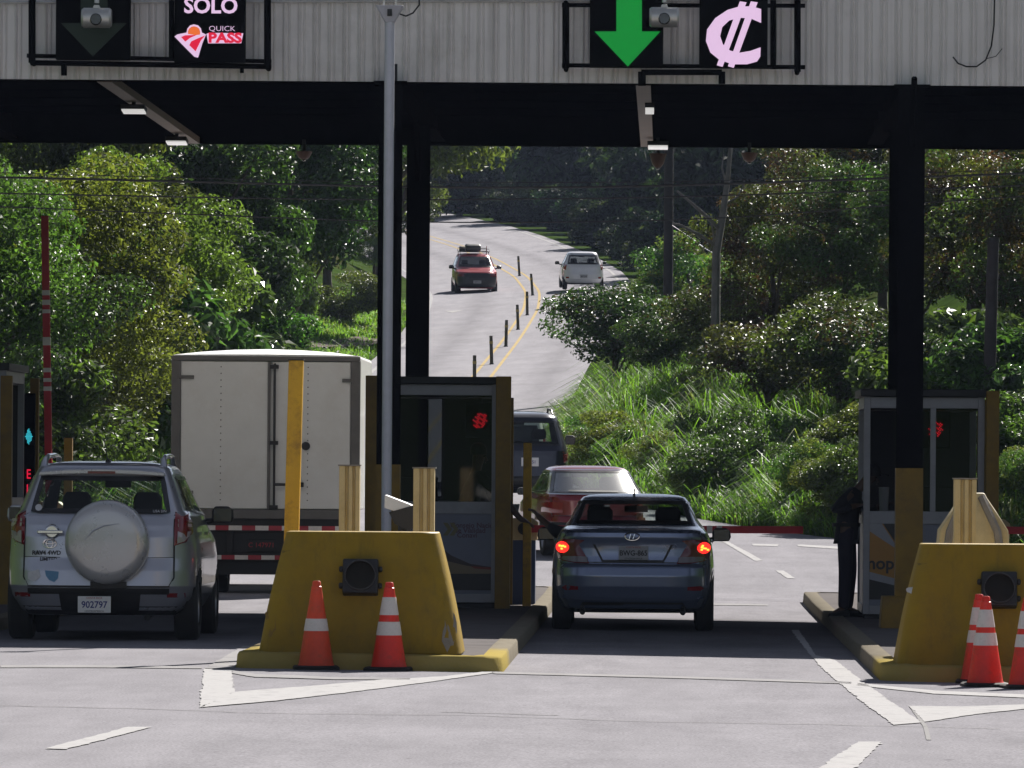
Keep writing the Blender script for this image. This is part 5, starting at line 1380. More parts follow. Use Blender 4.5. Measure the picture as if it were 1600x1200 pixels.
    # spoiler lip, rails, aerial
    mb = MB(); mb.loft([[(x, .33 + dy, z) for x, z in ((-.60, 1.55), (-.3, 1.565), (0, 1.57), (.3, 1.565), (.60, 1.55), (.585, 1.59), (.3, 1.612), (0, 1.618), (-.3, 1.612), (-.585, 1.59))] for dy in (0, .12)], smooth=True); mb.build("spoiler", M['p_cover'], c.t, bevel=.01)
    mb = MB(); mb.box(-.13, .13, .322, .335, 1.572, 1.596); mb.build("high_brake_light", M['lamp_dark'], c.t)
    for sd in (-1, 1):
        mb = MB(); mb.tube([(sd * .57, .58, 1.62), (sd * .56, .66, 1.70), (sd * .555, .95, 1.735), (sd * .55, 1.6, 1.745), (sd * .55, 2.0, 1.73), (sd * .55, 2.15, 1.64)], [.035, .03, .024, .024, .024, .03], 10); mb.build("roof_rail", M['p_silver'], c.t)
    for k in range(4):
        mb = MB(); x = -.36 + k * .24; mb.loft([[(x - .05, .75, 1.672 - abs(x) * .03), (x + .05, .75, 1.672 - abs(x) * .03), (x + .05, 1.95, 1.69), (x - .05, 1.95, 1.69)], [(x - .03, .8, 1.688 - abs(x) * .03), (x + .03, .8, 1.688 - abs(x) * .03), (x + .03, 1.9, 1.70), (x - .03, 1.9, 1.70)]]); mb.build("roof_rib", M['p_silver'], c.t)
    mb = MB(); mb.tube([(.03, .72, 1.67), (.02, .6, 1.80), (.0, .40, 1.95)], [.006, .004, .003], 6); mb.lathe([(.03, 0), (.025, .03), (.01, .045)], (.03, .73, 1.665), 12); mb.build("aerial", M['trim'], c.t)
    
    c.seats((-.34, .34), 1.75, .55, 1.16, bench=(.95, 1.02, .6, (-.36, .36)))
    c.dash(2.75, .7, 1.12, (0.0, 2.36, 1.47), (-.36, 2.55, 1.10))
    c.wing(1.00, 2.62, 1.175, 1, M['trim'], .085, .105); c.wing(-1.00, 2.62, 1.175, -1, M['p_silver'], .085, .105)
    for sd in ('right', 'left'):
        c.ribbon("door_seam", [(1.32, 1.2), (1.32, .42)], .010, sd, M['trim'], .002); c.ribbon("door_seam", [(2.5, 1.15), (2.52, .42)], .010, sd, M['trim'], .002)
        for y in (1.05, 2.15):
            c.patch("door_handle", [(y, .98), (y + .2, .98), (y + .2, 1.02), (y, 1.02)], sd, M['p_silver'], .01, dome=.02)
    mb = MB(); mb.cyl((.45, .2, .22), (.45, .5, .25), .03, .03, 10); mb.build("exhaust", M['dark_steel'], c.t)
silver_suv()

# ---- blue saloon with its brake lights on
def blue_saloon():
    X0, Y0 = -.345, 72.85
    z0 = float(surf(X0, Y0 + .7))
    lv = [(.19, .74, .30, 4.0), (.24, .80, .12, 4.15), (.34, .835, .04, 4.28), (.46, .85, .005, 4.3), (.58, .853, .0, 4.28), (.66, .853, .02, 4.2), (.70, .85, .055, 4.12), (.78, .842, .07, 3.95), (.86, .828, .075, 3.65),
          (.92, .815, .07, 3.3), (.98, .795, .06, 2.98), (1.02, .775, .065, 2.85), (1.05, .75, .12, 2.78), (1.072, .725, .34, 2.74), (1.09, .70, .58, 2.71), (1.14, .672, .70, 2.62), (1.22, .636, .92, 2.46), (1.30, .598, 1.16, 2.30), (1.35, .572, 1.32, 2.18), (1.385, .54, 1.46, 2.08), (1.405, .48, 1.58, 2.0), (1.418, .36, 1.72, 1.95), (1.424, .15, 1.8, 1.88)]
    c = Car("saloon_car", "slate blue saloon with lit brake lights, stopped beside the middle booth", "car", (X0, Y0, z0), 0, 0, M['p_blue'], lv, 5.5)
    c.window("rear_window", [(-.615, 1.10), (.615, 1.10), (.535, 1.345), (-.535, 1.345)], 'rear', M['glass_clear'], .04)
    c.window("windscreen", [(-.64, 1.06), (.64, 1.06), (.52, 1.355), (-.52, 1.355)], 'front', M['glass_clear'], .035)
    for sd in ('right', 'left'):
        c.window("side_window", [(.98, 1.12), (1.74, 1.06), (1.74, 1.34), (1.36, 1.335)], sd, M['glass_clear'], .025)
        if sd == 'right': c.window("side_window", [(1.81, 1.06), (2.62, 1.05), (2.15, 1.335), (1.81, 1.345)], sd, M['glass_clear'], .025)
        else: c.holes.append(([(1.83, 1.07), (2.6, 1.06), (2.14, 1.33), (1.83, 1.335)], sd))
    c.body([(.78, .31), (3.34, .31)])
    c.wheels((.78, 3.34), .745, .305, .195, M['p_blue'])
    # boot lid
    c.ribbon("boot_seam", [(-.615, 1.045), (-.60, .90), (-.52, .78), (-.46, .715), (.46, .715), (.52, .78), (.60, .90), (.615, 1.045)], .010, 'rear', M['trim'], .002)
    c.ribbon("boot_lip", [(-.62, 1.03), (-.3, 1.045), (.3, 1.045), (.62, 1.03)], .022, 'rear', M['p_blue'], .014)
    rec = c.patch("plate_recess", [(-.40, .905), (.40, .905), (.31, .735), (-.31, .735)], 'rear', M['p_blue'], .004)
    c.ribbon("recess_edge", [(-.405, .905), (-.315, .73), (.315, .73), (.405, .905)], .022, 'rear', M['trim'], .006, parent=rec)
    c.ribbon("garnish", [(-.42, .912), (.42, .912)], .018, 'rear', M['p_blue'], .02)
    c.plate(.005, .045, .815, .305, .145, "BWG-865", M['plate_dim'], M['ink_dark'], .076, "COSTA RICA", "CENTROAMERICA")
    b_ = ring_mb(-.01, .045, .985, .075, .040, .007)
    b_.tube([(-.04, .042, .958), (-.022, .042, 1.012)], .007, 6); b_.tube([(.0, .042, .958), (.018, .042, 1.012)], .007, 6); b_.tube([(-.034, .042, .985), (.012, .042, .985)], .006, 6); b_.build("badge", M['chrome'], c.t)
    for sd in (-1, 1):
        X_ = lambda pts: [(sd * a, b) for a, b in pts]
        t_ = c.patch("tail_light", X_([(.50, .945), (.64, .955), (.77, .945), (.815, .90), (.815, .80), (.76, .735), (.60, .705), (.45, .70), (.50, .80), (.56, .90)]), 'rear', M['lamp_dark'], .006, dome=.018)
        c.patch("lit_lens", X_([(.715 + .066 * math.cos(a), .868 + .06 * math.sin(a)) for a in np.linspace(0, 6.28, 18, endpoint=False)]), 'rear', M['brake'], .026, parent=t_, step=.03)
        rd = random.Random(7 + sd)
        for k in range(6):
            a, b = .715 + rd.uniform(-.034, .034), .865 + rd.uniform(-.03, .03)
            c.patch("lit_core", X_([(a - .013, b - .008), (a + .010, b - .012), (a + .014, b + .008), (a - .008, b + .011)]), 'rear', M['brake_core'], .031, parent=t_, step=.02)
        c.patch("clear_lens", X_([(.47, .77), (.70, .775), (.755, .745), (.60, .715), (.465, .71)]), 'rear', M['lamp_smoke'], .026, parent=t_)
        c.patch("reflector", X_([(.565, .43), (.70, .425), (.735, .45), (.70, .475), (.565, .465)]), 'rear', M['lamp_red'], .004, dome=.006)
    c.ribbon("bumper_crease", [(-.72, .36), (-.5, .345), (0, .338), (.5, .345), (.72, .36)], .03, 'rear', M['p_blue'], .012)
    c.patch("lower_bumper", [(-.58, .20), (.58, .20), (.52, .305), (-.52, .305)], 'rear', M['trim'], .006)
    c.ribbon("bumper_seam", [(-.80, .70), (-.47, .69), (.47, .69), (.80, .70)], .008, 'rear', M['trim'], .002)
    mb = MB(); mb.prism([(1.62, 1.41), (1.80, 1.42), (1.70, 1.455), (1.66, 1.475), (1.655, 1.455)], -.012, .012, 'x'); mb.build("roof_aerial", M['trim'], c.t)
    c.seats((-.36, .36), 1.75, .45, 1.05, bench=(.92, .98, .58, (-.34, .34)))
    c.dash(2.62, .66, 1.02, (0.02, 2.22, 1.26), (-.37, 2.35, .98))
    c.wing(.935, 2.45, .985, 1, M['trim'], .075, .10); c.wing(-.935, 2.45, .985, -1, M['trim'], .075, .10)
    for sd in ('right', 'left'):
        for y in (1.06, 1.98): c.patch("door_handle", [(y, .90), (y + .18, .905), (y + .18, .935), (y, .93)], sd, M['p_blue'], .01, dome=.018)
        c.ribbon("door_seam", [(1.78, 1.05), (1.78, .32)], .010, sd, M['trim'], .002)
    for x in (-.52, .52):
        mb = MB(); mb.cyl((x, .06, .2), (x, .3, .22), .03, .03, 10); mb.tube([(x, .1, .23), (x, .14, .26)], .02, 6); mb.build("exhaust", M['dark_steel'], c.t)
    DP = dict(pelvis=(0, 0, .0), spine=(0, -.05, .18), chest=(0, -.08, .38), neck=(0, -.06, .53), skull=(.0, -.03, .63), crown=(0, 0, .075), face=(0, 1, 0),
        lsh=(-.17, -.05, .46), lel=(-.40, .12, .44), lwr=(-.60, .34, .60), lhd=(-.5, .2, .55), rsh=(.17, -.05, .46), rel=(.22, .15, .28), rwr=(.1, .38, .36), sleeve=.085, cuff=.55)
    person("driver of the blue saloon reaching a bent arm out of the window", (X0 - .40, Y0 + 1.98, z0 + .55), 0, DP, M['cloth_dark'], M['cloth_dark'], legs=False)
blue_saloon()

# ---- old red hatchback ahead
def red_hatch():
    X0, Y0 = -1.0, 106.3
    lv = [(.20, .70, .25, 3.8), (.28, .77, .06, 3.95), (.42, .80, .0, 4.0), (.55, .805, .0, 4.0), (.62, .805, .05, 3.95), (.75, .80, .06, 3.8), (.85, .79, .07, 3.3), (.90, .775, .09, 2.9), (.94, .755, .12, 2.8),
          (1.02, .715, .28, 2.62), (1.12, .675, .48, 2.42), (1.22, .635, .68, 2.22), (1.29, .60, .82, 2.08), (1.325, .55, .92, 1.98), (1.345, .46, 1.04, 1.9), (1.355, .25, 1.2, 1.8), (1.357, .1, 1.25, 1.7)]
    c = Car("hatchback_car", "old dark red hatchback with sun glaring on its rear glass", "car", (X0, Y0, float(surf(X0, Y0 + 1))), R(9.5), math.atan(.018), M['p_red'], lv, 4.2)
    c.window("rear_window", [(-.70, .945), (.70, .945), (.575, 1.285), (-.575, 1.285)], 'rear', M['glass_hatch'], .03)
    c.window("windscreen", [(-.64, .95), (.64, .95), (.54, 1.28), (-.54, 1.28)], 'front', M['glass_clear'], .03)
    for sd in ('right', 'left'):
        c.window("side_window", [(.72, .97), (1.28, .95), (1.28, 1.265), (.95, 1.27)], sd, M['glass_car'], .03)
        c.window("side_window", [(1.34, .95), (2.45, .93), (2.08, 1.26), (1.34, 1.27)], sd, M['glass_car'], .03)
        c.ribbon("window_trim", [(.70, .94), (1.5, .93), (2.45, .91)], .02, sd, M['chrome'], .012)
    c.body([(.72, .30), (3.1, .30)]); c.wheels((.72, 3.1), .70, .285, .17)
    c.ribbon("bumper_strip", [(-.80, .56), (.80, .56)], .05, 'rear', M['p_red'], .03)
    c.patch("bumper", [(-.77, .34), (.77, .34), (.77, .52), (-.77, .52)], 'rear', M['trim'], .01, dome=.02)
    c.ribbon("hatch_seam", [(-.70, .92), (-.69, .62), (.69, .62), (.70, .92)], .01, 'rear', M['trim'], .002)
    for sd in (-1, 1): c.patch("tail_light", [(sd * .55, .82), (sd * .78, .82), (sd * .78, .66), (sd * .55, .66)], 'rear', M['lamp_red'], .005, dome=.015)
    c.plate(0, .04, .72, .3, .14, "421506", M['plate_dim'], M['ink_dark'], .08)
    c.ribbon("window_rubber", [(-.71, .94), (.71, .94), (.585, 1.295), (-.585, 1.295)], .016, 'rear', M['chrome'], .012, True)
    c.ribbon("wiper", [(-.45, .985), (.3, .975)], .018, 'rear', M['trim'], .02)
    c.seats((-.34, .34), 1.55, .45, .95, bench=(.8, .88, .55, ()))
    c.dash(2.4, .62, .92, (0, 2.1, 1.2), (-.34, 2.2, .9)); c.wing(-.86, 2.25, .94, -1, M['trim'], .06, .08); c.wing(.86, 2.25, .94, 1, M['trim'], .06, .08)
red_hatch()

# ---- dark SUV in the queue, white van beyond, pale SUV and red SUV on the bend
def dark_suv():
    X0, Y0 = -2.62, 128.5
    lv = [(.30, .74, .25, 4.1), (.40, .82, .05, 4.3), (.55, .86, .0, 4.35), (.75, .875, .03, 4.3), (.95, .87, .06, 4.1), (1.02, .86, .07, 3.6), (1.08, .845, .08, 3.1), (1.16, .82, .11, 2.95), (1.30, .775, .17, 2.75), (1.45, .725, .25, 2.5), (1.60, .675, .33, 2.3), (1.68, .64, .38, 2.2), (1.73, .58, .46, 2.1), (1.755, .42, .65, 2.0), (1.765, .15, .9, 1.8)]
    c = Car("queue_suv", "dark navy SUV in the queue ahead of the red hatchback", "car", (X0, Y0, float(surf(X0, Y0 + 1))), R(4), math.atan(.035), M['p_navy'], lv, 6.5)
    c.window("rear_window", [(-.69, 1.17), (.69, 1.17), (.60, 1.62), (-.60, 1.62)], 'rear', M['glass_car'], .04)
    c.window("windscreen", [(-.70, 1.13), (.70, 1.13), (.58, 1.64), (-.58, 1.64)], 'front', M['glass_clear'], .03)
    for sd in ('right', 'left'):
        c.window("side_window", [(.5, 1.22), (1.3, 1.2), (1.3, 1.6), (.65, 1.6)], sd, M['glass_dark'], .03); c.window("side_window", [(1.38, 1.2), (2.6, 1.18), (2.2, 1.58), (1.38, 1.6)], sd, M['glass_dark'], .03)
    c.body([(.85, .35), (3.4, .35)]); c.wheels((.85, 3.4), .76, .345, .22, M['trim'])
    c.ribbon("tailgate_crease", [(-.80, 1.03), (.80, 1.03)], .02, 'rear', M['p_navy'], .012)
    c.patch("bumper", [(-.82, .42), (.82, .42), (.82, .62), (-.82, .62)], 'rear', M['trim'], .01, dome=.02)
    for sd in (-1, 1): c.patch("tail_light", [(sd * .72, 1.13), (sd * .81, 1.13), (sd * .84, .9), (sd * .74, .86)], 'rear', M['lamp_dark'], .005, dome=.02)
    c.plate(.12, .02, .88, .32, .16, "CL 251", M['plate'], M['ink_blue'], .08)
    c.plate(-.30, .0, .52, .25, .1, "4X4", M['plate_dim'], M['ink_dark'], .05)
    for sd in (-1, 1):
        mb = MB(); mb.tube([(sd * .55, .6, 1.73), (sd * .54, .75, 1.80), (sd * .54, 1.9, 1.80), (sd * .54, 2.05, 1.73)], .02, 8); mb.build("roof_rail", M['trim'], c.t)
    c.seats((-.36, .36), 1.7, .6, 1.2); c.dash(2.8, .68, 1.1, (0, 2.4, 1.52), (-.36, 2.5, 1.08))
    c.wing(1.0, 2.6, 1.2, 1, M['trim'], .09, .1); c.wing(-1.0, 2.6, 1.2, -1, M['trim'], .09, .1)
dark_suv()
def white_van():
    X0, Y0 = -3.15, 139.5
    z0 = float(surf(X0, Y0 + 1)); H = PZ(835, 651.5, Y0 + .8) - z0
    k = H / 1.72
    lv = [(.28, .70, .12, 4.2), (.40, .78, .02, 4.3), (.60, .80, .0, 4.3), (.9, .80, .02, 4.25), (1.0 * k, .79, .03, 4.0), (1.1 * k, .78, .05, 3.7), (1.4 * k, .74, .1, 3.4), (1.62 * k, .70, .16, 3.15), (1.68 * k, .66, .2, 3.05), (1.705 * k, .60, .26, 2.95), (1.715 * k, .45, .5, 2.8), (1.72 * k, .2, .9, 2.5)]
    c = Car("queue_van", "white van in the queue, only its bright roof showing over the dark SUV", "van", (X0, Y0, z0), R(4), math.atan(.04), M['p_vanwhite'], lv, 7)
    c.window("rear_window", [(-.62, 1.08 * k), (.62, 1.08 * k), (.58, 1.5 * k), (-.58, 1.5 * k)], 'rear', M['glass_dark'], .03)
    for sd in ('right', 'left'): c.window("side_window", [(.4, 1.08 * k), (3.2, 1.08 * k), (3.0, 1.48 * k), (.45, 1.48 * k)], sd, M['glass_dark'], .03)
    c.body([(.8, .31), (3.3, .31)]); c.wheels((.8, 3.3), .70, .31, .2)
    for sd in (-1, 1): c.patch("tail_light", [(sd * .70, 1.1), (sd * .77, 1.1), (sd * .77, .8), (sd * .70, .8)], 'rear', M['lamp_red'], .005, dome=.015)
M['p_vanwhite'] = paint("van_white_paint", (.78, .78, .78), 0, .3)
white_van()
def heading(Y, off):
    d = float(cx(Y + 2) - cx(Y - 2)) / 4; return math.atan(-d) , math.atan(float(zc(Y + 3) - zc(Y - 3)) / 6)
def white_hatch():
    Y0 = 280.0; X0 = PX(912, 436, Y0); hd, pt = heading(Y0, 0)
    lv = [(.22, .72, .2, 3.3), (.30, .78, .06, 3.45), (.45, .83, .0, 3.55), (.62, .835, .0, 3.55), (.78, .825, .04, 3.4), (.88, .81, .06, 3.1), (.94, .795, .08, 2.8), (1.02, .765, .12, 2.6), (1.15, .70, .22, 2.4), (1.30, .64, .34, 2.15), (1.40, .60, .42, 1.98), (1.46, .56, .48, 1.88), (1.49, .47, .60, 1.8), (1.50, .25, .8, 1.7), (1.503, .1, .9, 1.6)]
    c = Car("small_hatchback", "small white hatchback driving away up the bend", "car", (X0, Y0, float(surf(X0, Y0 + 1))), R(4), pt, M['p_white'], lv, 5)
    c.window("rear_window", [(-.64, 1.02), (.64, 1.02), (.55, 1.38), (-.55, 1.38)], 'rear', M['glass_dark'], .06)
    c.window("windscreen", [(-.68, .99), (.68, .99), (.55, 1.40), (-.55, 1.40)], 'front', M['glass_clear'], .03)
    for sd in ('right', 'left'): c.window("side_window", [(.5, 1.02), (2.4, 1.0), (1.95, 1.38), (.62, 1.39)], sd, M['glass_dark'], .03)
    c.body([(.6, .29), (2.95, .29)]); c.wheels((.6, 2.95), .72, .285, .18)
    for sd in (-1, 1):
        c.patch("tail_light", [(sd * .66, 1.0), (sd * .74, 1.02), (sd * .81, .86), (sd * .70, .78)], 'rear', M['lamp_red'], .006, dome=.02)
        c.patch("reflector", [(sd * .58, .46), (sd * .7, .46), (sd * .7, .53), (sd * .58, .53)], 'rear', M['lamp_red'], .006)
    c.plate(0, -.01, .55, .3, .14, "BKT-318", M['plate_dim'], M['ink_dark'], .07)
    c.patch("lower_bumper", [(-.7, .22), (.7, .22), (.68, .32), (-.68, .32)], 'rear', M['trim'], .006)
    c.seats((-.34, .34), 1.3, .5, 1.0); c.dash(2.25, .6, .98, (0, 2.0, 1.3))
    c.wing(.95, 2.1, 1.02, 1, M['p_white'], .07, .09); c.wing(-.95, 2.1, 1.02, -1, M['trim'], .07, .09)
white_hatch()
def rack_suv():
    Y0 = 288.5; X0 = PX(736, 458, Y0); hd, pt = heading(Y0, 0)
    lv = [(.28, .72, .2, 3.95), (.36, .80, .05, 4.1), (.50, .84, .0, 4.2), (.72, .855, .02, 4.18), (.88, .85, .05, 4.1), (.96, .845, .07, 4.0), (1.0, .84, .08, 3.6), (1.06, .825, .09, 3.0), (1.12, .81, .1, 2.86), (1.25, .765, .14, 2.68), (1.40, .71, .2, 2.46), (1.52, .665, .26, 2.3), (1.59, .62, .32, 2.18), (1.62, .54, .42, 2.08), (1.635, .35, .6, 1.95), (1.64, .12, .9, 1.8)]
    c = Car("oncoming_suv", "oncoming red SUV with gear on its roof rack, coming down the bend", "car", (X0, Y0, float(surf(X0, Y0 - 2))), R(180 + 5), -pt, M['p_fred'], lv, 5.5)
    c.window("windscreen", [(-.70, 1.13), (.70, 1.13), (.585, 1.53), (-.585, 1.53)], 'front', M['glass_dark'], .04)
    c.window("rear_window", [(-.64, 1.13), (.64, 1.13), (.58, 1.5), (-.58, 1.5)], 'rear', M['glass_dark'], .03)
    for sd in ('right', 'left'): c.window("side_window", [(.5, 1.15), (2.5, 1.14), (2.15, 1.5), (.6, 1.52)], sd, M['glass_dark'], .03)
    c.body([(.8, .34), (3.3, .34)]); c.wheels((.8, 3.3), .74, .335, .22, M['trim'])
    c.patch("grille", [(-.44, .72), (.44, .72), (.44, .89), (-.44, .89)], 'front', M['inside'], .03, dome=.006)
    c.patch("front_bumper", [(-.76, .34), (.76, .34), (.79, .62), (.78, .90), (-.78, .90), (-.79, .62)], 'front', M['trim'], .006, dome=.02)
    for sd in (-1, 1): c.patch("headlight", [(sd * .52, .76), (sd * .77, .77), (sd * .76, .89), (sd * .52, .88)], 'front', M['lamp_dark'], .03, dome=.008)
    mb = MB(); mb.box(-.16, .16, 4.232, 4.24, .50, .62); pl = mb.build("number_plate", M['plate_dim'], c.t)
    text_obj("lettering", "689310", .08, M['ink_dark'], (0, 4.2415, .56), (math.pi / 2, 0, math.pi), pl, ext=.001)
    mb = MB()
    for x in (-.6, -.3, 0, .3, .6): mb.tube([(x, .5, 1.72), (x, 2.1, 1.72)], .014, 6)
    for y in (.5, 1.0, 1.55, 2.1): mb.tube([(-.6, y, 1.72), (.6, y, 1.72)], .014, 6)
    for x in (-.58, .58):
        for y in (.6, 1.9): mb.tube([(x, y, 1.6), (x, y, 1.72)], .014, 6)
    for y in (.5, 2.1): mb.tube([(-.6, y, 1.72), (-.6, y, 1.84), (.6, y, 1.84), (.6, y, 1.72)], .012, 6)
    rk = mb.build("roof_rack", M['trim'], c.t)
    mb = MB(); mb.tube([(-.48, 2.0, 1.6), (-.5, 2.0, 1.96)], .014, 6); mb.build("whip_flag", M['p_fred'], rk)
    c.wing(.97, 2.6, 1.12, 1, M['trim'], .08, .1, False); c.wing(-.97, 2.6, 1.12, -1, M['trim'], .08, .1, False)
    c.seats((-.36, .36), 1.6, .55, 1.15)
    mw = c.t.matrix_world
    def load(nm, lab, cat, bx, m):
        p = mw @ Vector(((bx[0] + bx[1]) / 2, (bx[2] + bx[3]) / 2, bx[4]))
        t = thing(nm, lab, cat, tuple(p)); t.matrix_world = Matrix.Translation(p) @ mw.to_3x3().to_4x4()
        hx, hy, h = (bx[1] - bx[0]) / 2, (bx[3] - bx[2]) / 2, bx[5] - bx[4]
        mb = MB(); mb.loft([[(a, b, z) for a, b in rrect(-hx * q, hx * q, -hy * q, hy * q, .05, 4)] for z, q in ((0, .9), (h * .15, 1), (h * .8, 1), (h, .85))]); o = mb.build("bag_body", m, t)
        mb = MB(); mb.tube([(-hx * .5, -hy * 1.02, h * .2), (-hx * .5, -hy * 1.02, h * .8), (hx * .5, -hy * 1.02, h * .8), (hx * .5, -hy * 1.02, h * .2)], .012, 6); mb.build("strap", M['rubber'], o)
    load("luggage_bag", "big black bag tied on the red SUV's roof rack", "luggage", (-.27, .33, .9, 1.9, 1.738, 2.02), M['trim'])
    load("luggage_bag", "smaller dark bag at the side of the red SUV's rack", "luggage", (.36, .58, 1.2, 1.9, 1.738, 1.93), M['inside'])
rack_suv()

# ---- box truck
def box_truck():
    Y0 = 90.0; s = FPX / Y0
    xl_, xr_ = PX(268, 680, Y0), PX(562, 680, Y0); xc = (xl_ + xr_) / 2; hw = (xr_ - xl_) / 2
    z0 = float(surf(xc, Y0)); zt = PZ(415, 553, Y0) - z0; zf = PZ(415, 796, Y0) - z0
    t = thing("box_truck", "white box truck seen from behind, double rear doors, waiting in the left lane", "truck", (xc, Y0, z0))
    L = 3.6
    mb = MB()
    mb.loft([[(x, 0 + (L if k else 0), z) for x, z in [(-hw, zf), (hw, zf), (hw, zt - .05), (hw - .03, zt - .015), (-hw + .03, zt - .015), (-hw, zt - .05)]] for k in (0, 1)], smooth=False)
    bx = mb.build("cargo_box", M['truck_white'], t, bevel=.012)
    mb = MB()
    mb.loft([[(x * f, y, zt - .018 + h * q) for x, q in [(-hw + .02, 0), (-hw * .7, .55), (-hw * .35, .88), (0, 1), (hw * .35, .88), (hw * .7, .55), (hw - .02, 0)]] + [(hw - .02, y, zt - .03), (-hw + .02, y, zt - .03)] for y, h, f in ((.0, .012, 1), (.35, .085, 1), (L * .5, .10, 1), (L, .06, 1))], smooth=False)
    mb.build("roof_sheet", M['roof_sheet'], t)
    def slab(nm, x0, x1, z0_, z1, y0, y1, m, par=t, bev=.004):
        mb = MB(); mb.box(x0, x1, y0, y1, z0_, z1); return mb.build(nm, m, par, bevel=bev)
    F = M['truck_frame']
    mb = MB(); fw = .115
    mb.box(-hw - .004, -hw + fw, -.045, -.002, zf, zt - .09); mb.box(hw - fw, hw + .004, -.045, -.002, zf, zt - .09); mb.box(-hw - .004, hw + .004, -.05, -.002, zt - .09, zt - .03); mb.box(-hw - .004, hw + .004, -.05, -.002, zf - .12, zf)
    mb.build("rear_frame", F, t, bevel=.006)
    xs = PX(424, 680, Y0) - xc
    doors = []
    for a, b in ((-hw + fw + .006, xs - .012), (xs + .012, hw - fw - .006)):
        doors.append(slab("rear_door", a, b, zf + .01, zt - .1, -.03, -.003, M['truck_white']))
    slab("door_seal", xs - .05, xs - .012, zf + .01, zt - .1, -.042, -.031, F)
    # rivet rows, hinges, lock rods
    for px, d in ((345, 0), (481, 1)):
        x = PX(px, 680, Y0) - xc; mb = MB()
        for z in np.arange(zf + .12, zt - .15, .085): mb.lathe([(.009, 0), (.006, -.005), (.0001, -.006)], (x, -.031, z), 8, axis='y')
        mb.build("rivets", F, doors[d])
    for sd in (-1, 1):
        for pz in (590 if sd < 0 else 594, 770):
            z = PZ(415, pz, Y0) - z0
            mb = MB(); mb.box(sd * (hw - fw + .02) - .13 if sd > 0 else -hw + fw - .03, sd * (hw - fw + .02) + .02 if sd > 0 else -hw + fw + .17, -.056, -.031, z - .022, z + .022); mb.build("hinge", F, doors[0 if sd < 0 else 1], bevel=.004)
    xrod = PX(429, 680, Y0) - xc
    mb = MB(); mb.cyl((xrod, -.06, zf + .03), (xrod, -.06, zt - .12), .017, .017, 10)
    for pz in (573, 692, 803):
        z = max(zf + .03, PZ(415, pz, Y0) - z0); mb.box(xrod - .06, xrod + .05, -.075, -.03, z - .025, z + .025)
    mb.build("lock_rod", M['trim'], doors[1], bevel=.004)
    zh = PZ(415, 757, Y0) - z0
    mb = MB(); mb.tube([(xrod, -.075, zh), (xrod + .2, -.08, zh), (xrod + .36, -.075, zh)], .018, 8); mb.box(xrod + .3, xrod + .38, -.085, -.03, zh - .03, zh + .03); mb.build("lock_handle", M['trim'], doors[1], bevel=.004)
    xk, zk = PX(478, 697, Y0) - xc, PZ(478, 697, Y0) - z0
    mb = MB(); mb.lathe([(.055, -.031), (.055, -.05), (.035, -.055), (.0001, -.055)], (xk, 0, zk), 20, axis='y'); mb.build("round_vent", M['trim'], doors[1])
    # reflective strips on sill and underrun bar
    def strip(z, y, hgt, x0, x1, par, ph):
        x = x0; k = ph
        while x < x1 - .02:
            e = min(x + .17, x1); mb = MB(); mb.box(x, e, y - .004, y, z - hgt / 2, z + hgt / 2); mb.build("reflective_strip", M['tape_red'] if k % 2 else M['tape_white'], par); x = e; k += 1
    z1 = PZ(400, 825, Y0) - z0; z2 = PZ(400, 871, Y0) - z0
    sill = slab("sill_beam", -hw + .02, hw - .02, z1 - .05, zf - .12, -.02, .1, M['dark_steel'])
    strip(z1, -.024, .06, -hw + .06, hw - .06, sill, 0)
    bar = slab("underrun_bar", -hw + .1, hw - .1, z2 - .05, z2 + .05, -.02, .06, M['dark_steel'])
    strip(z2, -.024, .055, -hw + .14, hw - .14, bar, 0)
    for x in (-.45, .45): slab("bar_bracket", x - .04, x + .04, z2 + .05, z1 - .05, 0, .06, M['dark_steel'], bar)
    zp = PZ(405, 852, Y0) - z0; xp = PX(408, 852, Y0) - xc
    slab("chassis_plate", -hw + .15, hw - .15, z2 - .22, z1 - .03, .1, .16, M['trim'])
    pl = slab("number_plate", xp - .17, xp + .17, zp - .075, zp + .075, .07, .09, M['trim'])
    text_obj("lettering", "C 147971", .085, M['ink_red'], (xp, .068, zp), parent=pl, ext=.001)
    for sd in (-1, 1):
        mb = MB(); mb.box(sd * .78 - .1, sd * .78 + .1, .02, .06, zp - .06, zp + .06); lt = mb.build("tail_light", M['lamp_red'], t, bevel=.01)
    # axle, wheels, flaps, chassis, cab
    mb = MB(); mb.tube([(-.8, .95, .42), (-.2, .95, .42), (0, .93, .42), (.2, .95, .42), (.8, .95, .42)], [.06, .07, .16, .07, .06], 14); mb.build("rear_axle", M['dark_steel'], t)
    mb = MB()
    for sd in (-1, 1): mb.box(sd * .42 - .04, sd * .42 + .04, .1, L + 1.4, zf - .3, zf - .08)
    mb.build("chassis", M['dark_steel'], t)
    mb = MB(); mb.lathe([(.25, -.35), (.27, -.3), (.27, .3), (.25, .35)], (.2, 1.9, .62), 20, axis='x'); mb.build("fuel_tank", M['dark_steel'], t)
    for y, xs_ in ((.95, (.62, .86)), (4.0, (.82,))):
        for sd in (-1, 1):
            for x in xs_:
                mb = MB(); r = .385; w = .2
                mb.lathe([(r * .55, -w / 2), (r * .93, -w / 2), (r, -w * .36), (r, w * .36), (r * .93, w / 2), (r * .55, w / 2), (r * .55, -w / 2)], (sd * x, y, r), 32, axis='x'); wh = mb.build("wheel", M['tyre'], t)
                mb = MB(); mb.lathe([(.0001, sd * .03), (.1, sd * .05), (r * .5, sd * .02), (r * .55, sd * .08)], (sd * x, y, r), 24, axis='x'); mb.build("rim", M['rim'], wh)
    for sd in (-1, 1): slab("mud_flap", sd * .74 - .24, sd * .74 + .24, .22, zf - .3, .42, .43, M['rubber'])
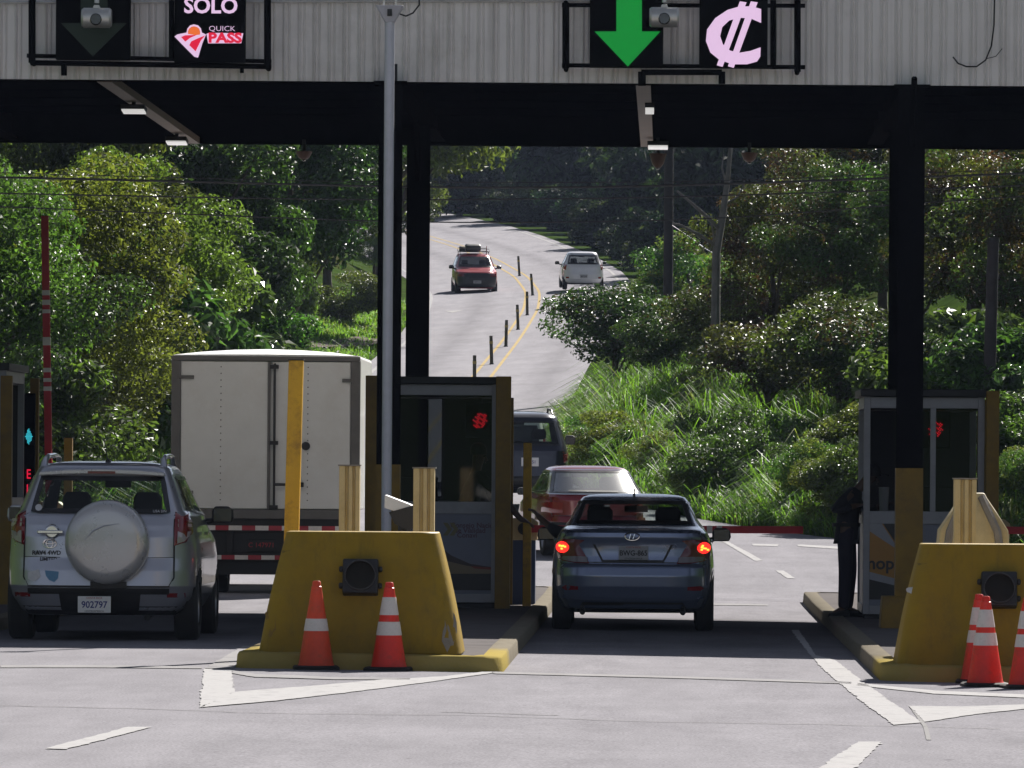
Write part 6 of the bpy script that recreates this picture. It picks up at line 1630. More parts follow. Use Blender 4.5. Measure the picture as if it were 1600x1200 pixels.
    mb = MB(); cw = min(hw - .12, .98)
    mb.loft([[(x, y, z) for x, z in [(-cw, .45), (cw, .45), (cw, 1.5), (cw * .88, zz_), (-cw * .88, zz_), (-cw, 1.5)]] for y, zz_ in ((L + .12, 2.2), (L + .9, 2.22), (L + 1.25, 2.05), (L + 1.55, 1.6), (L + 1.6, 1.5))], smooth=False); mb.build("cab", M['truck_white'], t, bevel=.04)
    for sd in (-1, 1):
        mb = MB(); mb.add([(sd * (cw + .004), L + .35, 1.52), (sd * (cw + .004), L + 1.2, 1.52), (sd * (cw * .92 + .004), L + 1.05, 2.02), (sd * (cw * .9 + .004), L + .35, 2.08)], [(0, 1, 2, 3)]); mb.build("side_window", M['glass_dark'], t)
        mb = MB(); mb.tube([(sd * cw, L + 1.3, 1.5), (sd * (cw + .25), L + 1.3, 1.6), (sd * (cw + .25), L + 1.3, 2.0)], .015, 6); mb.box(sd * (cw + .25) - .09, sd * (cw + .25) + .09, L + 1.27, L + 1.33, 1.62, 1.98); mb.build("wing_mirror", M['trim'], t, bevel=.01)
M['roof_sheet'] = mat('white_roof_sheet', (.80, .80, .80), .4, 0, .04, 3)
M['truck_white'] = mat("truck_white_paint", (.60, .60, .59), .42, .05, .05, 2, coat=.2, dirt=(.50, .47, .43), dscale=1.4, damt=.5)
M['truck_frame'] = mat("truck_frame_grey", (.12, .115, .11), .5, .3, .15, 5)
M['tape_red'] = mat("red_tape", (.33, .02, .035), .4, 0, .1, 20)
M['tape_white'] = mat("white_tape", (.62, .58, .56), .4, 0, .1, 20)
box_truck()
# ------------------------------------------------------------------ plants
RNG = np.random.default_rng(11)
L_ = {
 'glossy': leaf_mat("leaf_glossy", (.026, .044, .014), (.052, .082, .012), .42, .36),
 'glossy2': leaf_mat("leaf_mid", (.038, .068, .016), (.095, .155, .018), .45, .40),
 'lime': leaf_mat("leaf_lime", (.052, .096, .018), (.125, .215, .022), .5, .46),
 'olive': leaf_mat("leaf_olive", (.030, .050, .014), (.065, .095, .016), .45, .40),
 'bronze': leaf_mat("leaf_bronze", (.042, .034, .013), (.085, .058, .012), .42, .40),
 'brown': leaf_mat("leaf_brown", (.036, .027, .013), (.060, .040, .013), .4, .35),
 'big': leaf_mat("leaf_broad", (.045, .07, .022), (.085, .14, .025), .3, .33),
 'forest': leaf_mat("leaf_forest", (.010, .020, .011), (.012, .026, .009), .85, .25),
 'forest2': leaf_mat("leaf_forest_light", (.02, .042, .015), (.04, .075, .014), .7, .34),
 'grass': leaf_mat("grass_blade", (.065, .135, .014), (.19, .36, .022), .55, .48, .02),
 'grass2': leaf_mat("grass_blade_dry", (.11, .135, .028), (.21, .26, .04), .65, .48, .02),
 'grass3': leaf_mat("grass_blade_dark", (.038, .085, .012), (.10, .20, .016), .55, .45, .02),
}
M['bark'] = mat("bark", (.06, .048, .04), .9, 0, .35, 5, .4)
M['bark_pale'] = mat("bark_pale", (.12, .115, .11), .85, 0, .25, 5, .3)

def leaves(blobs, n, size, seed, slender=.5, up=.55, shell=.55):
    rg = np.random.default_rng(seed)
    B = np.array([[*c, *r] for c, r in blobs], float)
    w = (B[:, 3] * B[:, 4]) ** 1.0; w /= w.sum()
    k = rg.choice(len(B), n, p=w)
    d = rg.normal(size=(n, 3)); d /= np.linalg.norm(d, axis=1)[:, None]
    rad = (shell + (1.08 - shell) * rg.random(n) ** .7)[:, None]
    C = B[k, :3] + d * B[k, 3:] * rad
    nn = d * .8 + np.array([0, 0, up]) + rg.normal(size=(n, 3)) * .55
    nn /= np.linalg.norm(nn, axis=1)[:, None]
    t = rg.normal(size=(n, 3)) + np.array([0, 0, -.5]); t -= nn * (t * nn).sum(1)[:, None]; t /= np.linalg.norm(t, axis=1)[:, None]
    s = np.cross(nn, t)
    L = size * (.55 + .9 * rg.random(n))[:, None]; W = L * slender * .5
    fold = nn * W * .35
    p0 = C - t * L * .5; p1 = C + s * W + fold - t * L * .05; p2 = C + t * L * .5 - nn * L * .12; p3 = C - s * W + fold - t * L * .05
    V = np.stack([p0, p1, p2, p3], 1).reshape(-1, 3)
    F = np.arange(4 * n).reshape(n, 4)
    return V, F, k
def crown_blobs(c, r, nb, seed, rb=(.22, .40)):
    rg = np.random.default_rng(seed); out = []
    while len(out) < nb:
        p = rg.uniform(-1, 1, 3)
        q = np.linalg.norm(p)
        if q > 1 or q < .25: continue
        k = rg.uniform(*rb); m = (r[0] + r[1]) / 2
        out.append(((c[0] + p[0] * r[0] * .85, c[1] + p[1] * r[1] * .85, c[2] + p[2] * r[2] * .85), (m * k, m * k, m * k * .62)))
    return out
def mk_crown(name, blobs, n, size, mats, wts, seed, slender=.5, up=.55, shell=.55):
    V, F, k = leaves(blobs, n, size, seed, slender, up, shell)
    rg = np.random.default_rng(seed + 5)
    base = rg.choice(len(mats), len(blobs), p=wts)          # whole clumps lean to one leaf colour
    mi = np.where(rg.random(n) < .7, base[k], rg.choice(len(mats), n, p=wts))
    return np_mesh(name, V, F, [L_[m] for m in mats], mi)
def mk_trunk(name, h, r, blobs, seed, m, lean=(0, 0), nl=9):
    rg = random.Random(seed); mb = MB()
    pts = [(lean[0] * q + rg.uniform(-.06, .06) * h * .1, lean[1] * q + rg.uniform(-.06, .06) * h * .1, h * q) for q in (0, .12, .3, .5, .7, .88)]
    mb.tube(pts, [r * 1.35, r, r * .85, r * .7, r * .5, r * .3], 10)
    for c, rr in rg.sample(blobs, min(nl, len(blobs))):
        q = rg.uniform(.25, .75); a = Vector((lean[0] * q, lean[1] * q, h * q)); b = Vector(c)
        m_ = a.lerp(b, .5) + Vector((rg.uniform(-.1, .1), rg.uniform(-.1, .1), .1)) * h * .1
        mb.tube([a, m_, b], [r * .45, r * .3, r * .12], 7)
    o = mb.build(name, m); me = o.data; bpy.data.objects.remove(o); return me
KIND = {}
def kind(key, H, r, zc_, nb, n, size, mats, wts, variants, trunk_r=.16, m=None, **kw):
    KIND[key] = []
    for v in range(variants):
        sd = sum(ord(ch) for ch in key) * 7 + v * 31
        bl = crown_blobs((0, 0, zc_), r, nb, sd, kw.get('rb', (.22, .40)))
        cm = mk_crown("crown", bl, n, size, mats, wts, sd, kw.get('slender', .5), kw.get('up', .55), kw.get('shell', .55))
        tm = mk_trunk("trunk", zc_ + r[2] * .55, trunk_r, bl, sd, m or M['bark'])
        KIND[key].append((H, cm, tm))
kind('glossy', 8, (3.0, 3.0, 3.3), 4.6, 62, 30000, .155, ['glossy', 'glossy2', 'olive'], [.62, .28, .10], 3, rb=(.16, .30))
kind('lime', 6, (2.4, 2.4, 2.6), 3.3, 60, 36000, .088, ['lime', 'glossy2', 'glossy'], [.55, .33, .12], 3, .10, rb=(.15, .29))
kind('bronze', 7, (2.8, 2.8, 2.5), 4.3, 60, 28000, .115, ['bronze', 'olive', 'brown', 'glossy', 'glossy2'], [.10, .32, .16, .24, .18], 4, .12, rb=(.16, .31))
kind('shrub', 2.6, (1.5, 1.5, 1.15), 1.35, 30, 13000, .10, ['glossy2', 'glossy', 'lime'], [.4, .35, .25], 3, .05)
kind('limeshrub', 2.6, (1.4, 1.4, 1.2), 1.35, 30, 14000, .085, ['lime', 'grass2', 'glossy2'], [.55, .2, .25], 2, .05)
kind('broad', 3.4, (1.5, 1.5, 1.5), 1.9, 26, 6500, .21, ['big', 'lime', 'glossy2'], [.55, .2, .25], 3, .06, slender=.46, rb=(.25, .42))
kind('smalltree', 4.2, (1.75, 1.75, 1.15), 3.0, 34, 11000, .115, ['bronze', 'brown', 'glossy', 'olive', 'glossy2'], [.06, .12, .36, .24, .22], 2, .08)
kind('overhang', 9, (4.4, 3.4, 1.9), 6.9, 40, 9000, .26, ['glossy2', 'lime', 'olive', 'glossy'], [.35, .25, .2, .2], 1, .2)
kind('high', 8, (3.0, 3.0, 2.2), 5.7, 54, 22000, .155, ['glossy', 'glossy2', 'olive'], [.6, .3, .10], 1, rb=(.17, .31))
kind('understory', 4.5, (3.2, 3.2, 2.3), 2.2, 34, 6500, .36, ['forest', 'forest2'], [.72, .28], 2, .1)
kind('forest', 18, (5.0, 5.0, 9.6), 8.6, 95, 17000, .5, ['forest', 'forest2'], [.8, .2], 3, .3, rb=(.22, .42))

def plant(key, var, px, Y, pytop, name, lab, cat, group=None, wide=1.0, rz=0.0, lean=0.0, sink=.12):
    H, cm, tm = KIND[key][var % len(KIND[key])]
    x = PX(px, 500, Y); zb = float(land(x, Y)) - sink
    h = max(.6, PZ(px, pytop, Y) - zb); k = h / H
    t = thing(name, lab, cat, (x, Y, zb), rz, group)
    t.rotation_euler = (0, lean, rz)
    t.scale = (k * wide, k * wide, k)
    for nm, me in (("crown", cm), ("trunk", tm)):
        o = bpy.data.objects.new(nm, me); COL.objects.link(o); o.parent = t
    return t
PL = [
 # left bank, near to far
 ('lime', 0, -45, 113, 150, "tree", "bright yellow-green tree filling the upper left corner under the canopy", "tree", 1.0),
 ('lime', 1, 85, 120, 170, "tree", "yellow-green tree above the raised red boom", "tree", 1.0),
 ('lime', 2, 190, 131, 170, "tree", "lime leafed tree under the canopy's left lamps", "tree", .95),
 ('glossy', 0, 130, 142, 60, "tree", "dark tree trunk and crown showing between the lime trees, upper left", "tree", .8),
 ('shrub', 0, 5, 116, 500, "shrub", "dark green shrub behind the left-edge booth", "shrub", 1.1),
 ('shrub', 1, 95, 127, 440, "shrub", "dense shrub directly behind the raised red boom", "shrub", 1.1),
 ('broad', 0, 190, 127, 400, "shrub", "broad leafed shrub with silvery shining leaves, left of the truck's roof", "shrub", 1.1),
 ('broad', 1, 262, 137, 395, "shrub", "broad leafed shrub with pale leaves just above the truck's left corner", "shrub", 1.1),
 ('broad', 2, 235, 140, 330, "shrub", "whitish shining broad leaves high on the slope, left of the dark tree", "shrub", 1.0),
 ('limeshrub', 0, 150, 130, 520, "shrub", "light green shrub above the silver SUV's roof", "shrub", 1.2),
 ('limeshrub', 1, 300, 146, 430, "shrub", "yellow-green bush left of the dark hollow over the truck", "shrub", 1.1),
 ('shrub', 2, 40, 120, 590, "shrub", "low dark shrub beside the raised boom's foot", "shrub", 1.2),
 ('glossy', 1, 330, 160, 150, "tree", "dark glossy tree sparkling with light over the truck's left door", "tree", .75),
 ('high', 0, 440, 184, 140, "tree", "big dark glossy tree over the truck's roof, sparkling in the sun", "tree", 1.0),
 ('glossy', 0, 512, 268, 120, "tree", "glossy dark tree left of the slim mast", "tree", 1.0),
 ('shrub', 0, 385, 166, 445, "shrub", "dark shrub in the hollow right above the truck's roof", "shrub", 1.0),
 ('shrub', 1, 345, 158, 500, "shrub", "dark low shrub at the truck's roof edge", "shrub", 1.1),
 ('broad', 0, 455, 198, 415, "shrub", "pale arching clump left of the lawn", "shrub", .55),
 ('shrub', 2, 548, 246, 415, "shrub", "dark rounded shrub casting shade on the lawn", "shrub", 1.3),
 ('lime', 0, 585, 292, 330, "tree", "light green tree beyond the lawn, left of the slim mast", "tree", .9),
 ('lime', 1, 30, 150, 60, "tree", "tall light tree behind the lime trees at far left", "tree", 1.1),
 ('glossy', 2, 240, 160, 60, "tree", "tall shaded tree on the slope behind the canopy lamps", "tree", 1.1),
 ('glossy', 1, 390, 205, 60, "tree", "tall dark tree on the slope behind the sparkling trees", "tree", 1.1),
 ('glossy', 0, 590, 310, 120, "tree", "dim tree behind the slim mast", "tree", 1.1),
 ('glossy', 2, 470, 265, 60, "tree", "dark tree high on the slope behind the truck", "tree", 1.2),
 ('overhang', 0, 606, 239, 90, "tree", "tree reaching lit branches over the bend, right of the black columns", "tree", 1.0),
 # right bank
 ('smalltree', 0, 962, 172, 440, "tree", "small brownish tree leaning over the road below the white hatchback", "tree", 1.35),
 ('smalltree', 1, 1040, 165, 470, "tree", "small bronze tree in front of the dark utility pole", "tree", 1.1),
 ('smalltree', 0, 1120, 158, 440, "tree", "small bronze tree right of the utility pole", "tree", 1.2),
 ('bronze', 0, 1215, 156, 255, "tree", "reddish-brown leafed tree right of the bare trunk", "tree", 1.0),
 ('bronze', 1, 1320, 150, 225, "tree", "reddish-brown tree left of the right-hand columns", "tree", 1.0),
 ('bronze', 2, 1430, 148, 215, "tree", "brown-green tree behind the right-hand columns", "tree", 1.0),
 ('bronze', 3, 1530, 142, 215, "tree", "olive and brown tree behind the cut-off pole", "tree", 1.0),
 ('bronze', 0, 1640, 138, 200, "tree", "olive tree at the right edge of the picture", "tree", 1.0),
 ('bronze', 2, 1250, 178, 225, "tree", "bronze tree further up the right slope", "tree", 1.1),
 ('bronze', 3, 1380, 185, 120, "tree", "tall tree behind the reddish-brown trees", "tree", 1.2),
 ('glossy', 2, 1400, 205, 150, "tree", "dark tree behind the right-hand columns, far up the slope", "tree", 1.2),
 ('glossy', 0, 1480, 215, 150, "tree", "dim tree far up the slope behind the olive trees", "tree", 1.2),
 ('glossy', 1, 1520, 175, 100, "tree", "tall dark tree behind the olive trees at right", "tree", 1.1),
 ('glossy', 0, 1270, 215, 150, "tree", "dark tree high behind the bronze trees", "tree", 1.1),
 ('smalltree', 1, 1200, 140, 480, "tree", "low bronze tree over the tall bright grass", "tree", 1.25),
 ('smalltree', 0, 1310, 134, 460, "tree", "low dark tree with bare stems left of the right booth", "tree", 1.25),
 ('smalltree', 1, 1400, 132, 470, "tree", "low dark tree behind the right booth's roof", "tree", 1.3),
 ('broad', 1, 1490, 124, 462, "shrub", "bright shining broad leafed shrub above the right booth's roof", "shrub", 1.2),
 ('broad', 2, 1585, 122, 500, "shrub", "broad leafed shrub right of the cut-off pole", "shrub", 1.2),
 ('shrub', 1, 1580, 118, 600, "shrub", "dark shrub at the right edge below the broad leaves", "shrub", 1.2),
 ('shrub', 2, 1230, 130, 640, "shrub", "dark shrub in the shade under the low bronze trees", "shrub", 1.1),
 ('shrub', 0, 1330, 127, 640, "shrub", "dark shrub beside the right booth's left wall", "shrub", 1.0),
 ('shrub', 1, 1120, 150, 560, "shrub", "green shrub behind the tall grass", "shrub", 1.1),
 ('shrub', 2, 1010, 176, 520, "shrub", "green shrub under the leaning small tree", "shrub", .9),
 ('limeshrub', 0, 1075, 225, 360, "shrub", "bright green shrub at the bare tree's foot", "shrub", 1.1),
 ('limeshrub', 1, 1010, 262, 415, "shrub", "bright green shrub beside the road, right of the white hatchback", "shrub", 1.0),
 ('limeshrub', 0, 1020, 225, 420, "shrub", "light shrub left of the utility pole", "shrub", 1.0),
]
rdp = random.Random(5)
for (k, v, px, Y, pt, nm, lab, cat, wd) in PL:
    plant(k, v, px, Y, pt, nm, lab, cat, None, wd, rdp.uniform(0, 6.28), rdp.uniform(-.05, .05))
# shaded forest beyond the bend: tall trees on the outer side of the curve
FP = []
rdf = random.Random(21)
for (px, Y, top) in [(1040, 318, -80), (1120, 300, -60), (1010, 345, -120), (1085, 352, -150), (955, 372, -150), (1160, 330, -120), (905, 398, -160), (985, 408, -200), (860, 424, -170), (930, 446, -230), (815, 452, -180), (1060, 420, -260), (880, 482, -260),
                     (765, 478, -190), (715, 505, -190), (820, 520, -300), (1140, 400, -250), (665, 530, -190), (760, 560, -300), (1220, 300, -60), (1230, 360, -200), (610, 560, -190), (700, 600, -300), (1330, 290, -40), (540, 470, -100), (450, 420, -60), (590, 420, -20)]:
    FP.append((px + 9 + 4.5 * FPX / Y, Y + 5, top * .45 + 95))
for i, (px, Y, top) in enumerate(FP):
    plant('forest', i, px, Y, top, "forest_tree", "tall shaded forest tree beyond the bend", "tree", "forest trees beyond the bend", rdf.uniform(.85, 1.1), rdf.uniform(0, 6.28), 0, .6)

rdu = random.Random(8)
for i, Y in enumerate([292, 300, 309, 318, 327, 336, 346, 356, 366, 377, 388, 400, 412, 425, 438, 452, 466, 480, 496, 295, 305, 315, 330, 341, 350, 361, 372, 384, 396, 408, 420, 433, 445, 458, 470, 484, 498]):
    d = rdu.uniform(1.5, 2.6) if i < 19 else rdu.uniform(4.0, 6.5)
    X = float(xr(Y)) + d / .8; px = AX + X * FPX / Y
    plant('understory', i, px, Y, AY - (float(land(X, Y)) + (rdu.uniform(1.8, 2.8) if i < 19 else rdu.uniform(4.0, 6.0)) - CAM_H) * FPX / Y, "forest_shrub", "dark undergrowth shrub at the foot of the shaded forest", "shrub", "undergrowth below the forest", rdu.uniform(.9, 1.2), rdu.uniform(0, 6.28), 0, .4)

rdb = random.Random(31)
for i in range(44):
    Y = rdb.uniform(113, 156); d = rdb.uniform(.5, 4.2); px = AX + (float(xr(Y)) + d) * FPX / Y
    zb_ = float(land(float(xr(Y)) + d, Y))
    plant('limeshrub' if i % 3 else 'shrub', i, px, Y, AY - (zb_ + rdb.uniform(.7, 1.5) - CAM_H) * FPX / Y, "leafy_plant", "bushy green plant among the tall grass of the right bank", "plant", "leafy plants among the tall grass", rdb.uniform(.9, 1.4), rdb.uniform(0, 6.28))

for i in range(34):
    Y = rdb.uniform(109, 152); d = rdb.uniform(1.0, 8.5); X = float(xl(Y)) - d; px = AX + X * FPX / Y
    plant(['limeshrub', 'shrub', 'limeshrub', 'broad'][i % 4], i, px, Y, AY - (float(land(X, Y)) + rdb.uniform(1.2, 2.8) - CAM_H) * FPX / Y, "slope_shrub", "leafy shrub on the overgrown slope left of the truck", "shrub", "shrubs covering the left slope", rdb.uniform(.9, 1.4), rdb.uniform(0, 6.28))

# bare pale tree
def bare_tree():
    Y = 151.0; x, y, z = P(1118, 400, Y); zb = float(land(x, Y)) - .1
    t = thing("bare_tree", "bare pale tree with broken branches before the dark forest", "tree", (x, Y, zb)); o = tuple(t.location); mb = MB(o)
    q = lambda px, py, d=0: (PX(px, py, Y), Y + d, PZ(px, py, Y))
    mb.tube([(x, Y, zb), q(1119, 395), q(1128, 345), q(1136, 290), q(1140, 245), q(1144, 190)], [.12, .09, .075, .055, .045, .025], 9)
    mb.tube([q(1121, 370), q(1131, 310, .3), q(1138, 260, .4), q(1150, 200, .5)], [.05, .045, .035, .02], 7)
    mb.tube([q(1124, 358), q(1105, 340, -.3), q(1080, 318, -.4), q(1058, 300, -.5)], [.045, .04, .032, .024], 7)
    mb.tube([q(1121, 385), q(1090, 366, -.2), q(1062, 352, -.3), q(1050, 350, -.3)], [.04, .035, .028, .02], 7)
    mb.tube([q(1112, 350), q(1116, 372, .3), q(1110, 390, .4)], [.025, .02, .012], 6)
    mb.tube([q(1131, 320), q(1152, 308, .2), q(1162, 290, .3), q(1163, 280, .3)], [.025, .022, .018, .01], 6)
    mb.tube([q(1136, 290), q(1128, 262, .2), q(1131, 240, .3)], [.025, .02, .012], 6)
    mb.build("trunk", M['bark_pale'], t)
bare_tree()

# ------------------------------------------------------------------ grasses
def blades(pos, h, w, lean, seed, out=None):
    rg = np.random.default_rng(seed); n = len(pos)
    a = rg.random(n) * 2 * np.pi; d = np.stack([np.cos(a), np.sin(a), np.zeros(n)], 1)
    if out is not None:
        d = d * .55 + out; d /= np.maximum(np.linalg.norm(d, axis=1), 1e-6)[:, None]
    s = np.stack([-d[:, 1], d[:, 0], np.zeros(n)], 1); tw = rg.normal(size=n)[:, None] * .5; s = s + d * tw; s /= np.linalg.norm(s, axis=1)[:, None]
    H = h[:, None]; ln = (lean * (.15 + 1.2 * rg.random(n)))[:, None] * H
    rows = []
    for q, wq, bq, zq in ((0, .8, 0, 0), (.4, 1, .16, .50), (.75, .75, .50, .84), (1, .06, 1.0, .86)):
        c = pos + d * ln * bq + np.array([0, 0, 1.0]) * (H * zq - ln * .30 * bq ** 3)
        rows.append(c - s * w[:, None] * wq * .5); rows.append(c + s * w[:, None] * wq * .5)
    V = np.stack(rows, 1).reshape(-1, 3)
    b = np.arange(n)[:, None] * 8
    F = np.concatenate([b + np.array([[0, 1, 3, 2]]), b + np.array([[2, 3, 5, 4]]), b + np.array([[4, 5, 7, 6]])], 1).reshape(-1, 4)
    return V, F
def grass_field(name, lab, spots, h0, w0, lean, mats, wts, seed, per, rad, patchy=0.0):
    rg = np.random.default_rng(seed); P_ = []; Hh = []; O_ = []; K_ = []
    for (x, y, k) in spots:
        n = max(2, int(per * (.5 + rg.random())))
        q = rg.normal(size=(n, 2)) * rad
        P_.append(np.stack([x + q[:, 0], y + q[:, 1], np.zeros(n)], 1)); Hh.append(np.full(n, k) * (.5 + .75 * rg.random(n)) * np.exp(-(q ** 2).sum(1) / (8 * rad * rad)))
        O_.append(np.concatenate([q / rad, np.zeros((n, 1))], 1) * .9)
        c = rg.choice(len(mats), p=wts); K_.append(np.where(rg.random(n) < .65, c, rg.choice(len(mats), n, p=wts)))
    P_ = np.concatenate(P_); Hh = np.concatenate(Hh); O_ = np.concatenate(O_); K_ = np.concatenate(K_)
    ok = (P_[:, 0] > xr(P_[:, 1]) + .05) | (P_[:, 0] < xl(P_[:, 1]) - .05); P_ = P_[ok]; Hh = Hh[ok]; O_ = O_[ok]; K_ = K_[ok]
    P_[:, 2] = land(P_[:, 0], P_[:, 1]) - .06
    h = h0 * Hh; w = w0 * (.6 + .8 * rg.random(len(h)))
    V, F = blades(P_, h, w, lean, seed + 1, O_)
    mi = np.repeat(K_, 3)
    o = bpy.data.objects.new(name, np_mesh(name, V, F, [L_[m] for m in mats], mi)); COL.objects.link(o)
    tag(o, lab, None, None, "stuff"); return o
rs = np.random.default_rng(4)
sp = []
for _ in range(620):                                  # tall grass on the right bank
    Y = rs.uniform(112, 176); dm = float(np.interp(Y, [112, 122, 132, 150, 176], [3.0, 3.4, 5.5, 6.0, 4.0])); d = rs.uniform(0, 1) ** 1.2 * dm; X = float(xr(Y)) + .3 + d
    sp.append((X, Y, (.5 + .5 * min(1, d / 1.2)) * rs.uniform(.6, 1.2) * np.interp(Y, [112, 120, 140], [.8, .9, 1.25])))
grass_field("tall_grass", "tall bright grass on the right bank", sp, 1.05, .021, .9, ['grass', 'grass3', 'grass2'], [.50, .40, .10], 3, 150, .26)
sp = []
for _ in range(420):
    Y = rs.uniform(104, 135); X = float(xr(Y)) + rs.uniform(.15, 7)
    sp.append((X, Y, rs.uniform(.5, 1.2)))
grass_field("bank_grass", "low leafy grass along the right road edge", sp, .65, .024, .9, ['grass', 'grass3', 'grass2'], [.52, .40, .08], 8, 130, .30)
sp = []
for _ in range(560):
    Y = rs.uniform(104, 190); X = float(xl(Y)) - rs.uniform(.05, 1) ** 1.5 * np.interp(Y, [104, 130, 190], [4.5, 4.5, 6])
    sp.append((X, Y, rs.uniform(.6, 1.25)))
grass_field("tall_grass", "light tall grass on the left bank", sp, 1.35, .024, .8, ['grass2', 'grass', 'grass3'], [.40, .42, .18], 13, 130, .28)
sp = []
for _ in range(2600):
    Y = rs.uniform(178, 275); X = float(xl(Y)) - rs.uniform(.05, 1) * 9
    sp.append((X, Y, rs.uniform(.6, 1.2)))
grass_field("lawn_grass", "short bright lawn grass inside the bend", sp, .30, .03, .6, ['grass', 'grass2'], [.8, .2], 17, 26, .35)
sp = []
for _ in range(900):
    Y = rs.uniform(172, 300); X = float(xr(Y)) + rs.uniform(.4, 1) ** 1.5 * 6
    sp.append((X, Y, rs.uniform(.5, 1.2)))
grass_field("verge_grass", "green verge outside the bend", sp, .8, .04, .7, ['grass', 'grass3', 'grass2'], [.5, .38, .12], 19, 30, .3)

# worn track across the lawn and a rock
def lawn_track():
    pts = []
    for Yq, off in ((188, 8.0), (196, 7.2), (205, 6.0), (214, 4.6), (222, 3.0), (230, 1.4), (236, .4)):
        pts.append((float(xl(Yq)) - off, Yq))
    vs = []; fs = []
    for i, (x, y) in enumerate(pts):
        a = pts[max(i - 1, 0)]; b = pts[min(i + 1, len(pts) - 1)]; d = Vector((b[0] - a[0], b[1] - a[1])).normalized()
        for k in (1, .33, -.33, -1):
            X, Yk = x - d.y * k * .8, y + d.x * k * .8; vs.append((X, Yk, float(land(X, Yk)) + .10))
    for i in range(len(pts) - 1):
        for j in range(3): fs.append((4 * i + j, 4 * i + j + 1, 4 * i + 5 + j, 4 * i + 4 + j))
    mb = MB(); mb.add(vs, fs, 0, True); tag(mb.build("path", M['gravel_track']), "worn gravel track crossing the lawn inside the bend", None, None, "structure")
lawn_track()
def rock(px, py, Y, r, lab):
    x = PX(px, py, Y); z = float(land(x, Y)); b = bmesh.new(); bmesh.ops.create_icosphere(b, subdivisions=3, radius=1); rg = random.Random(int(px))
    for v in b.verts:
        k = 1 + .18 * math.sin(v.co.x * 3.1 + 1) * math.cos(v.co.y * 2.7) + rg.uniform(-.06, .06); v.co = Vector((v.co.x * r * k, v.co.y * r * k, v.co.z * r * .62 * k))
    me = bpy.data.meshes.new("boulder"); b.to_mesh(me); b.free(); me.materials.append(M['concrete'])
    o = bpy.data.objects.new("boulder", me); COL.objects.link(o); o.location = (x, Y, z + r * .25); tag(o, lab, "boulder")
rock(500, 520, 203, .5, "grey boulder on the lawn above the truck's roof")
rock(1135, 668, 128, .42, "grey boulder half hidden in the tall grass on the right bank")

# ------------------------------------------------------------------ utility poles and wires
def pole(px_b, px_t, py_t, Y, r, lab, arm=True):
    x = PX(px_b, 480, Y); zb = float(land(x, Y)) - .3; xt = PX(px_t, py_t, Y); zt = PZ(px_t, py_t, Y)
    t = thing("utility_pole", lab, "utility pole", (x, Y, zb)); o = tuple(t.location)
    mb = MB(o); mb.cyl((x, Y, zb), (xt, Y, zt), r, r * .86, 18); mb.build("pole_shaft", M['wood'], t)
    if arm:
        mb = MB(o); mb.box(xt - 1.1, xt + 1.1, Y - .06, Y + .06, zt - .6, zt - .48); mb.build("crossarm", M['wood'], t)
        for k in (-.9, -.4, .4, .9):
            mb = MB(o); mb.lathe([(.03, 0), (.05, .05), (.04, .12), (.0001, .15)], (xt + k, Y, zt - .48), 10); mb.build("insulator", M['concrete'], t)
    else:
        mb = MB(o); mb.cyl((xt, Y, zt - .05), (xt, Y, zt + .02), r * .95, r * .9, 14); mb.build("pole_cap", M['dark_steel'], t)
pole(1044, 1046, 60, 190, .135, "dark utility pole beside the road, in front of the forest")
pole(1543, 1552, 373, 121, .115, "cut-off dark pole rising above the right booth's roof", False)
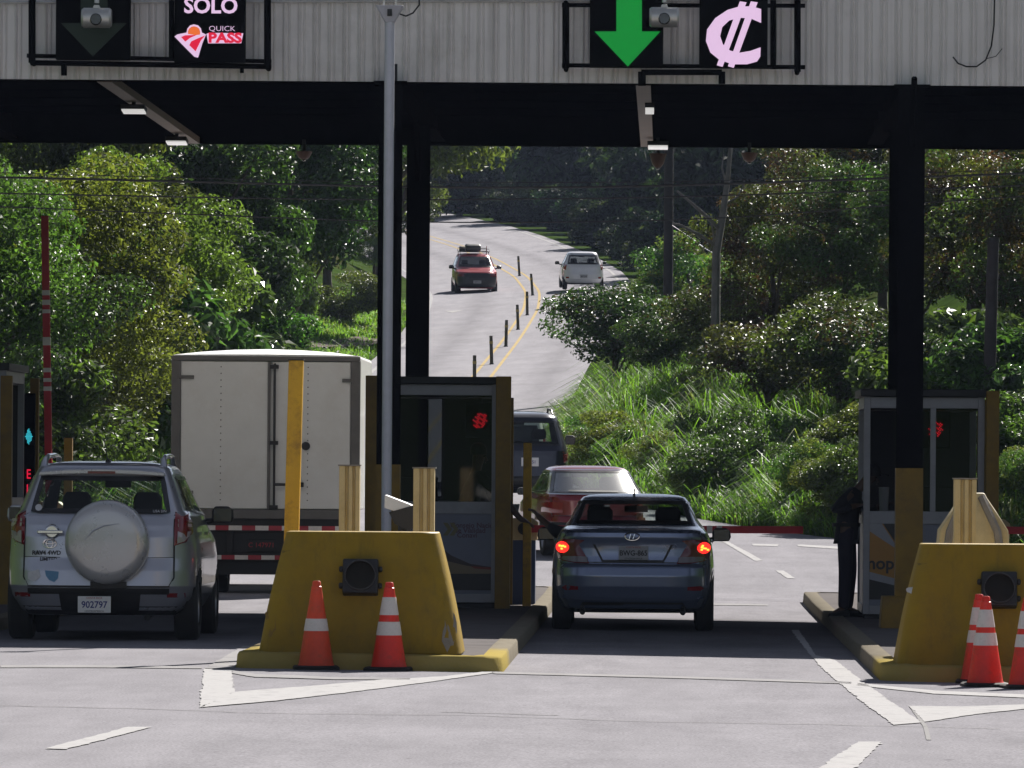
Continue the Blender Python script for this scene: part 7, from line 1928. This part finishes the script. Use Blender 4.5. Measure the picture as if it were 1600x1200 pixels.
def wire(pts, Y, r, lab, m='rubber'):
    w = []
    P3 = [P(a, b, Y + d) for a, b, d in pts]
    for i in range(len(P3) - 1):
        p0, p1, p2, p3 = P3[max(i - 1, 0)], P3[i], P3[i + 1], P3[min(i + 2, len(P3) - 1)]
        for k in range(8):
            t = k / 8; w.append(tuple(.5 * ((2 * p1[c]) + (-p0[c] + p2[c]) * t + (2 * p0[c] - 5 * p1[c] + 4 * p2[c] - p3[c]) * t * t + (-p0[c] + 3 * p1[c] - 3 * p2[c] + p3[c]) * t ** 3) for c in range(3)))
    w.append(P3[-1])
    mb = MB(); mb.tube(w, r, 6); tag(mb.build("overhead_wire", M[m]), lab, "wire", "wires strung across behind the canopy")
YW = 97
wire([(-250, 272, 0), (0, 277, 0), (300, 284, 0), (590, 291, 0), (800, 293, 0), (1040, 290, 0), (1400, 278, 0), (1850, 262, 0)], YW, .016, "thick black wire, highest of the wires crossing behind the canopy")
wire([(-250, 296, 0), (0, 302, 0), (300, 308, 0), (590, 312, 0), (800, 311, 0), (1040, 308, 0), (1400, 297, 0), (1850, 280, 0)], YW + .3, .010, "thin black wire just below the thick one")
wire([(-250, 316, 0), (0, 323, 0), (300, 335, 0), (670, 347, 0), (1040, 344, 0), (1270, 331, 0), (1400, 320, 0), (1850, 290, 0)], YW + .6, .009, "thin black wire hanging lowest, crossing over the bend's top")
wire([(-250, 264, 0), (0, 270, 0), (300, 278, 0), (590, 284, 0), (1040, 284, 0), (1400, 272, 0), (1850, 255, 0)], YW + .9, .006, "faint thin wire just above the thick black one")
wire([(1050, 352, 0), (1080, 372, -4), (1110, 393, -10), (1165, 418, -20), (1230, 436, -32), (1275, 443, -38)], 190, .012, "pale cable sagging from the utility pole into the bronze trees", 'grey_paint')

# ------------------------------------------------------------------ the air of the valley
def haze():
    me = bpy.data.meshes.new("haze"); mb = MB(); mb.box(-335, 335, -275, 770, -3, 175)
    o = mb.build("haze", HZ); tag(o, "thin bluish sunlit haze filling the valley", None, None, "stuff")
m = bpy.data.materials.new("haze"); m.use_nodes = True; nt = m.node_tree; nt.nodes.remove(nt.nodes["Principled BSDF"])
pv = nt.nodes.new("ShaderNodeVolumePrincipled"); pv.inputs["Color"].default_value = (.55, .68, 1.0, 1); pv.inputs["Density"].default_value = .00009; pv.inputs["Anisotropy"].default_value = 0
nt.links.new(pv.outputs[0], nt.nodes["Material Output"].inputs["Volume"]); HZ = m
USE_HAZE = True
if USE_HAZE: haze()
